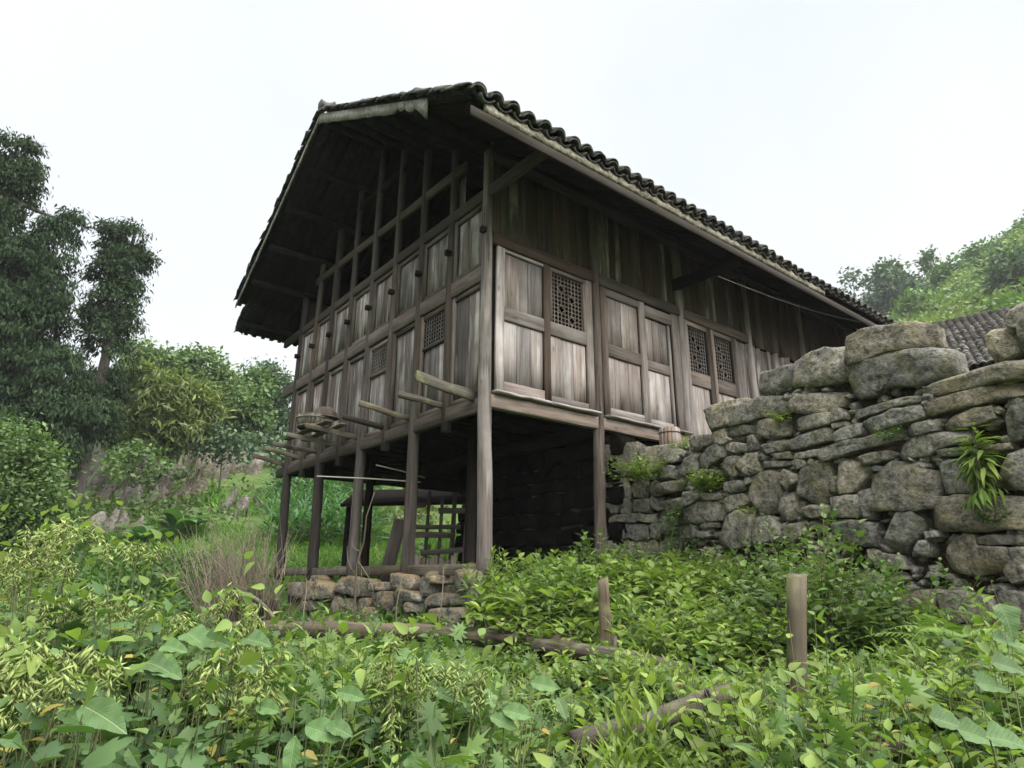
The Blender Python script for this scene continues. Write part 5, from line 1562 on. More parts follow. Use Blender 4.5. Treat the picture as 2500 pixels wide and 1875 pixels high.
TL = TREE_LOBES
tree('cedar_tree', 'tallest dark cedar at the left edge with ragged drooping crown', [(x, y, z, r * 0.85) for x, y, z, r in TL['cedarA']], 0.205, L_CEDAR, 201, trunk=0.35, tmpl=T_SPRAY, per=42, spread=0.15, droop=1.3, cover=0.95, wid=0.95, cell=0.40)
tree('cedar_tree', 'narrow dark cedar leaning right beside the tallest one', [(x, y, z, r * 0.88) for x, y, z, r in TL['cedarB']], 0.205, L_CEDAR, 202, trunk=0.3, tmpl=T_SPRAY, per=42, spread=0.15, droop=1.1, cover=1.05, wid=0.95, cell=0.40)
tree('broadleaf_tree', 'light green tree rising just behind the bamboo', TL['C'], 0.26, L_TREE, 203)
tree('broadleaf_tree', 'round topped bright green tree on the left skyline', TL['D'], 0.26, L_TREE, 204)
tree('young_conifer', 'slender dark conifer standing between two rounder trees', TL['E'], 0.22, L_CEDAR, 205, tmpl=T_SPRAY, per=16, spread=0.16, cell=0.3)
bb = tree('bamboo_clump', 'yellow green bamboo thicket on top of the rocky bank', TL['F'], 0.42, L_BAMBOO, 206, cat='bamboo', tmpl=T_SPRAY, per=22, spread=0.30, droop=0.5, wid=0.7, trunk=0.05)
tree('broadleaf_tree', 'pale green tree right of the bamboo', TL['G'], 0.28, L_TREE, 207)
tree('broadleaf_tree', 'dark blue green tree partly hidden by the house gable', TL['H'], 0.30, L_TREEB, 208)
tree('broadleaf_tree', 'thin topped trees showing above the dark tree by the gable', TL['I'], 0.22, L_TREEB, 209, cover=0.4, per=8, spread=0.35)
tree('shrub', 'bluish pale shrub at the edge of the rocky bank', [(x, y, z, r * 0.85) for x, y, z, r in TL['J']], 0.22, L_TREEB, 210, cat='shrub', trunk=0.06, low=False)
tree('shrub', 'dark green shrub below the bamboo on the bank', [(x, y, z - 0.35, r * 0.72) for x, y, z, r in TL['K']], 0.17, L_TREE, 211, cat='shrub', trunk=0.04, low=False, cell=0.28, spread=0.2)
tree('shrub', 'large leafy shrub at the left edge below the cedar', TL['L'], 0.11, L_TREE, 212, cat='shrub', trunk=0.05, cell=0.26, spread=0.17, per=22)
tree('shrub', 'dark shrubs seen between the stilts beyond the meadow', TL['N'], 0.26, L_TREEB, 213, cat='shrub', trunk=0.06)
HL = {'h1': 'open crowned pale tree leftmost on the far hill', 'h2': 'dense rounded tree pair on the far hill beside the open crowned one', 'h3': 'slim tall tree sticking up from the hill skyline',
      'h4': 'bushy tree on the hill skyline right of the slim tree', 'h5': 'low dark tree in the middle of the far hillside', 'h6': 'broad bush tree high on the far hill at right', 'h7': 'dark tree just above the right end of the stone wall'}
for k, lab in HL.items():
    tree('hill_tree', lab, TL[k], 0.75, L_TREEB if k in ('h1', 'h2', 'h7') else L_HILL, 220 + int(k[1]), trunk=0.18, per=11, spread=0.62, cell=0.85, cover=0.8 if k != 'h1' else 0.35)


def place(th, el, d0=6.0, d1=200.0):
    """where the line of sight at heading th, elevation el meets the ground"""
    r = np.geomspace(d0, d1, 900)
    xy = C2 + np.column_stack([np.sin(np.radians(th)) * r, np.cos(np.radians(th)) * r])
    z = ground_h(xy)
    s = CAM.z + np.tan(np.radians(el)) * r
    k = np.argmax(z > s) if np.any(z > s) else len(r) - 1
    return np.array([xy[k, 0], xy[k, 1], z[k]])


def bushes(name, label, th, r, n, rad, size, mat, seed, per=26, dens=None, tmpl=T_CARD, cat='scrub', flat=0.7):
    rg = np.random.default_rng(seed)
    t = np.radians(rg.uniform(*th, n)); rr = np.sqrt(rg.uniform(r[0] ** 2, r[1] ** 2, n))
    xy = C2 + np.column_stack([np.sin(t) * rr, np.cos(t) * rr])
    keep = ~((xy[:, 0] > -1) & (xy[:, 1] < 9) & (xy[:, 0] < 16))
    if dens is not None: keep &= rg.uniform(0, 1, n) < dens(xy)
    xy = xy[keep]
    z = ground_h(xy)
    R0 = rg.uniform(*rad, len(xy))
    d = rg.normal(0, 1, (len(xy), per, 3)); d[..., 2] = np.abs(d[..., 2]) * flat; d /= np.linalg.norm(d, axis=2)[..., None]
    p = np.column_stack([xy, z])[:, None] + d * R0[:, None, None] * rg.uniform(0.6, 1.05, (len(xy), per, 1)) * np.array([1.25, 1.25, 0.9])
    a = d * 0.4 + rg.normal(0, 0.6, d.shape)
    nn = d + np.array([0, 0, 0.5]) + rg.normal(0, 0.4, d.shape)
    sz = (R0[:, None] * 0 + size) * rg.uniform(0.6, 1.3, (len(xy), per))
    V, F = scatter(tmpl, p.reshape(-1, 3), a.reshape(-1, 3), nn.reshape(-1, 3), sz.ravel(), np.full(sz.size, 1.2))
    o = obj(name, mesh_np(name, V, F), mat)
    return tag(o, label, cat, kind='stuff')


bushes('hill_scrub', 'green scrub covering the far hillside at right', (60, 92), (40, 165), 3600, (0.8, 2.2), 0.58, L_HILL, 231, per=44)
bushes('bank_scrub', 'mixed green and brownish scrub over the rocky bank at left', (-14, 32), (18, 46), 1500, (0.3, 0.9), 0.24, L_SLOPE, 232, per=34, dens=lambda xy: np.where((np.degrees(np.arctan2(xy[:, 0] - C2[0], xy[:, 1] - C2[1])) > 6) & (np.hypot(xy[:, 0] - C2[0], xy[:, 1] - C2[1]) < 23), 0.05, np.clip(0.45 + vnoise(xy * 0.3, 6, 2), 0.05, 1)))
bushes('wood_edge', 'shadowy undergrowth of the wood above the bank', (-16, 40), (38, 62), 700, (1.2, 2.6), 0.42, L_TREEB, 233, per=60, flat=1.0)
bushes('meadow_bank', 'leafy creepers over the low bank in the meadow', (-10, 18), (12.6, 17.5), 420, (0.18, 0.4), 0.13, L_WEEDLOW, 234, per=34)
# maize rows beyond the meadow
rg = np.random.default_rng(240)
P0 = []
for row in range(9):
    for k in range(26):
        q = place(17.5 + 9.5 * k / 26 + rg.normal(0, 0.1), 2.4 + 0.55 * row, 12, 60)
        P0.append(q + np.array([rg.normal(0, .15), rg.normal(0, .15), 0]))
P0 = np.array(P0)
b0 = P0 - np.array([0, 0, 0.1]); t0_ = P0 + np.column_stack([rg.normal(0, .06, (len(P0), 2)), rg.uniform(0.6, 1.0, len(P0))])
V, F = scatter(T_BLADE, *shoot_leaves(b0, t0_, 8, np.full(len(P0), 0.6), rg, elev=(30, 65), jitter=0.3), np.full(len(P0) * 8, 1.8))
o = obj('maize_rows', mesh_np('maize_rows', V, F), leafmat('maize_leaf', (0.03, 0.08, 0.03), (0.05, 0.12, 0.045), (0.09, 0.17, 0.07), trans=0.35))
tag(o, 'rows of young maize beyond the meadow behind the stilts', 'maize', kind='stuff')

# ================================================================== rocks on the bank
M_ROCK = stone('weathered_bank_rock', (0.04, 0.037, 0.033), (0.10, 0.094, 0.083), (0.19, 0.18, 0.16), lichen=(0.06, 0.075, 0.03), lich_amt=0.7, scale=0.5)
def rock(th, el, w, h, n, seed, label, lean=0.35):
    rg = np.random.default_rng(seed)
    p = place(th, el, 14, 60)
    a = Acc()
    for k in range(n):
        c = p + np.array([rg.normal(0, w * 0.5), rg.normal(0, w * 0.3), 0])
        c[2] = float(ground_h([c[:2]])[0]) - 0.3
        hh = h * rg.uniform(0.5, 1.15) + 0.3
        s = rg.uniform(0.16, 0.34) * w
        q = 7
        an = np.sort(rg.uniform(0, 6.28, q)); rr = s * rg.uniform(0.5, 1.1, q)
        ring = []
        for f, g in ((1.15, 0), (1.0, 0.45), (0.72, 0.8), (0.25, 1.0)):
            X = np.column_stack([np.cos(an) * rr * f * 1.4, np.sin(an) * rr * f * 0.7, np.full(q, hh * g) + rg.normal(0, 0.07 * hh, q) * (g > 0)])
            X[:, 0] += lean * hh * g
            ring.append(c + X @ np.array([[RGT[0], RGT[1], 0], [FWD[0], FWD[1], 0], [0, 0, 1]]))
        V = np.vstack(ring + [ring[-1].mean(0)[None] + np.array([0, 0, 0.03])])
        i = np.arange(3)[:, None] * q; j = np.arange(q)[None, :]; jn = (j + 1) % q
        a.add(V, np.stack([i + j, i + jn, i + q + jn, i + q + j], -1).reshape(-1, 4))
        a.add(V, np.stack([3 * q + np.arange(q), 3 * q + (np.arange(q) + 1) % q, np.full(q, 4 * q)], -1))
    o = obj('rock_outcrop', a.mesh('rock_outcrop'), M_ROCK, None, Matrix.Identity(4))
    return tag(o, label, 'rock', 'limestone rocks on the bank')


rock(4.1, 6.4, 1.3, 1.5, 5, 301, 'pale leaning rock blades below the tall cedar')
rock(5.4, 5.6, 1.0, 0.9, 4, 302, 'short pale rock just right of the leaning rock blades')
rock(9.3, 7.2, 1.6, 1.3, 6, 303, 'grey jagged rock in the middle of the bank under the bamboo')
rock(11.0, 7.6, 1.5, 1.2, 6, 304, 'brownish crag below the right end of the bamboo')
rock(13.2, 7.8, 1.7, 1.3, 7, 305, 'wide grey crag under the bluish shrub')
rock(10.0, 5.4, 1.4, 1.1, 6, 306, 'dark layered rock face low on the bank')
rock(3.3, 4.1, 0.8, 0.9, 3, 307, 'small grey rock beside the leafy shrub at left')
rock(7.0, 5.0, 1.2, 0.8, 5, 308, 'low broken rocks between the pale blades and the crags')
rock(15.6, 5.0, 0.9, 0.8, 4, 309, 'small grey boulder right of the grass terrace strip')
rock(6.2, 2.9, 1.0, 0.7, 4, 310, 'dark boulder beside the broad leaved plant')

# broad leaved plant on the meadow edge
def banana(th, el, n, length, label, seed, dist=None):
    rg = np.random.default_rng(seed)
    p = place(th, el, 10, 60)
    e = empty('broadleaf_plant', tuple(p), label, 'plant')
    for k in range(n):
        az_ = k * 2.4 + rg.normal(0, 0.3)
        L_ = length * rg.uniform(0.75, 1.1)
        el_ = R(rg.uniform(48, 84))
        m = 9
        t = np.linspace(0, 1, m)
        out = np.array([math.cos(az_), math.sin(az_), 0]); sd = np.array([-math.sin(az_), math.cos(az_), 0])
        hx = L_ * (t * math.cos(el_) + 0.25 * t ** 2); hz = L_ * (t * math.sin(el_) - 0.55 * t ** 2.2)
        w = 0.145 * L_ * np.sin(np.clip(t * 1.05 + 0.02, 0, 1) * math.pi) ** 0.6 + 0.01
        ctr = p + out * hx[:, None] + np.array([0, 0, 1]) * hz[:, None]
        Vv = np.stack([ctr - sd * w[:, None] + np.array([0, 0, 0.25]) * w[:, None], ctr, ctr + sd * w[:, None] + np.array([0, 0, 0.25]) * w[:, None]], 1).reshape(-1, 3)
        i = np.arange(m - 1)[:, None] * 3; j = np.arange(2)[None]
        obj('leaf', mesh_np('leaf', Vv, np.stack([i + j, i + j + 1, i + 3 + j + 1, i + 3 + j], -1).reshape(-1, 4), True), L_BROAD, e)
L_BROAD = leafmat('plantain_leaf', (0.035, 0.085, 0.03), (0.06, 0.125, 0.045), (0.10, 0.17, 0.07), trans=0.35, rough=0.45)
banana(11.0, 2.6, 12, 1.9, 'big broad leaved plant standing at the foot of the bank', 321)
banana(8.6, 2.2, 9, 1.3, 'smaller upright leafy plant left of the big broad leaved one', 322)
# the bright grass strip of a terrace on the bank
pa = [place(11.0, 6.3, 14, 60), place(12.6, 5.9, 14, 60), place(14.6, 5.4, 14, 60), place(16.0, 4.9, 14, 60)]
rg = np.random.default_rng(330)
tt = rg.uniform(0, 3, 1600)
base_ = np.array([[np.interp(v, range(4), [q[d] for q in pa]) for d in range(3)] for v in tt])
base_[:, :2] += rg.normal(0, 0.35, (1600, 2)); base_[:, 2] = ground_h(base_[:, :2])
V, F = scatter(T_BLADE, base_, np.column_stack([rg.normal(0, .4, (1600, 2)), np.ones(1600)]), rg.normal(0, 1, (1600, 3)), rg.uniform(0.25, 0.5, 1600), np.full(1600, 2.5))
tag(obj('grass_strip', mesh_np('grass_strip', V, F), L_GRASS), 'bright grass strip on a narrow terrace of the bank', 'grass', kind='stuff')
POD_RACEMES = {
    'far_left': [(-4.215, -2.774, -0.001, 0.114),(-4.188, -2.768, 0.088, 0.152),(-4.141, -2.79, 0.071, 0.171),(-4.097, -2.678, 0.116, 0.171),(-4.071, -2.958, 0.118, 0.19),(-4.014, -2.828, 0.121, 0.152),(-3.978, -2.835, 0.095, 0.133),(-4.105, -2.678, -0.014, 0.133),(-4.045, -2.978, -0.036, 0.114),(-4.181, -2.649, -0.087, 0.114),(-4.238, -2.536, -0.014, 0.133),(-4.155, -2.828, 0.016, 0.133)],
    'spray': [(-3.89, -3.11, 0.024, 0.055),(-3.838, -3.065, 0.031, 0.073),(-3.804, -3.048, 0.034, 0.066),(-3.774, -3.122, 0.022, 0.062),(-3.946, -3.001, 0.026, 0.066)],
    'left_mid': [(-4.004, -3.451, -0.129, 0.092),(-3.952, -3.488, -0.157, 0.092),(-3.894, -3.43, -0.145, 0.077),(-3.828, -3.486, -0.188, 0.077),(-4.028, -3.389, -0.173, 0.092),(-4.085, -3.446, -0.156, 0.092),(-4.129, -3.436, -0.169, 0.092),(-3.806, -3.737, -0.205, 0.062)],
    'centre_left': [(-3.573, -3.432, -0.124, 0.123),(-3.524, -3.453, -0.18, 0.141),(-3.519, -3.55, -0.192, 0.176),(-3.584, -3.371, -0.165, 0.105),(-3.556, -3.535, -0.238, 0.123),(-3.49, -3.526, -0.24, 0.123)],
    'near_left': [(-4.191, -4.041, -0.23, 0.11),(-4.156, -4.178, -0.221, 0.121),(-4.106, -4.127, -0.247, 0.132),(-4.058, -4.172, -0.246, 0.099),(-4.202, -4.17, -0.274, 0.132),(-4.126, -4.061, -0.31, 0.132),(-4.069, -4.185, -0.292, 0.11),(-4.03, -4.329, -0.262, 0.066),(-4.174, -4.179, -0.257, 0.132),(-4.11, -4.327, -0.265, 0.121),(-4.213, -3.956, -0.245, 0.11),(-4.041, -4.162, -0.287, 0.099)],
    'near_mid': [(-3.8, -4.017, -0.33, 0.141),(-3.764, -3.985, -0.371, 0.128),(-3.814, -4.237, -0.286, 0.103),(-3.735, -4.13, -0.257, 0.115),(-3.727, -4.233, -0.292, 0.115),(-3.708, -4.313, -0.286, 0.103),(-3.735, -4.132, -0.356, 0.103),(-3.673, -4.289, -0.332, 0.09)],
    'centre': [(-3.347, -4.258, -0.256, 0.117),(-3.248, -4.112, -0.337, 0.147),(-3.214, -4.094, -0.419, 0.22),(-3.341, -4.263, -0.398, 0.205),(-3.308, -4.322, -0.301, 0.103),(-3.216, -4.297, -0.334, 0.103),(-3.202, -4.37, -0.316, 0.088),(-3.108, -4.304, -0.366, 0.088),(-3.087, -4.345, -0.351, 0.088),(-3.298, -4.084, -0.31, 0.103),(-3.273, -4.089, -0.363, 0.132),(-3.306, -4.272, -0.342, 0.147)],
}
BROAD_LEAVES = {
    'a': [(-4.044, -4.419, -0.347, 0.131, 20.0),(-4.082, -4.325, -0.359, 0.087, -10.0),(-4.05, -4.223, -0.326, 0.079, 10.0),(-4.022, -4.309, -0.327, 0.074, -20.0),(-4.186, -4.498, -0.358, 0.053, 30.0),(-4.045, -4.608, -0.391, 0.062, 0.0),(-4.022, -4.627, -0.384, 0.053, 60.0)],
    'b': [(-3.921, -4.197, -0.289, 0.073, 5.0),(-3.898, -4.215, -0.302, 0.07, -30.0),(-3.918, -4.2, -0.312, 0.064, 0.0),(-3.872, -4.108, -0.262, 0.077, 0.0),(-3.816, -4.089, -0.247, 0.09, 40.0),(-3.779, -4.118, -0.25, 0.077, 10.0),(-3.694, -4.185, -0.25, 0.077, 0.0)],
    'c': [(-3.651, -4.537, -0.404, 0.086, -10.0),(-3.624, -4.558, -0.4, 0.066, 20.0),(-3.758, -4.644, -0.418, 0.069, 90.0),(-3.719, -4.229, -0.304, 0.075, 30.0),(-3.713, -4.361, -0.378, 0.064, 0.0),(-3.521, -4.384, -0.365, 0.075, 0.0)],
    'd': [(-2.914, -4.481, -0.447, 0.067, 80.0),(-3.138, -4.559, -0.422, 0.079, 0.0),(-3.166, -4.537, -0.444, 0.079, 30.0),(-3.235, -4.355, -0.396, 0.077, -20.0),(-3.218, -4.114, -0.326, 0.092, 10.0),(-2.884, -4.377, -0.402, 0.092, 0.0)],
    'e': [(-1.868, -5.304, -0.211, 0.103, 90.0),(-1.862, -5.309, -0.268, 0.103, 20.0),(-1.998, -5.329, -0.319, 0.097, -20.0),(-2.046, -5.291, -0.366, 0.084, 0.0),(-2.485, -5.327, -0.4, 0.082, 10.0),(-2.554, -5.4, -0.406, 0.077, -30.0),(-2.619, -5.476, -0.393, 0.082, 0.0)],
}


# ================================================================== fence, logs
def fence_post(label, x, y, z0, z1, r, lean=(0, 0), mat=None):
    e = empty('fence_post', (x, y, z0), label, 'post', 'wooden fence posts')
    sh = pole('shaft', [(x, y, z0), (x + lean[0] * 0.5, y + lean[1] * 0.5, (z0 + z1) / 2), (x + lean[0], y + lean[1], z1)], [r * 1.03, r, r * 0.97], mat or W_FENCE, e, k=14, rough=0.07)
    me_ = sh.data                       # the top was sawn at a slant and has weathered
    zm = max(v.co.z for v in me_.vertices)
    sl = random.uniform(0.25, 0.5)
    for v in me_.vertices:
        if v.co.z > zm - 0.02:
            v.co.z += sl * v.co.x + random.uniform(-0.008, 0.006)
    return e


fence_post('slim wooden post in front of the second stilt', -0.69, -2.54, -1.0, -0.10, 0.042, (0.0, 0.02))
fence_post('thick grey brown wooden post in front of the stone wall', -1.51, -4.31, -1.3, -0.075, 0.044, (0.055, -0.13))
fence_post('short weathered stump below the sill stones at centre', -1.04, -1.02, -1.0, -0.42, 0.075)
fence_post('small square stump left of the pale dead stem', -1.60, 0.29, -1.0, -0.47, 0.052)


def log(label, pts, rr, mat=W_BARK, knots=3):
    e = empty('fallen_log', pts[0], label, 'log')
    pts = [(x + random.uniform(-.02, .02), y + random.uniform(-.02, .02), z + random.uniform(-.012, .012)) for x, y, z in pts]
    pole('trunk', pts, rr, mat, e, k=12, rough=0.13, sub=6)
    for k in range(knots):
        t = random.uniform(0.15, 0.85) * (len(pts) - 1)
        i = int(t); a = Vector(pts[i]).lerp(Vector(pts[i + 1]), t - i)
        d = Vector((random.uniform(-1, 1), random.uniform(-1, 1), random.uniform(0.2, 1))).normalized()
        pole('branch_stub', [a, a + d * (rr[0] * 2.2)], [rr[0] * 0.32, rr[0] * 0.22], mat, e, k=7, sub=1)
    return e


log('long dark log lying in the weeds from the twig heap to the slim post', [(-2.50, 0.40, -0.55), (-1.95, -0.42, -0.53), (-1.44, -1.13, -0.52), (-1.15, -1.80, -0.54), (-0.90, -2.41, -0.55)], [0.068, 0.068, 0.066, 0.064, 0.060])
log('bark covered log continuing right of the slim post', [(-1.10, -2.22, -0.56), (-0.88, -2.80, -0.58), (-0.80, -3.30, -0.64)], [0.06, 0.058, 0.05], knots=1)
log('pale thick branch slanting up in the foreground below the slim post', [(-2.22, -3.80, -0.74), (-2.0, -3.95, -0.69), (-1.75, -4.06, -0.61), (-1.55, -4.16, -0.56)], [0.046, 0.045, 0.042, 0.036], knots=1)
log('thin branch half buried in the right foreground leaves', [(-2.05, -4.75, -0.63), (-1.9, -4.9, -0.62), (-1.72, -5.05, -0.60)], [0.028, 0.027, 0.022], knots=0)

# ================================================================== bucket on the terrace
M_BUCKET = wood('bucket_wood', (0.10, 0.072, 0.055), (0.19, 0.145, 0.115), (0.29, 0.25, 0.215), light_amt=0.5)
bk = empty('wooden_bucket', (2.46, -0.80, 1.475), 'old staved wooden bucket with two hoops standing by the third post', 'bucket')
NS = 16
for k in range(NS):
    a0, a1 = 2 * math.pi * k / NS + 0.012, 2 * math.pi * (k + 1) / NS - 0.012
    V = []
    hh = 0.33 + rng.normal(0, 0.004)
    for z, r in ((0, 0.150), (hh, 0.135)):
        for q in (r, r - 0.016):
            for t in (a0, (a0 + a1) / 2, a1):
                V.append((math.cos(t) * q, math.sin(t) * q, z))
    F = [(0, 1, 7, 6), (1, 2, 8, 7), (4, 3, 9, 10), (5, 4, 10, 11), (0, 6, 9, 3), (2, 5, 11, 8), (6, 7, 10, 9), (7, 8, 11, 10), (1, 0, 3, 4), (2, 1, 4, 5)]
    obj('stave', mesh_np('stave', V, np.array(F)), M_BUCKET, bk, Matrix.Translation((2.46, -0.80, 1.475)))
for z, r in ((0.07, 0.153), (0.27, 0.1435)):
    t = np.linspace(0, 2 * math.pi, 40)
    V, F = tube_np(np.column_stack([np.cos(t) * r, np.sin(t) * r, np.full(40, z)]), 0.007, 6)
    obj('hoop', mesh_np('hoop', V, F, True), W_FENCE, bk, Matrix.Translation((2.46, -0.80, 1.475)))
a = Acc()
t = np.linspace(0, 2 * math.pi, 24, endpoint=False)
a.add(np.vstack([[0, 0, 0.05], np.column_stack([np.cos(t) * 0.135, np.sin(t) * 0.135, np.full(24, 0.05)])]), np.array([(0, 1 + k, 1 + (k + 1) % 24) for k in range(24)]))
obj('bottom', a.mesh('bottom'), M_BUCKET, bk, Matrix.Translation((2.46, -0.80, 1.475)))

# ================================================================== basin and pot lid on the joist ends
BX, BY, BZ = -0.52, 4.10, 2.21
for (y0, y1, x, m, lab) in ((3.2, 5.05, -0.62, W_STICK, 'loose plank laid across the joist ends under the wooden basin'), (3.25, 4.95, -0.36, W_STICK, 'narrow plank beside the gable under the wooden basin')):
    tag(beam('loose_plank', (x, y0, 2.195), (x, y1, 2.20), 0.13, 0.03, m, None, jit=0.004), lab, 'plank')
bs = empty('wooden_basin', (BX, BY, BZ + 0.02), 'shallow round staved wooden basin resting on planks outside the gable', 'basin')
for k in range(20):
    a0, a1 = 2 * math.pi * k / 20 + 0.01, 2 * math.pi * (k + 1) / 20 - 0.01
    V = []
    for z, r in ((0, 0.25), (0.21, 0.30)):
        for q in (r, r - 0.018):
            for t in (a0, (a0 + a1) / 2, a1): V.append((math.cos(t) * q, math.sin(t) * q, z))
    obj('stave', mesh_np('stave', V, np.array([(0, 1, 7, 6), (1, 2, 8, 7), (4, 3, 9, 10), (5, 4, 10, 11), (0, 6, 9, 3), (2, 5, 11, 8), (6, 7, 10, 9), (7, 8, 11, 10), (1, 0, 3, 4), (2, 1, 4, 5)])), W_STICK, bs, Matrix.Translation((BX, BY, BZ + 0.02)))
for z, r in ((0.03, 0.265), (0.165, 0.299)):
    t = np.linspace(0, 2 * math.pi, 50)
    V, F = tube_np(np.column_stack([np.cos(t) * r, np.sin(t) * r, np.full(50, z)]), 0.009, 6)
    obj('hoop', mesh_np('hoop', V, F, True), W_PALE, bs, Matrix.Translation((BX, BY, BZ + 0.02)))
t = np.linspace(0, 2 * math.pi, 24, endpoint=False)
obj('bottom', mesh_np('bottom', np.vstack([[0, 0, 0.02], np.column_stack([np.cos(t) * 0.25, np.sin(t) * 0.25, np.full(24, 0.02)])]), np.array([(0, 1 + k, 1 + (k + 1) % 24) for k in range(24)])), W_STICK, bs, Matrix.Translation((BX, BY, BZ + 0.02)))
rings_ = []
for q in np.linspace(0, 1, 9):
    rr_ = 0.215 * math.cos(q * math.pi / 2 * 0.97); zz = 0.19 * math.sin(q * math.pi / 2)
    an = np.linspace(0, 2 * math.pi, 28, endpoint=False)
    rings_.append(np.column_stack([np.cos(an) * rr_ * (1 + 0.01 * np.cos(an * 14)), np.sin(an) * rr_, np.full(28, zz)]))
lid = obj('basket_lid', rings_mesh('basket_lid', np.array(rings_), True), W_POSTGREY, None, Matrix.Translation((BX + 0.12, BY - 0.12, BZ + 0.21)))
tag(lid, 'grey domed woven lid upside down in the wooden basin', 'lid')
t = np.linspace(0, 2 * math.pi, 40)
V, F = tube_np(np.column_stack([np.cos(t) * 0.217, np.sin(t) * 0.217, np.full(40, 0.0)]), 0.012, 6)
obj('rim', mesh_np('rim', V, F, True), W_STICK, lid, Matrix.Translation((BX + 0.12, BY - 0.12, BZ + 0.21)))

# ================================================================== pen, shed and poles beyond the stilts
pen = empty('animal_pen', tuple(dl(10.2, -1.2)[0]) + (-0.25,), 'rickety wooden pen of poles and boards in the shade under the house', 'pen')
def DLz(D, L, z):
    q = dl(D, L)[0]
    return (q[0], q[1], z)
for L_, z0, z1, r in ((-1.55, -0.25, 1.28, 0.035), (-1.33, -0.25, 1.22, 0.028), (-1.12, -0.25, 1.15, 0.03), (-0.92, -0.25, 1.2, 0.04), (-0.72, -0.25, 1.05, 0.03)):
    pole('upright', [DLz(10.2, L_ - 0.03, z0), DLz(10.2, L_, 0.5), DLz(10.2, L_ + 0.02, z1)], [r, r, r * 0.85], W_POST, pen, k=8)
for z, l0, l1, h in ((0.92, -1.15, -0.62, 0.09), (0.98, -1.65, -1.35, 0.07), (0.66, -1.7, -0.8, 0.07), (0.52, -1.62, -0.9, 0.09), (0.28, -1.4, -0.75, 0.08), (0.02, -1.5, -0.7, 0.07), (-0.12, -1.6, -0.65, 0.05)):
    beam('board', DLz(10.14, l0, z + rng.normal(0, 0.02)), DLz(10.14, l1, z + rng.normal(0, 0.02)), 0.02, h, W_POST, pen, jit=0.004)
for k in range(7):
    L_ = -1.46 + k * 0.095
    beam('slat', DLz(10.08, L_, -0.22), DLz(10.08, L_ + 0.01, 0.22 - 0.03 * (k % 3)), 0.015, 0.082, W_POSTGREY, pen, up=(*RGT, 0), jit=0.003)
beam('board', DLz(9.7, -1.86, -0.2), DLz(9.9, -1.70, 0.75), 0.03, 0.20, W_POST, pen, up=(*RGT, 0), jit=0.005)

shed = empty('lean_to_shed', tuple(dl(15.5, -2.6)[0]) + (-0.2,), 'low dark lean to roof behind the stilts over the meadow', 'shed')
V = [DLz(14.6, -3.9, 1.42), DLz(14.6, -0.6, 1.50), DLz(17.0, -0.6, 2.1), DLz(17.0, -4.1, 2.05)]
V2 = [(x, y, z + 0.07) for x, y, z in V]
obj('roof', mesh_np('roof', V + V2, np.array([(0, 3, 2, 1), (4, 5, 6, 7), (0, 1, 5, 4), (1, 2, 6, 5), (2, 3, 7, 6), (3, 0, 4, 7)])), W_DARK, shed)
for L_ in (-3.78, -1.1):
    pole('post', [DLz(14.9, L_, -0.5), DLz(14.9, L_, 1.5)], [0.07, 0.06], W_DARK, shed, k=8)
for (l0, z0, l1, z1, D_, lab) in ((-2.9, 1.33, -1.35, 1.25, 9.4, 'thin pale bamboo pole hung level between the stilts'), (-2.05, 1.52, -1.3, 1.33, 9.5, 'second thin bamboo pole slanting between the stilts')):
    tag(pole('bamboo_pole', [DLz(D_, l0, z0), DLz(D_, (l0 + l1) / 2, (z0 + z1) / 2 + .01), DLz(D_, l1, z1)], [0.010, 0.010, 0.008], W_PALE, None, k=7), lab, 'pole', 'bamboo poles under the house')

# ================================================================== line under the eaves
t = np.linspace(0, 1, 24)
wp = np.array([(3.57, -1.05, 4.30)]) + t[:, None] * np.array([(5.4, 0.0, 0.62)]); wp[:, 2] -= 0.10 * np.sin(t * math.pi)
V, F = tube_np(wp, 0.006, 5)
tag(obj('wire', mesh_np('wire', V, F, True), W_PALE), 'thin wire strung along under the front eaves', 'wire')

# ================================================================== neighbouring tiled house
def polar(th, r, z): return Vector((C2[0] + math.sin(R(th)) * r, C2[1] + math.cos(R(th)) * r, z))
rl, rr_ = polar(67.5, 21.4, 6.98), polar(84, 21.9, 7.25)
ex = (rr_ - rl); Lh = ex.length; exn = ex.normalized()
back = Vector((math.sin(R(75)), math.cos(R(75)), 0)); back = (back - exn * back.dot(exn)); back.z = 0; back.normalize()
el_ = rl - back * 3.9 - Vector((0, 0, 2.52))
S_ = (rl - el_).normalized(); LS = (rl - el_).length
h2 = empty('tiled_house', tuple(el_ + exn * Lh / 2 - Vector((0, 0, 3.3))), 'neighbouring house with grey tiled roof seen above the stone wall', 'house')
roof2 = empty('roof', tuple(rl), parent=h2)
M2 = slope_frame(el_, exn, S_)
nx2 = int(Lh / 0.17)
tile_field(M2, nx2, 0.17, int(LS / 0.125), LS / int(LS / 0.125), roof2)
M2b = slope_frame(rr_ + (back * 3.9 - Vector((0, 0, 2.52))), -exn, (rl - (rl + back * 3.9 - Vector((0, 0, 2.52)))).normalized())
tile_field(M2b, nx2, 0.17, 30, LS / 30, roof2)
M_TILE2 = stone('weathered_roof_tile', (0.045, 0.042, 0.042), (0.095, 0.088, 0.088), (0.19, 0.18, 0.18), lichen=(0.16, 0.155, 0.14), lich_amt=0.6, bump=0.4)
TILE2 = cover_tile_mesh(r=0.078, L=0.17); TILE2.materials.append(M_TILE2)
cnt = 0
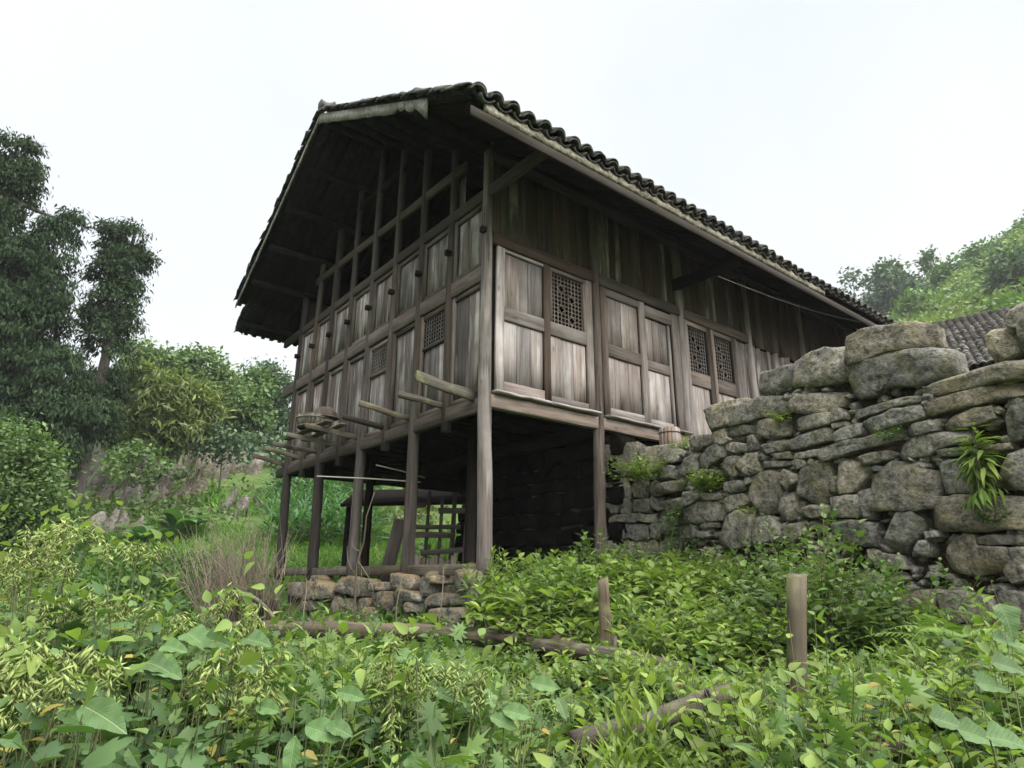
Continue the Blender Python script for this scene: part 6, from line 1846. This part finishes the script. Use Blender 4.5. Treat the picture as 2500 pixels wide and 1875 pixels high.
for c in range(nx2):
    u = (c + 0.5) * 0.17
    if not (2.5 < u < 4.6): continue
    for r_ in range(24):
        if cnt >= 285: break
        T = M2 @ Matrix.Translation((u + rng.normal(0, .008), r_ * 0.15 - 0.02, 0.075)) @ Matrix.Rotation(R(-7 + rng.normal(0, 3)), 4, 'X') @ Matrix.Rotation(R(rng.normal(0, 4)), 4, 'Z')
        obj('tile', TILE2, None, roof2, T); cnt += 1
# its walls in the shade below the eaves
f0 = el_ + back * 0.7; f1 = f0 + exn * Lh; b1 = f1 + back * 6.2; b0_ = f0 + back * 6.2
pts4 = [f0, f1, b1, b0_]
V = [(p_.x, p_.y, 1.2) for p_ in pts4] + [(p_.x, p_.y, el_.z + 0.25) for p_ in pts4]
obj('wall', mesh_np('wall', V, np.array([(0, 1, 5, 4), (1, 2, 6, 5), (2, 3, 7, 6), (3, 0, 4, 7)])), W_DARK, h2)
for k in range(6):
    q = el_ + back * 0.6 + exn * (Lh * (k + 0.5) / 6)
    pole('post', [(q.x, q.y, 1.3), (q.x, q.y, el_.z + 0.2)], [0.09, 0.08], W_LINTEL, h2, k=8)

# ================================================================== brushwood heap and dead stem
bh = empty('brushwood_heap', (-2.2, 0.6, -0.85), 'heap of dry grey brushwood twigs at the left end of the sill', 'brushwood')
rg = np.random.default_rng(401)
a = Acc()
for k in range(150):
    L_ = rg.uniform(-3.0, -2.25); b = np.array(DLz(6.55 + rg.normal(0, .15), L_, -0.75 + rg.uniform(0, 0.15)))
    hgt = rg.uniform(0.45, 1.0) * (1.0 if k % 4 else 1.25)
    d = np.array([*(RGT * rg.normal(-0.2, 0.28)), 1.0]) + np.array([*(FWD * rg.normal(0, 0.25)), 0])
    m = 6; t = np.linspace(0, 1, m)[:, None]
    pth = b + d * hgt * t + rg.normal(0, 0.015, (m, 3)) * t
    a.add(*tube_np(pth, np.linspace(0.0055, 0.0015, m), 4))
    for s in range(3):
        p_ = pth[rg.integers(2, 5)]; dd = d + rg.normal(0, 0.35, 3)
        a.add(*tube_np(p_ + dd * hgt * 0.35 * np.linspace(0, 1, 3)[:, None], np.linspace(0.003, 0.001, 3), 3))
o = obj('twigs', a.mesh('twigs'), L_DRY, bh); tag(o, kind='stuff')
a = Acc()
for k in range(90):
    L_ = rg.uniform(-2.75, -2.2)
    b = np.array(DLz(6.35 + rg.normal(0, .08), L_, -0.85)); e_ = np.array(DLz(6.45 + rg.normal(0, .05), L_ + rg.normal(-0.05, 0.05), -0.30 + rg.normal(0, .05) - 0.25 * max(0, L_ + 2.45)))
    a.add(*tube_np(np.linspace(b, e_, 4), np.full(4, rg.uniform(0.006, 0.014)), 5))
obj('stick_bundle', a.mesh('stick_bundle'), W_BARK, bh)
t = np.linspace(0, 1, 14)[:, None]
p0, p1, p2 = np.array(DLz(6.25, -2.72, -0.24)), np.array(DLz(6.2, -2.3, -0.16)), np.array(DLz(6.15, -2.0, -0.72))
obj('bark_strip', mesh_np('bark_strip', *tube_np((1 - t) ** 2 * p0 + 2 * t * (1 - t) * p1 + t ** 2 * p2, np.linspace(0.014, 0.022, 14), 8), True), W_STICK, bh)

ds = empty('dead_stem', DLz(6.05, -1.38, -0.85), 'tall pale dead vine stem standing in front of the stilts', 'dead stem')
pts = np.array([DLz(6.05, -1.37, -0.80), DLz(6.05, -1.41, -0.35), DLz(6.04, -1.42, 0.0), DLz(6.05, -1.37, 0.22), DLz(6.04, -1.36, 0.45), DLz(6.05, -1.30, 0.68)])
tt = np.linspace(0, 5, 26); pth = np.stack([np.interp(tt, range(6), pts[:, d]) for d in range(3)], 1)
obj('stem', mesh_np('stem', *tube_np(pth, np.linspace(0.012, 0.005, 26), 7), True), W_STICK, ds)
for (i0, dl_, dz, n_) in ((6, 0.12, 0.3, 1), (9, -0.10, 0.25, 1), (11, 0.16, -0.28, 1), (12, 0.05, -0.35, 1), (4, 0.15, 0.2, 1), (13, -0.09, 0.12, 1)):
    s = pth[i0]; e_ = s + np.array([*(RGT * dl_), dz]); m_ = (s + e_) / 2 + np.array([*(RGT * dl_ * 0.5), -0.05])
    t = np.linspace(0, 1, 8)[:, None]
    obj('branch', mesh_np('branch', *tube_np((1 - t) ** 2 * s + 2 * t * (1 - t) * m_ + t ** 2 * e_, np.linspace(0.005, 0.0018, 8), 5), True), W_STICK, ds)
for k, (L_, D_, h_, lab) in enumerate(((-0.98, 5.75, 0.75, 'thin dark dead stalk left of the centre stump'), (-0.62, 5.7, 0.8, 'thin dark dead stalk in front of the sill stones'), (-1.85, 6.0, 0.7, 'thin dry stalk beside the small square stump'), (-0.36, 5.6, 0.45, 'short pale broken cane leaning by the centre stump'))):
    b = np.array(DLz(D_, L_, -0.8)); e_ = b + np.array([*(RGT * (0.06 if k == 3 else rg.normal(0, .03))), h_])
    tag(obj('dry_stalk', mesh_np('dry_stalk', *tube_np(np.linspace(b, e_, 6) + rg.normal(0, .006, (6, 3)), np.linspace(0.008 if k < 3 else 0.013, 0.004 if k < 3 else 0.011, 6), 5), True), L_DRY if k < 3 else W_PALE), lab, 'stalk')


# ================================================================== single plants
def plant(name, label, at_, n, height, rad, nl, size, tmpl, mat, seed, elev=(-20, 50), lean=0.45, group=None, droop_dir=None, base_z=None, cat='plant'):
    rg = np.random.default_rng(seed)
    e = empty(name, at_, label, cat, group)
    an = rg.uniform(0, 6.28, n); q = np.sqrt(rg.uniform(0, 1, n)) * rad
    base = np.array(at_) + np.column_stack([np.cos(an) * q * 0.35, np.sin(an) * q * 0.35, np.zeros(n)])
    h = height * rg.uniform(0.55, 1.08, n)
    top = base + np.column_stack([np.cos(an) * q, np.sin(an) * q, h * (1 - 0.35 * (q / rad) ** 2)])
    if droop_dir is not None: top += np.array(droop_dir) * rg.uniform(0.2, 1.0, n)[:, None]
    V, F = scatter(tmpl, *shoot_leaves(base, top, nl, rg.uniform(*size, n), rg, elev=elev))
    o = obj('foliage', mesh_np('foliage', V, F), mat, e); tag(o, kind='stuff')
    V, F = stems_np(base, top, 0.004, rg)
    obj('stems', mesh_np('stems', V, F), L_STEM, e)
    return e


plant('shrub', 'leafy shrub rising against the middle of the stone wall', (0.25, -3.62, -0.65), 60, 1.02, 0.48, 16, (0.07, 0.11), T_OVATE, L_WEED, 501, cat='shrub')
plant('shrub', 'smaller bright shrub left of the thick fence post', (-0.35, -3.2, -0.75), 40, 0.62, 0.4, 14, (0.06, 0.095), T_OVATE, L_BRIGHT, 502, cat='shrub')
plant('hanging_shrub', 'yellow green bush growing from the wall below the bucket', (1.98, -0.72, 1.10), 34, 0.38, 0.32, 12, (0.05, 0.08), T_OVATE, L_BRIGHT, 503, droop_dir=(-0.25, -0.05, -0.12), cat='shrub')
plant('hanging_shrub', 'yellow green bush on the left end of the stone wall', (1.98, -1.66, 0.86), 30, 0.30, 0.26, 12, (0.05, 0.08), T_OVATE, L_BRIGHT, 504, droop_dir=(-0.22, 0, -0.05), cat='shrub')
plant('creeper', 'dark creeper hanging in the corner between the two stone walls', (2.15, -1.18, 0.80), 40, 0.12, 0.25, 12, (0.05, 0.08), T_OVATE, L_DARK, 505, droop_dir=(-0.2, -0.1, -0.75), cat='creeper')
plant('creeper', 'green herbs at the foot of the corner between the walls', (1.75, -1.25, -0.2), 46, 0.62, 0.4, 14, (0.06, 0.1), T_LANCE, L_WEED, 506, cat='creeper')
plant('wall_herb', 'bright leafy sprig rooted high in the stone wall at right', (1.24, -4.47, 0.62), 7, 0.42, 0.07, 22, (0.12, 0.17), T_LANCE, L_BRIGHT, 507, elev=(-60, 40), lean=0.1)
plant('wall_herb', 'yellowish drooping leaves below the sprig on the wall', (1.22, -4.46, 0.62), 6, 0.02, 0.10, 9, (0.10, 0.15), T_LANCE, L_FERN, 508, elev=(-70, -20), droop_dir=(-0.06, 0, -0.22))
plant('herb_tuft', 'tuft of small herbs beside the wooden bucket', (2.40, -1.08, 1.46), 20, 0.22, 0.16, 9, (0.03, 0.05), T_OVATE, L_BRIGHT, 509)
plant('tall_herb', 'tall narrow leaved herb in front of the corner post foot', (-0.22, -0.55, -0.45), 16, 0.66, 0.24, 20, (0.08, 0.13), T_LANCE, L_BRIGHT, 510, elev=(0, 60))
plant('shrub', 'dark green leafy shrub right of the corner post', (0.35, -1.15, -0.35), 46, 0.58, 0.5, 15, (0.06, 0.1), T_OVATE, L_WEED, 511, cat='shrub')
plant('shrub', 'bright young shrub at the right edge below the wall', (0.05, -4.85, -0.75), 40, 0.66, 0.42, 14, (0.06, 0.1), T_OVATE, L_BRIGHT, 512, cat='shrub')
plant('vine_shrub', 'pale leaved shrub wrapped around the thick fence post', (-1.80, -4.58, -1.18), 60, 0.92, 0.42, 14, (0.06, 0.10), T_OVATE, L_BRIGHT, 513, cat='shrub')
plant('tall_grass', 'upright pale grass like herb at the centre of the foreground', (-2.35, -4.25, -0.95), 22, 0.46, 0.16, 16, (0.10, 0.16), T_LANCE, L_BRIGHT, 514, elev=(35, 75))


plant('wall_weed', 'leafy weed climbing the wall foot left of the shrub', (0.95, -2.95, -0.45), 30, 0.75, 0.28, 15, (0.06, 0.10), T_OVATE, L_WEED, 515)
plant('wall_weed', 'narrow leaved weed standing against the big round stones', (0.75, -3.45, -0.5), 26, 0.85, 0.26, 18, (0.07, 0.12), T_LANCE, L_BRIGHT, 516)
plant('wall_weed', 'bushy weed below the right half of the stone wall', (0.45, -4.1, -0.6), 36, 0.7, 0.36, 15, (0.06, 0.10), T_OVATE, L_WEED, 517)
plant('wall_weed', 'pale weed clump near the wall corner', (1.25, -2.2, -0.35), 26, 0.55, 0.28, 14, (0.05, 0.09), T_OVATE, L_BRIGHT, 518)
plant('tall_herb', 'tall leafy herb in front of the second stilt', (0.75, -1.05, -0.3), 20, 0.72, 0.26, 18, (0.07, 0.12), T_OVATE, L_WEED, 519, elev=(-10, 55))


for k_, (s_, z_, lab) in enumerate(((0.9, 0.55, 'small herb rooted in a joint of the left half of the wall'), (2.55, 1.02, 'little leafy tuft in a joint below the long slab'), (2.0, 0.12, 'weed growing from the wall foot between round stones'), (3.15, 0.30, 'herb in the joint below the widest stone'), (1.45, 1.42, 'tiny fern like tuft near the top course'))):
    q_ = wa(s_, 0.03)
    plant('wall_tuft', lab, (float(q_[0]), float(q_[1]), z_), 10, 0.14, 0.10, 8, (0.03, 0.055), T_OVATE, L_WEED if k_ % 2 else L_BRIGHT, 540 + k_, droop_dir=(-0.08, 0.02, -0.04))


for k_, (x_, y_, lab) in enumerate(((-0.45, 0.35, 'low weed in front of the sill stones near the corner post'), (-0.5, 1.5, 'low weed before the middle of the sill stones'), (-0.5, 2.7, 'leafy weed partly hiding the sill stones'), (-0.55, 4.0, 'weed before the left end of the sill stones'), (-0.9, 0.9, 'small herb between the log and the sill stones'))):
    plant('low_weed', lab, (x_, y_, float(ground_h([(x_, y_)])[0])), 16, 0.30, 0.26, 9, (0.05, 0.09), T_OVATE, L_WEED if k_ % 2 else L_BRIGHT, 560 + k_)


def fern(label, at_, n, L_, seed, az0=0.0, az1=6.28):
    rg = np.random.default_rng(seed)
    e = empty('fern', at_, label, 'fern')
    for k in range(n):
        az_ = az0 + (az1 - az0) * (k + rg.uniform(0.2, 0.8)) / n
        el_ = R(rg.uniform(45, 70)); ll = L_ * rg.uniform(0.75, 1.1)
        m = 20; t = np.linspace(0.0, 1, m)
        out = np.array([math.cos(az_), math.sin(az_), 0]); sd = np.array([-math.sin(az_), math.cos(az_), 0])
        ctr = np.array(at_) + out * (ll * (t * math.cos(el_) + 0.35 * t ** 2))[:, None] + np.array([0, 0, 1]) * (ll * (t * math.sin(el_) - 0.62 * t ** 2.2))[:, None]
        tan = np.gradient(ctr, axis=0); tan /= np.linalg.norm(tan, axis=1)[:, None]
        w = ll * 0.26 * np.clip(np.minimum(t * 5, (1 - t) * 1.15 + 0.02), 0, 0.8)
        P = np.vstack([ctr, ctr]); A = np.vstack([sd * 1.0 + tan * 0.45, -sd * 1.0 + tan * 0.45])
        nn = np.tile(np.cross(tan, sd) * -1, (2, 1)); nn[:, 2] = np.abs(nn[:, 2])
        a = Acc()
        V, F = scatter(T_LANCE, P, A, nn, np.r_[w, w], np.full(2 * m, 1.25)); a.add(V, F)
        Vt, Ft = tube_np(ctr, np.linspace(0.004, 0.001, m), 4); a.add(Vt, Ft)
        obj('frond', a.mesh('frond'), L_FERN, e)


fern('large bright fern growing at the foot of the wall at right', (-0.25, -4.62, -0.50), 9, 0.62, 521)
fern('second fern drooping near the right edge', (-0.55, -5.05, -0.55), 8, 0.52, 522)
fern('small fern in the shade below the terrace wall', (1.55, -0.72, -0.1), 7, 0.45, 523)


def daisies(label, at_, n, seed):
    rg = np.random.default_rng(seed)
    e = plant('daisy_clump', label, at_, n, 0.46, 0.26, 9, (0.04, 0.06), T_LANCE, L_WEED, seed, cat='flowers')
    for k in range(n):
        p_ = np.array(at_) + np.array([rg.normal(0, .13), rg.normal(0, .13), rg.uniform(0.40, 0.56)])
        pet = 10
        an = np.arange(pet) * 2 * math.pi / pet
        d = np.column_stack([np.cos(an), np.sin(an), np.full(pet, 0.15)])
        V, F = scatter(T_OVAL, np.tile(p_, (pet, 1)), d, np.tile([0, 0, 1.0], (pet, 1)), np.full(pet, 0.016))
        obj('flower', mesh_np('flower', V, F), L_WHITE, e)


daisies('clump of small white daisies below the terrace wall', (1.05, -1.42, -0.30), 14, 531)
daisies('white daisies at the foot of the stone wall left part', (1.05, -2.05, -0.35), 9, 532)
daisies('few white daisies among the weeds before the wall', (0.15, -2.75, -0.5), 6, 533)

# ================================================================== pod bearing vines and broad leaves in the foreground
PODL = {'far_left': 'vine hung with pale green pods rising at the left edge', 'spray': 'thin arching spray with a few withered pod clusters', 'left_mid': 'pod bearing vine sprawling over the left thicket',
        'centre_left': 'pod cluster standing up beside the brushwood heap', 'near_left': 'dense pale pods drooping in the near left corner', 'near_mid': 'pale pod bunches right of the broad oval leaves', 'centre': 'long hanging pod bunches in the centre foreground'}
for gi, (g, rac) in enumerate(POD_RACEMES.items()):
    rg = np.random.default_rng(600 + gi)
    Rc = np.array(rac)
    gz = float(ground_h([Rc[:, :2].mean(0)])[0])
    e = empty('pod_vine', (Rc[:, 0].mean(), Rc[:, 1].mean(), gz), PODL[g], 'vine')
    P, A, N_, S2 = [], [], [], []
    st = Acc()
    root_ = np.array([Rc[:, 0].mean(), Rc[:, 1].mean(), gz])
    for (x, y, z, ln) in Rc:
        topp = np.array([x, y, z])
        ax = np.array([rg.normal(0, 0.35), rg.normal(0, 0.35), -1.0]); ax /= np.linalg.norm(ax)
        m = int(20 + ln * (620 if g in ('near_left', 'far_left') else 450))
        t = (np.arange(m) + rg.uniform(0, 1, m)) / m
        c = topp + ax * (ln * t)[:, None] + rg.normal(0, 0.012, (m, 3))
        an = rg.uniform(0, 6.28, m)
        P.append(c); A.append(np.column_stack([np.cos(an), np.sin(an), -rg.uniform(0.3, 1.3, m)])); N_.append(rg.normal(0, 1, (m, 3))); S2.append(rg.uniform(0.024, 0.044, m) * (1.1 - 0.35 * t))
        st.add(*tube_np(np.linspace(topp, topp + ax * ln, 5), np.linspace(0.0022, 0.001, 5), 4))
        mid_ = (topp + root_) / 2 + np.array([rg.normal(0, .08), rg.normal(0, .08), 0.12])
        t = np.linspace(0, 1, 9)[:, None]
        st.add(*tube_np((1 - t) ** 2 * root_ + 2 * t * (1 - t) * mid_ + t ** 2 * topp, np.linspace(0.005, 0.0022, 9), 4))
    V, F = scatter(T_POD, np.vstack(P), np.vstack(A), np.vstack(N_), np.concatenate(S2), np.full(sum(map(len, S2)), 0.7))
    o = obj('pods', mesh_np('pods', V, F), L_POD, e); tag(o, kind='stuff')
    obj('stems', st.mesh('stems'), L_STEM, e)
    # a few small leaves at the joints
    nlf = len(Rc) * 5
    pp = np.repeat(Rc[:, :3], 5, 0) + rg.normal(0, 0.05, (nlf, 3))
    V, F = scatter(T_OVATE, pp, rg.normal(0, 1, (nlf, 3)), np.tile([0, 0, 1.0], (nlf, 1)) + rg.normal(0, .4, (nlf, 3)), rg.uniform(0.03, 0.06, nlf))
    o = obj('foliage', mesh_np('foliage', V, F), L_BRIGHT, e); tag(o, kind='stuff')

def vein_mat():
    m = leafmat('veined_broad_leaf', (0.055, 0.115, 0.036), (0.08, 0.15, 0.05), (0.12, 0.19, 0.075), trans=0.35, rough=0.42)
    n, l = m.node_tree.nodes, m.node_tree.links
    tc = n.new('ShaderNodeTexCoord'); sp = n.new('ShaderNodeSeparateXYZ'); l.new(tc.outputs['Object'], sp.inputs[0])
    ab = n.new('ShaderNodeMath'); ab.operation = 'ABSOLUTE'; l.new(sp.outputs['X'], ab.inputs[0])
    # midrib
    mr = n.new('ShaderNodeMapRange'); mr.inputs['From Min'].default_value = 0.006; mr.inputs['From Max'].default_value = 0.018; mr.inputs['To Min'].default_value = 1; mr.inputs['To Max'].default_value = 0
    l.new(ab.outputs[0], mr.inputs['Value'])
    # side veins
    md = n.new('ShaderNodeMath'); md.operation = 'MULTIPLY_ADD'; md.inputs[1].default_value = -0.7; l.new(ab.outputs[0], md.inputs[0]); l.new(sp.outputs['Y'], md.inputs[2])
    sc = n.new('ShaderNodeMath'); sc.operation = 'MULTIPLY'; sc.inputs[1].default_value = 9.0; l.new(md.outputs[0], sc.inputs[0])
    fr = n.new('ShaderNodeMath'); fr.operation = 'PINGPONG'; fr.inputs[1].default_value = 0.5; l.new(sc.outputs[0], fr.inputs[0])
    m2 = n.new('ShaderNodeMapRange'); m2.inputs['From Min'].default_value = 0.02; m2.inputs['From Max'].default_value = 0.10; m2.inputs['To Min'].default_value = 0.7; m2.inputs['To Max'].default_value = 0
    l.new(fr.outputs[0], m2.inputs['Value'])
    mx = n.new('ShaderNodeMath'); mx.operation = 'MAXIMUM'; l.new(mr.outputs[0], mx.inputs[0]); l.new(m2.outputs[0], mx.inputs[1])
    # holes and brown spots eaten by insects
    nz = n.new('ShaderNodeTexNoise'); nz.inputs['Scale'].default_value = 7; nz.inputs['Detail'].default_value = 3
    oi = n.new('ShaderNodeObjectInfo'); ad = n.new('ShaderNodeVectorMath'); ad.operation = 'ADD'; cb = n.new('ShaderNodeCombineXYZ')
    s9 = n.new('ShaderNodeMath'); s9.operation = 'MULTIPLY'; s9.inputs[1].default_value = 50; l.new(oi.outputs['Random'], s9.inputs[0]); l.new(s9.outputs[0], cb.inputs[0])
    l.new(tc.outputs['Object'], ad.inputs[0]); l.new(cb.outputs[0], ad.inputs[1]); l.new(ad.outputs[0], nz.inputs['Vector'])
    rs = ramp(n, [(0.70, (0, 0, 0)), (0.74, (1, 1, 1))]); l.new(nz.outputs['Fac'], rs.inputs['Fac'])
    hv = [q for q in n if q.type == 'HUE_SAT'][0]
    c1 = n.new('ShaderNodeMixRGB'); c1.inputs['Color2'].default_value = (0.20, 0.27, 0.12, 1); l.new(mx.outputs[0], c1.inputs['Fac']); l.new(hv.outputs[0], c1.inputs['Color1'])
    c2 = n.new('ShaderNodeMixRGB'); c2.inputs['Color2'].default_value = (0.06, 0.05, 0.025, 1); l.new(rs.outputs['Color'], c2.inputs['Fac']); l.new(c1.outputs[0], c2.inputs['Color1'])
    p = [q for q in n if q.type == 'BSDF_PRINCIPLED'][0]
    l.new(c2.outputs[0], p.inputs['Base Color'])
    bp = n.new('ShaderNodeBump'); bp.inputs['Strength'].default_value = 0.5; bp.inputs['Distance'].default_value = 0.01; bp.invert = True
    l.new(mx.outputs[0], bp.inputs['Height']); l.new(bp.outputs[0], p.inputs['Normal'])
    return m


L_VEIN = vein_mat()
BLL = {'a': 'broad pale oval leaves at the lower left of the foreground', 'b': 'light heart shaped leaves above the left thicket', 'c': 'broad leaves and one hanging round leaf left of the centre bottom', 'd': 'round greyish leaves in the centre foreground below the log', 'e': 'large pale leaves at the right edge of the foreground'}
for gi, (g, lv) in enumerate(BROAD_LEAVES.items()):
    rg = np.random.default_rng(700 + gi)
    Lv = np.array(lv); gz = float(ground_h([Lv[:, :2].mean(0)])[0])
    root_ = np.array([Lv[:, 0].mean(), Lv[:, 1].mean(), gz])
    e = empty('broad_leaved_vine', tuple(root_), BLL[g], 'vine')
    st = Acc()
    for (x, y, z, ln, ang) in Lv:
        c = np.array([x, y, z])
        hd = np.array([*(RGT * math.cos(R(ang))), 0]) + np.array([*(-FWD * 0.35), 0]) + np.array([0, 0, -0.9 if ang == 90 else (-0.1 - 0.25 * abs(math.sin(R(ang))))])
        nn = np.array([*(-FWD * 0.75), 0.8]) + rg.normal(0, .15, 3)
        if ang == 90: nn = np.array([*(-FWD), 0.3])
        hd = hd / np.linalg.norm(hd)
        x_ = np.cross(hd, nn); x_ /= np.linalg.norm(x_); z_ = np.cross(x_, hd)
        o_ = c - hd * ln / 2
        k_ = ln * (0.85 if gi == 0 else 1.0)
        Mx = Matrix(((x_[0] * k_, hd[0] * k_, z_[0] * k_, o_[0]), (x_[1] * k_, hd[1] * k_, z_[1] * k_, o_[1]), (x_[2] * k_, hd[2] * k_, z_[2] * k_, o_[2]), (0, 0, 0, 1)))
        wv, dr_ = rg.uniform(0.75, 1.05), rg.uniform(0.15, 0.5)
        nv, nu = 12, 9
        Vl = []
        for iv in range(nv + 1):
            t_ = iv / nv
            hw = wv * 0.36 * (math.sin(min(1, t_ * 1.02 + 0.03) * math.pi) ** 0.62) * (1 - 0.35 * t_) if gi not in (1, 4) else wv * 0.46 * (min(1, t_ * 7 + 0.15) ** 0.5) * (1 - t_) ** 0.75
            for iu in range(nu):
                q_ = iu / (nu - 1) * 2 - 1
                Vl.append((q_ * hw, t_ - 0.06 * (1 - abs(q_)) * (t_ < 0.08), -dr_ * t_ * t_ * 0.6 + 0.35 * abs(q_) * hw + 0.03 * math.sin(t_ * 19 + gi) * abs(q_)))
        iv, iu = np.arange(nv)[:, None] * nu, np.arange(nu - 1)[None]
        obj('leaf', mesh_np('leaf', Vl, np.stack([iv + iu, iv + iu + 1, iv + nu + iu + 1, iv + nu + iu], -1).reshape(-1, 4), True), L_VEIN, e, Mx)
        s0 = c - hd * ln / 2
        t = np.linspace(0, 1, 8)[:, None]; m_ = (s0 + root_) / 2 + np.array([0, 0, 0.15])
        st.add(*tube_np((1 - t) ** 2 * root_ + 2 * t * (1 - t) * m_ + t ** 2 * s0, np.linspace(0.003, 0.0015, 8), 5))
    obj('stems', st.mesh('stems'), L_STEM, e)

# ================================================================== damp air
m, n, l = newmat('damp_air')
out = n.new('ShaderNodeOutputMaterial'); pv = n.new('ShaderNodeVolumePrincipled')
pv.inputs['Color'].default_value = (0.93, 0.96, 1.0, 1)
pv.inputs['Density'].default_value = 0.00045
pv.inputs['Anisotropy'].default_value = 0.0
l.new(pv.outputs[0], out.inputs['Volume'])
a = Acc(); a.box((-560, -560, -6), (560, 560, 92))
hz = obj('haze', a.mesh('haze'), m)
tag(hz, 'pale damp air that fades the far hill', 'haze', kind='stuff')
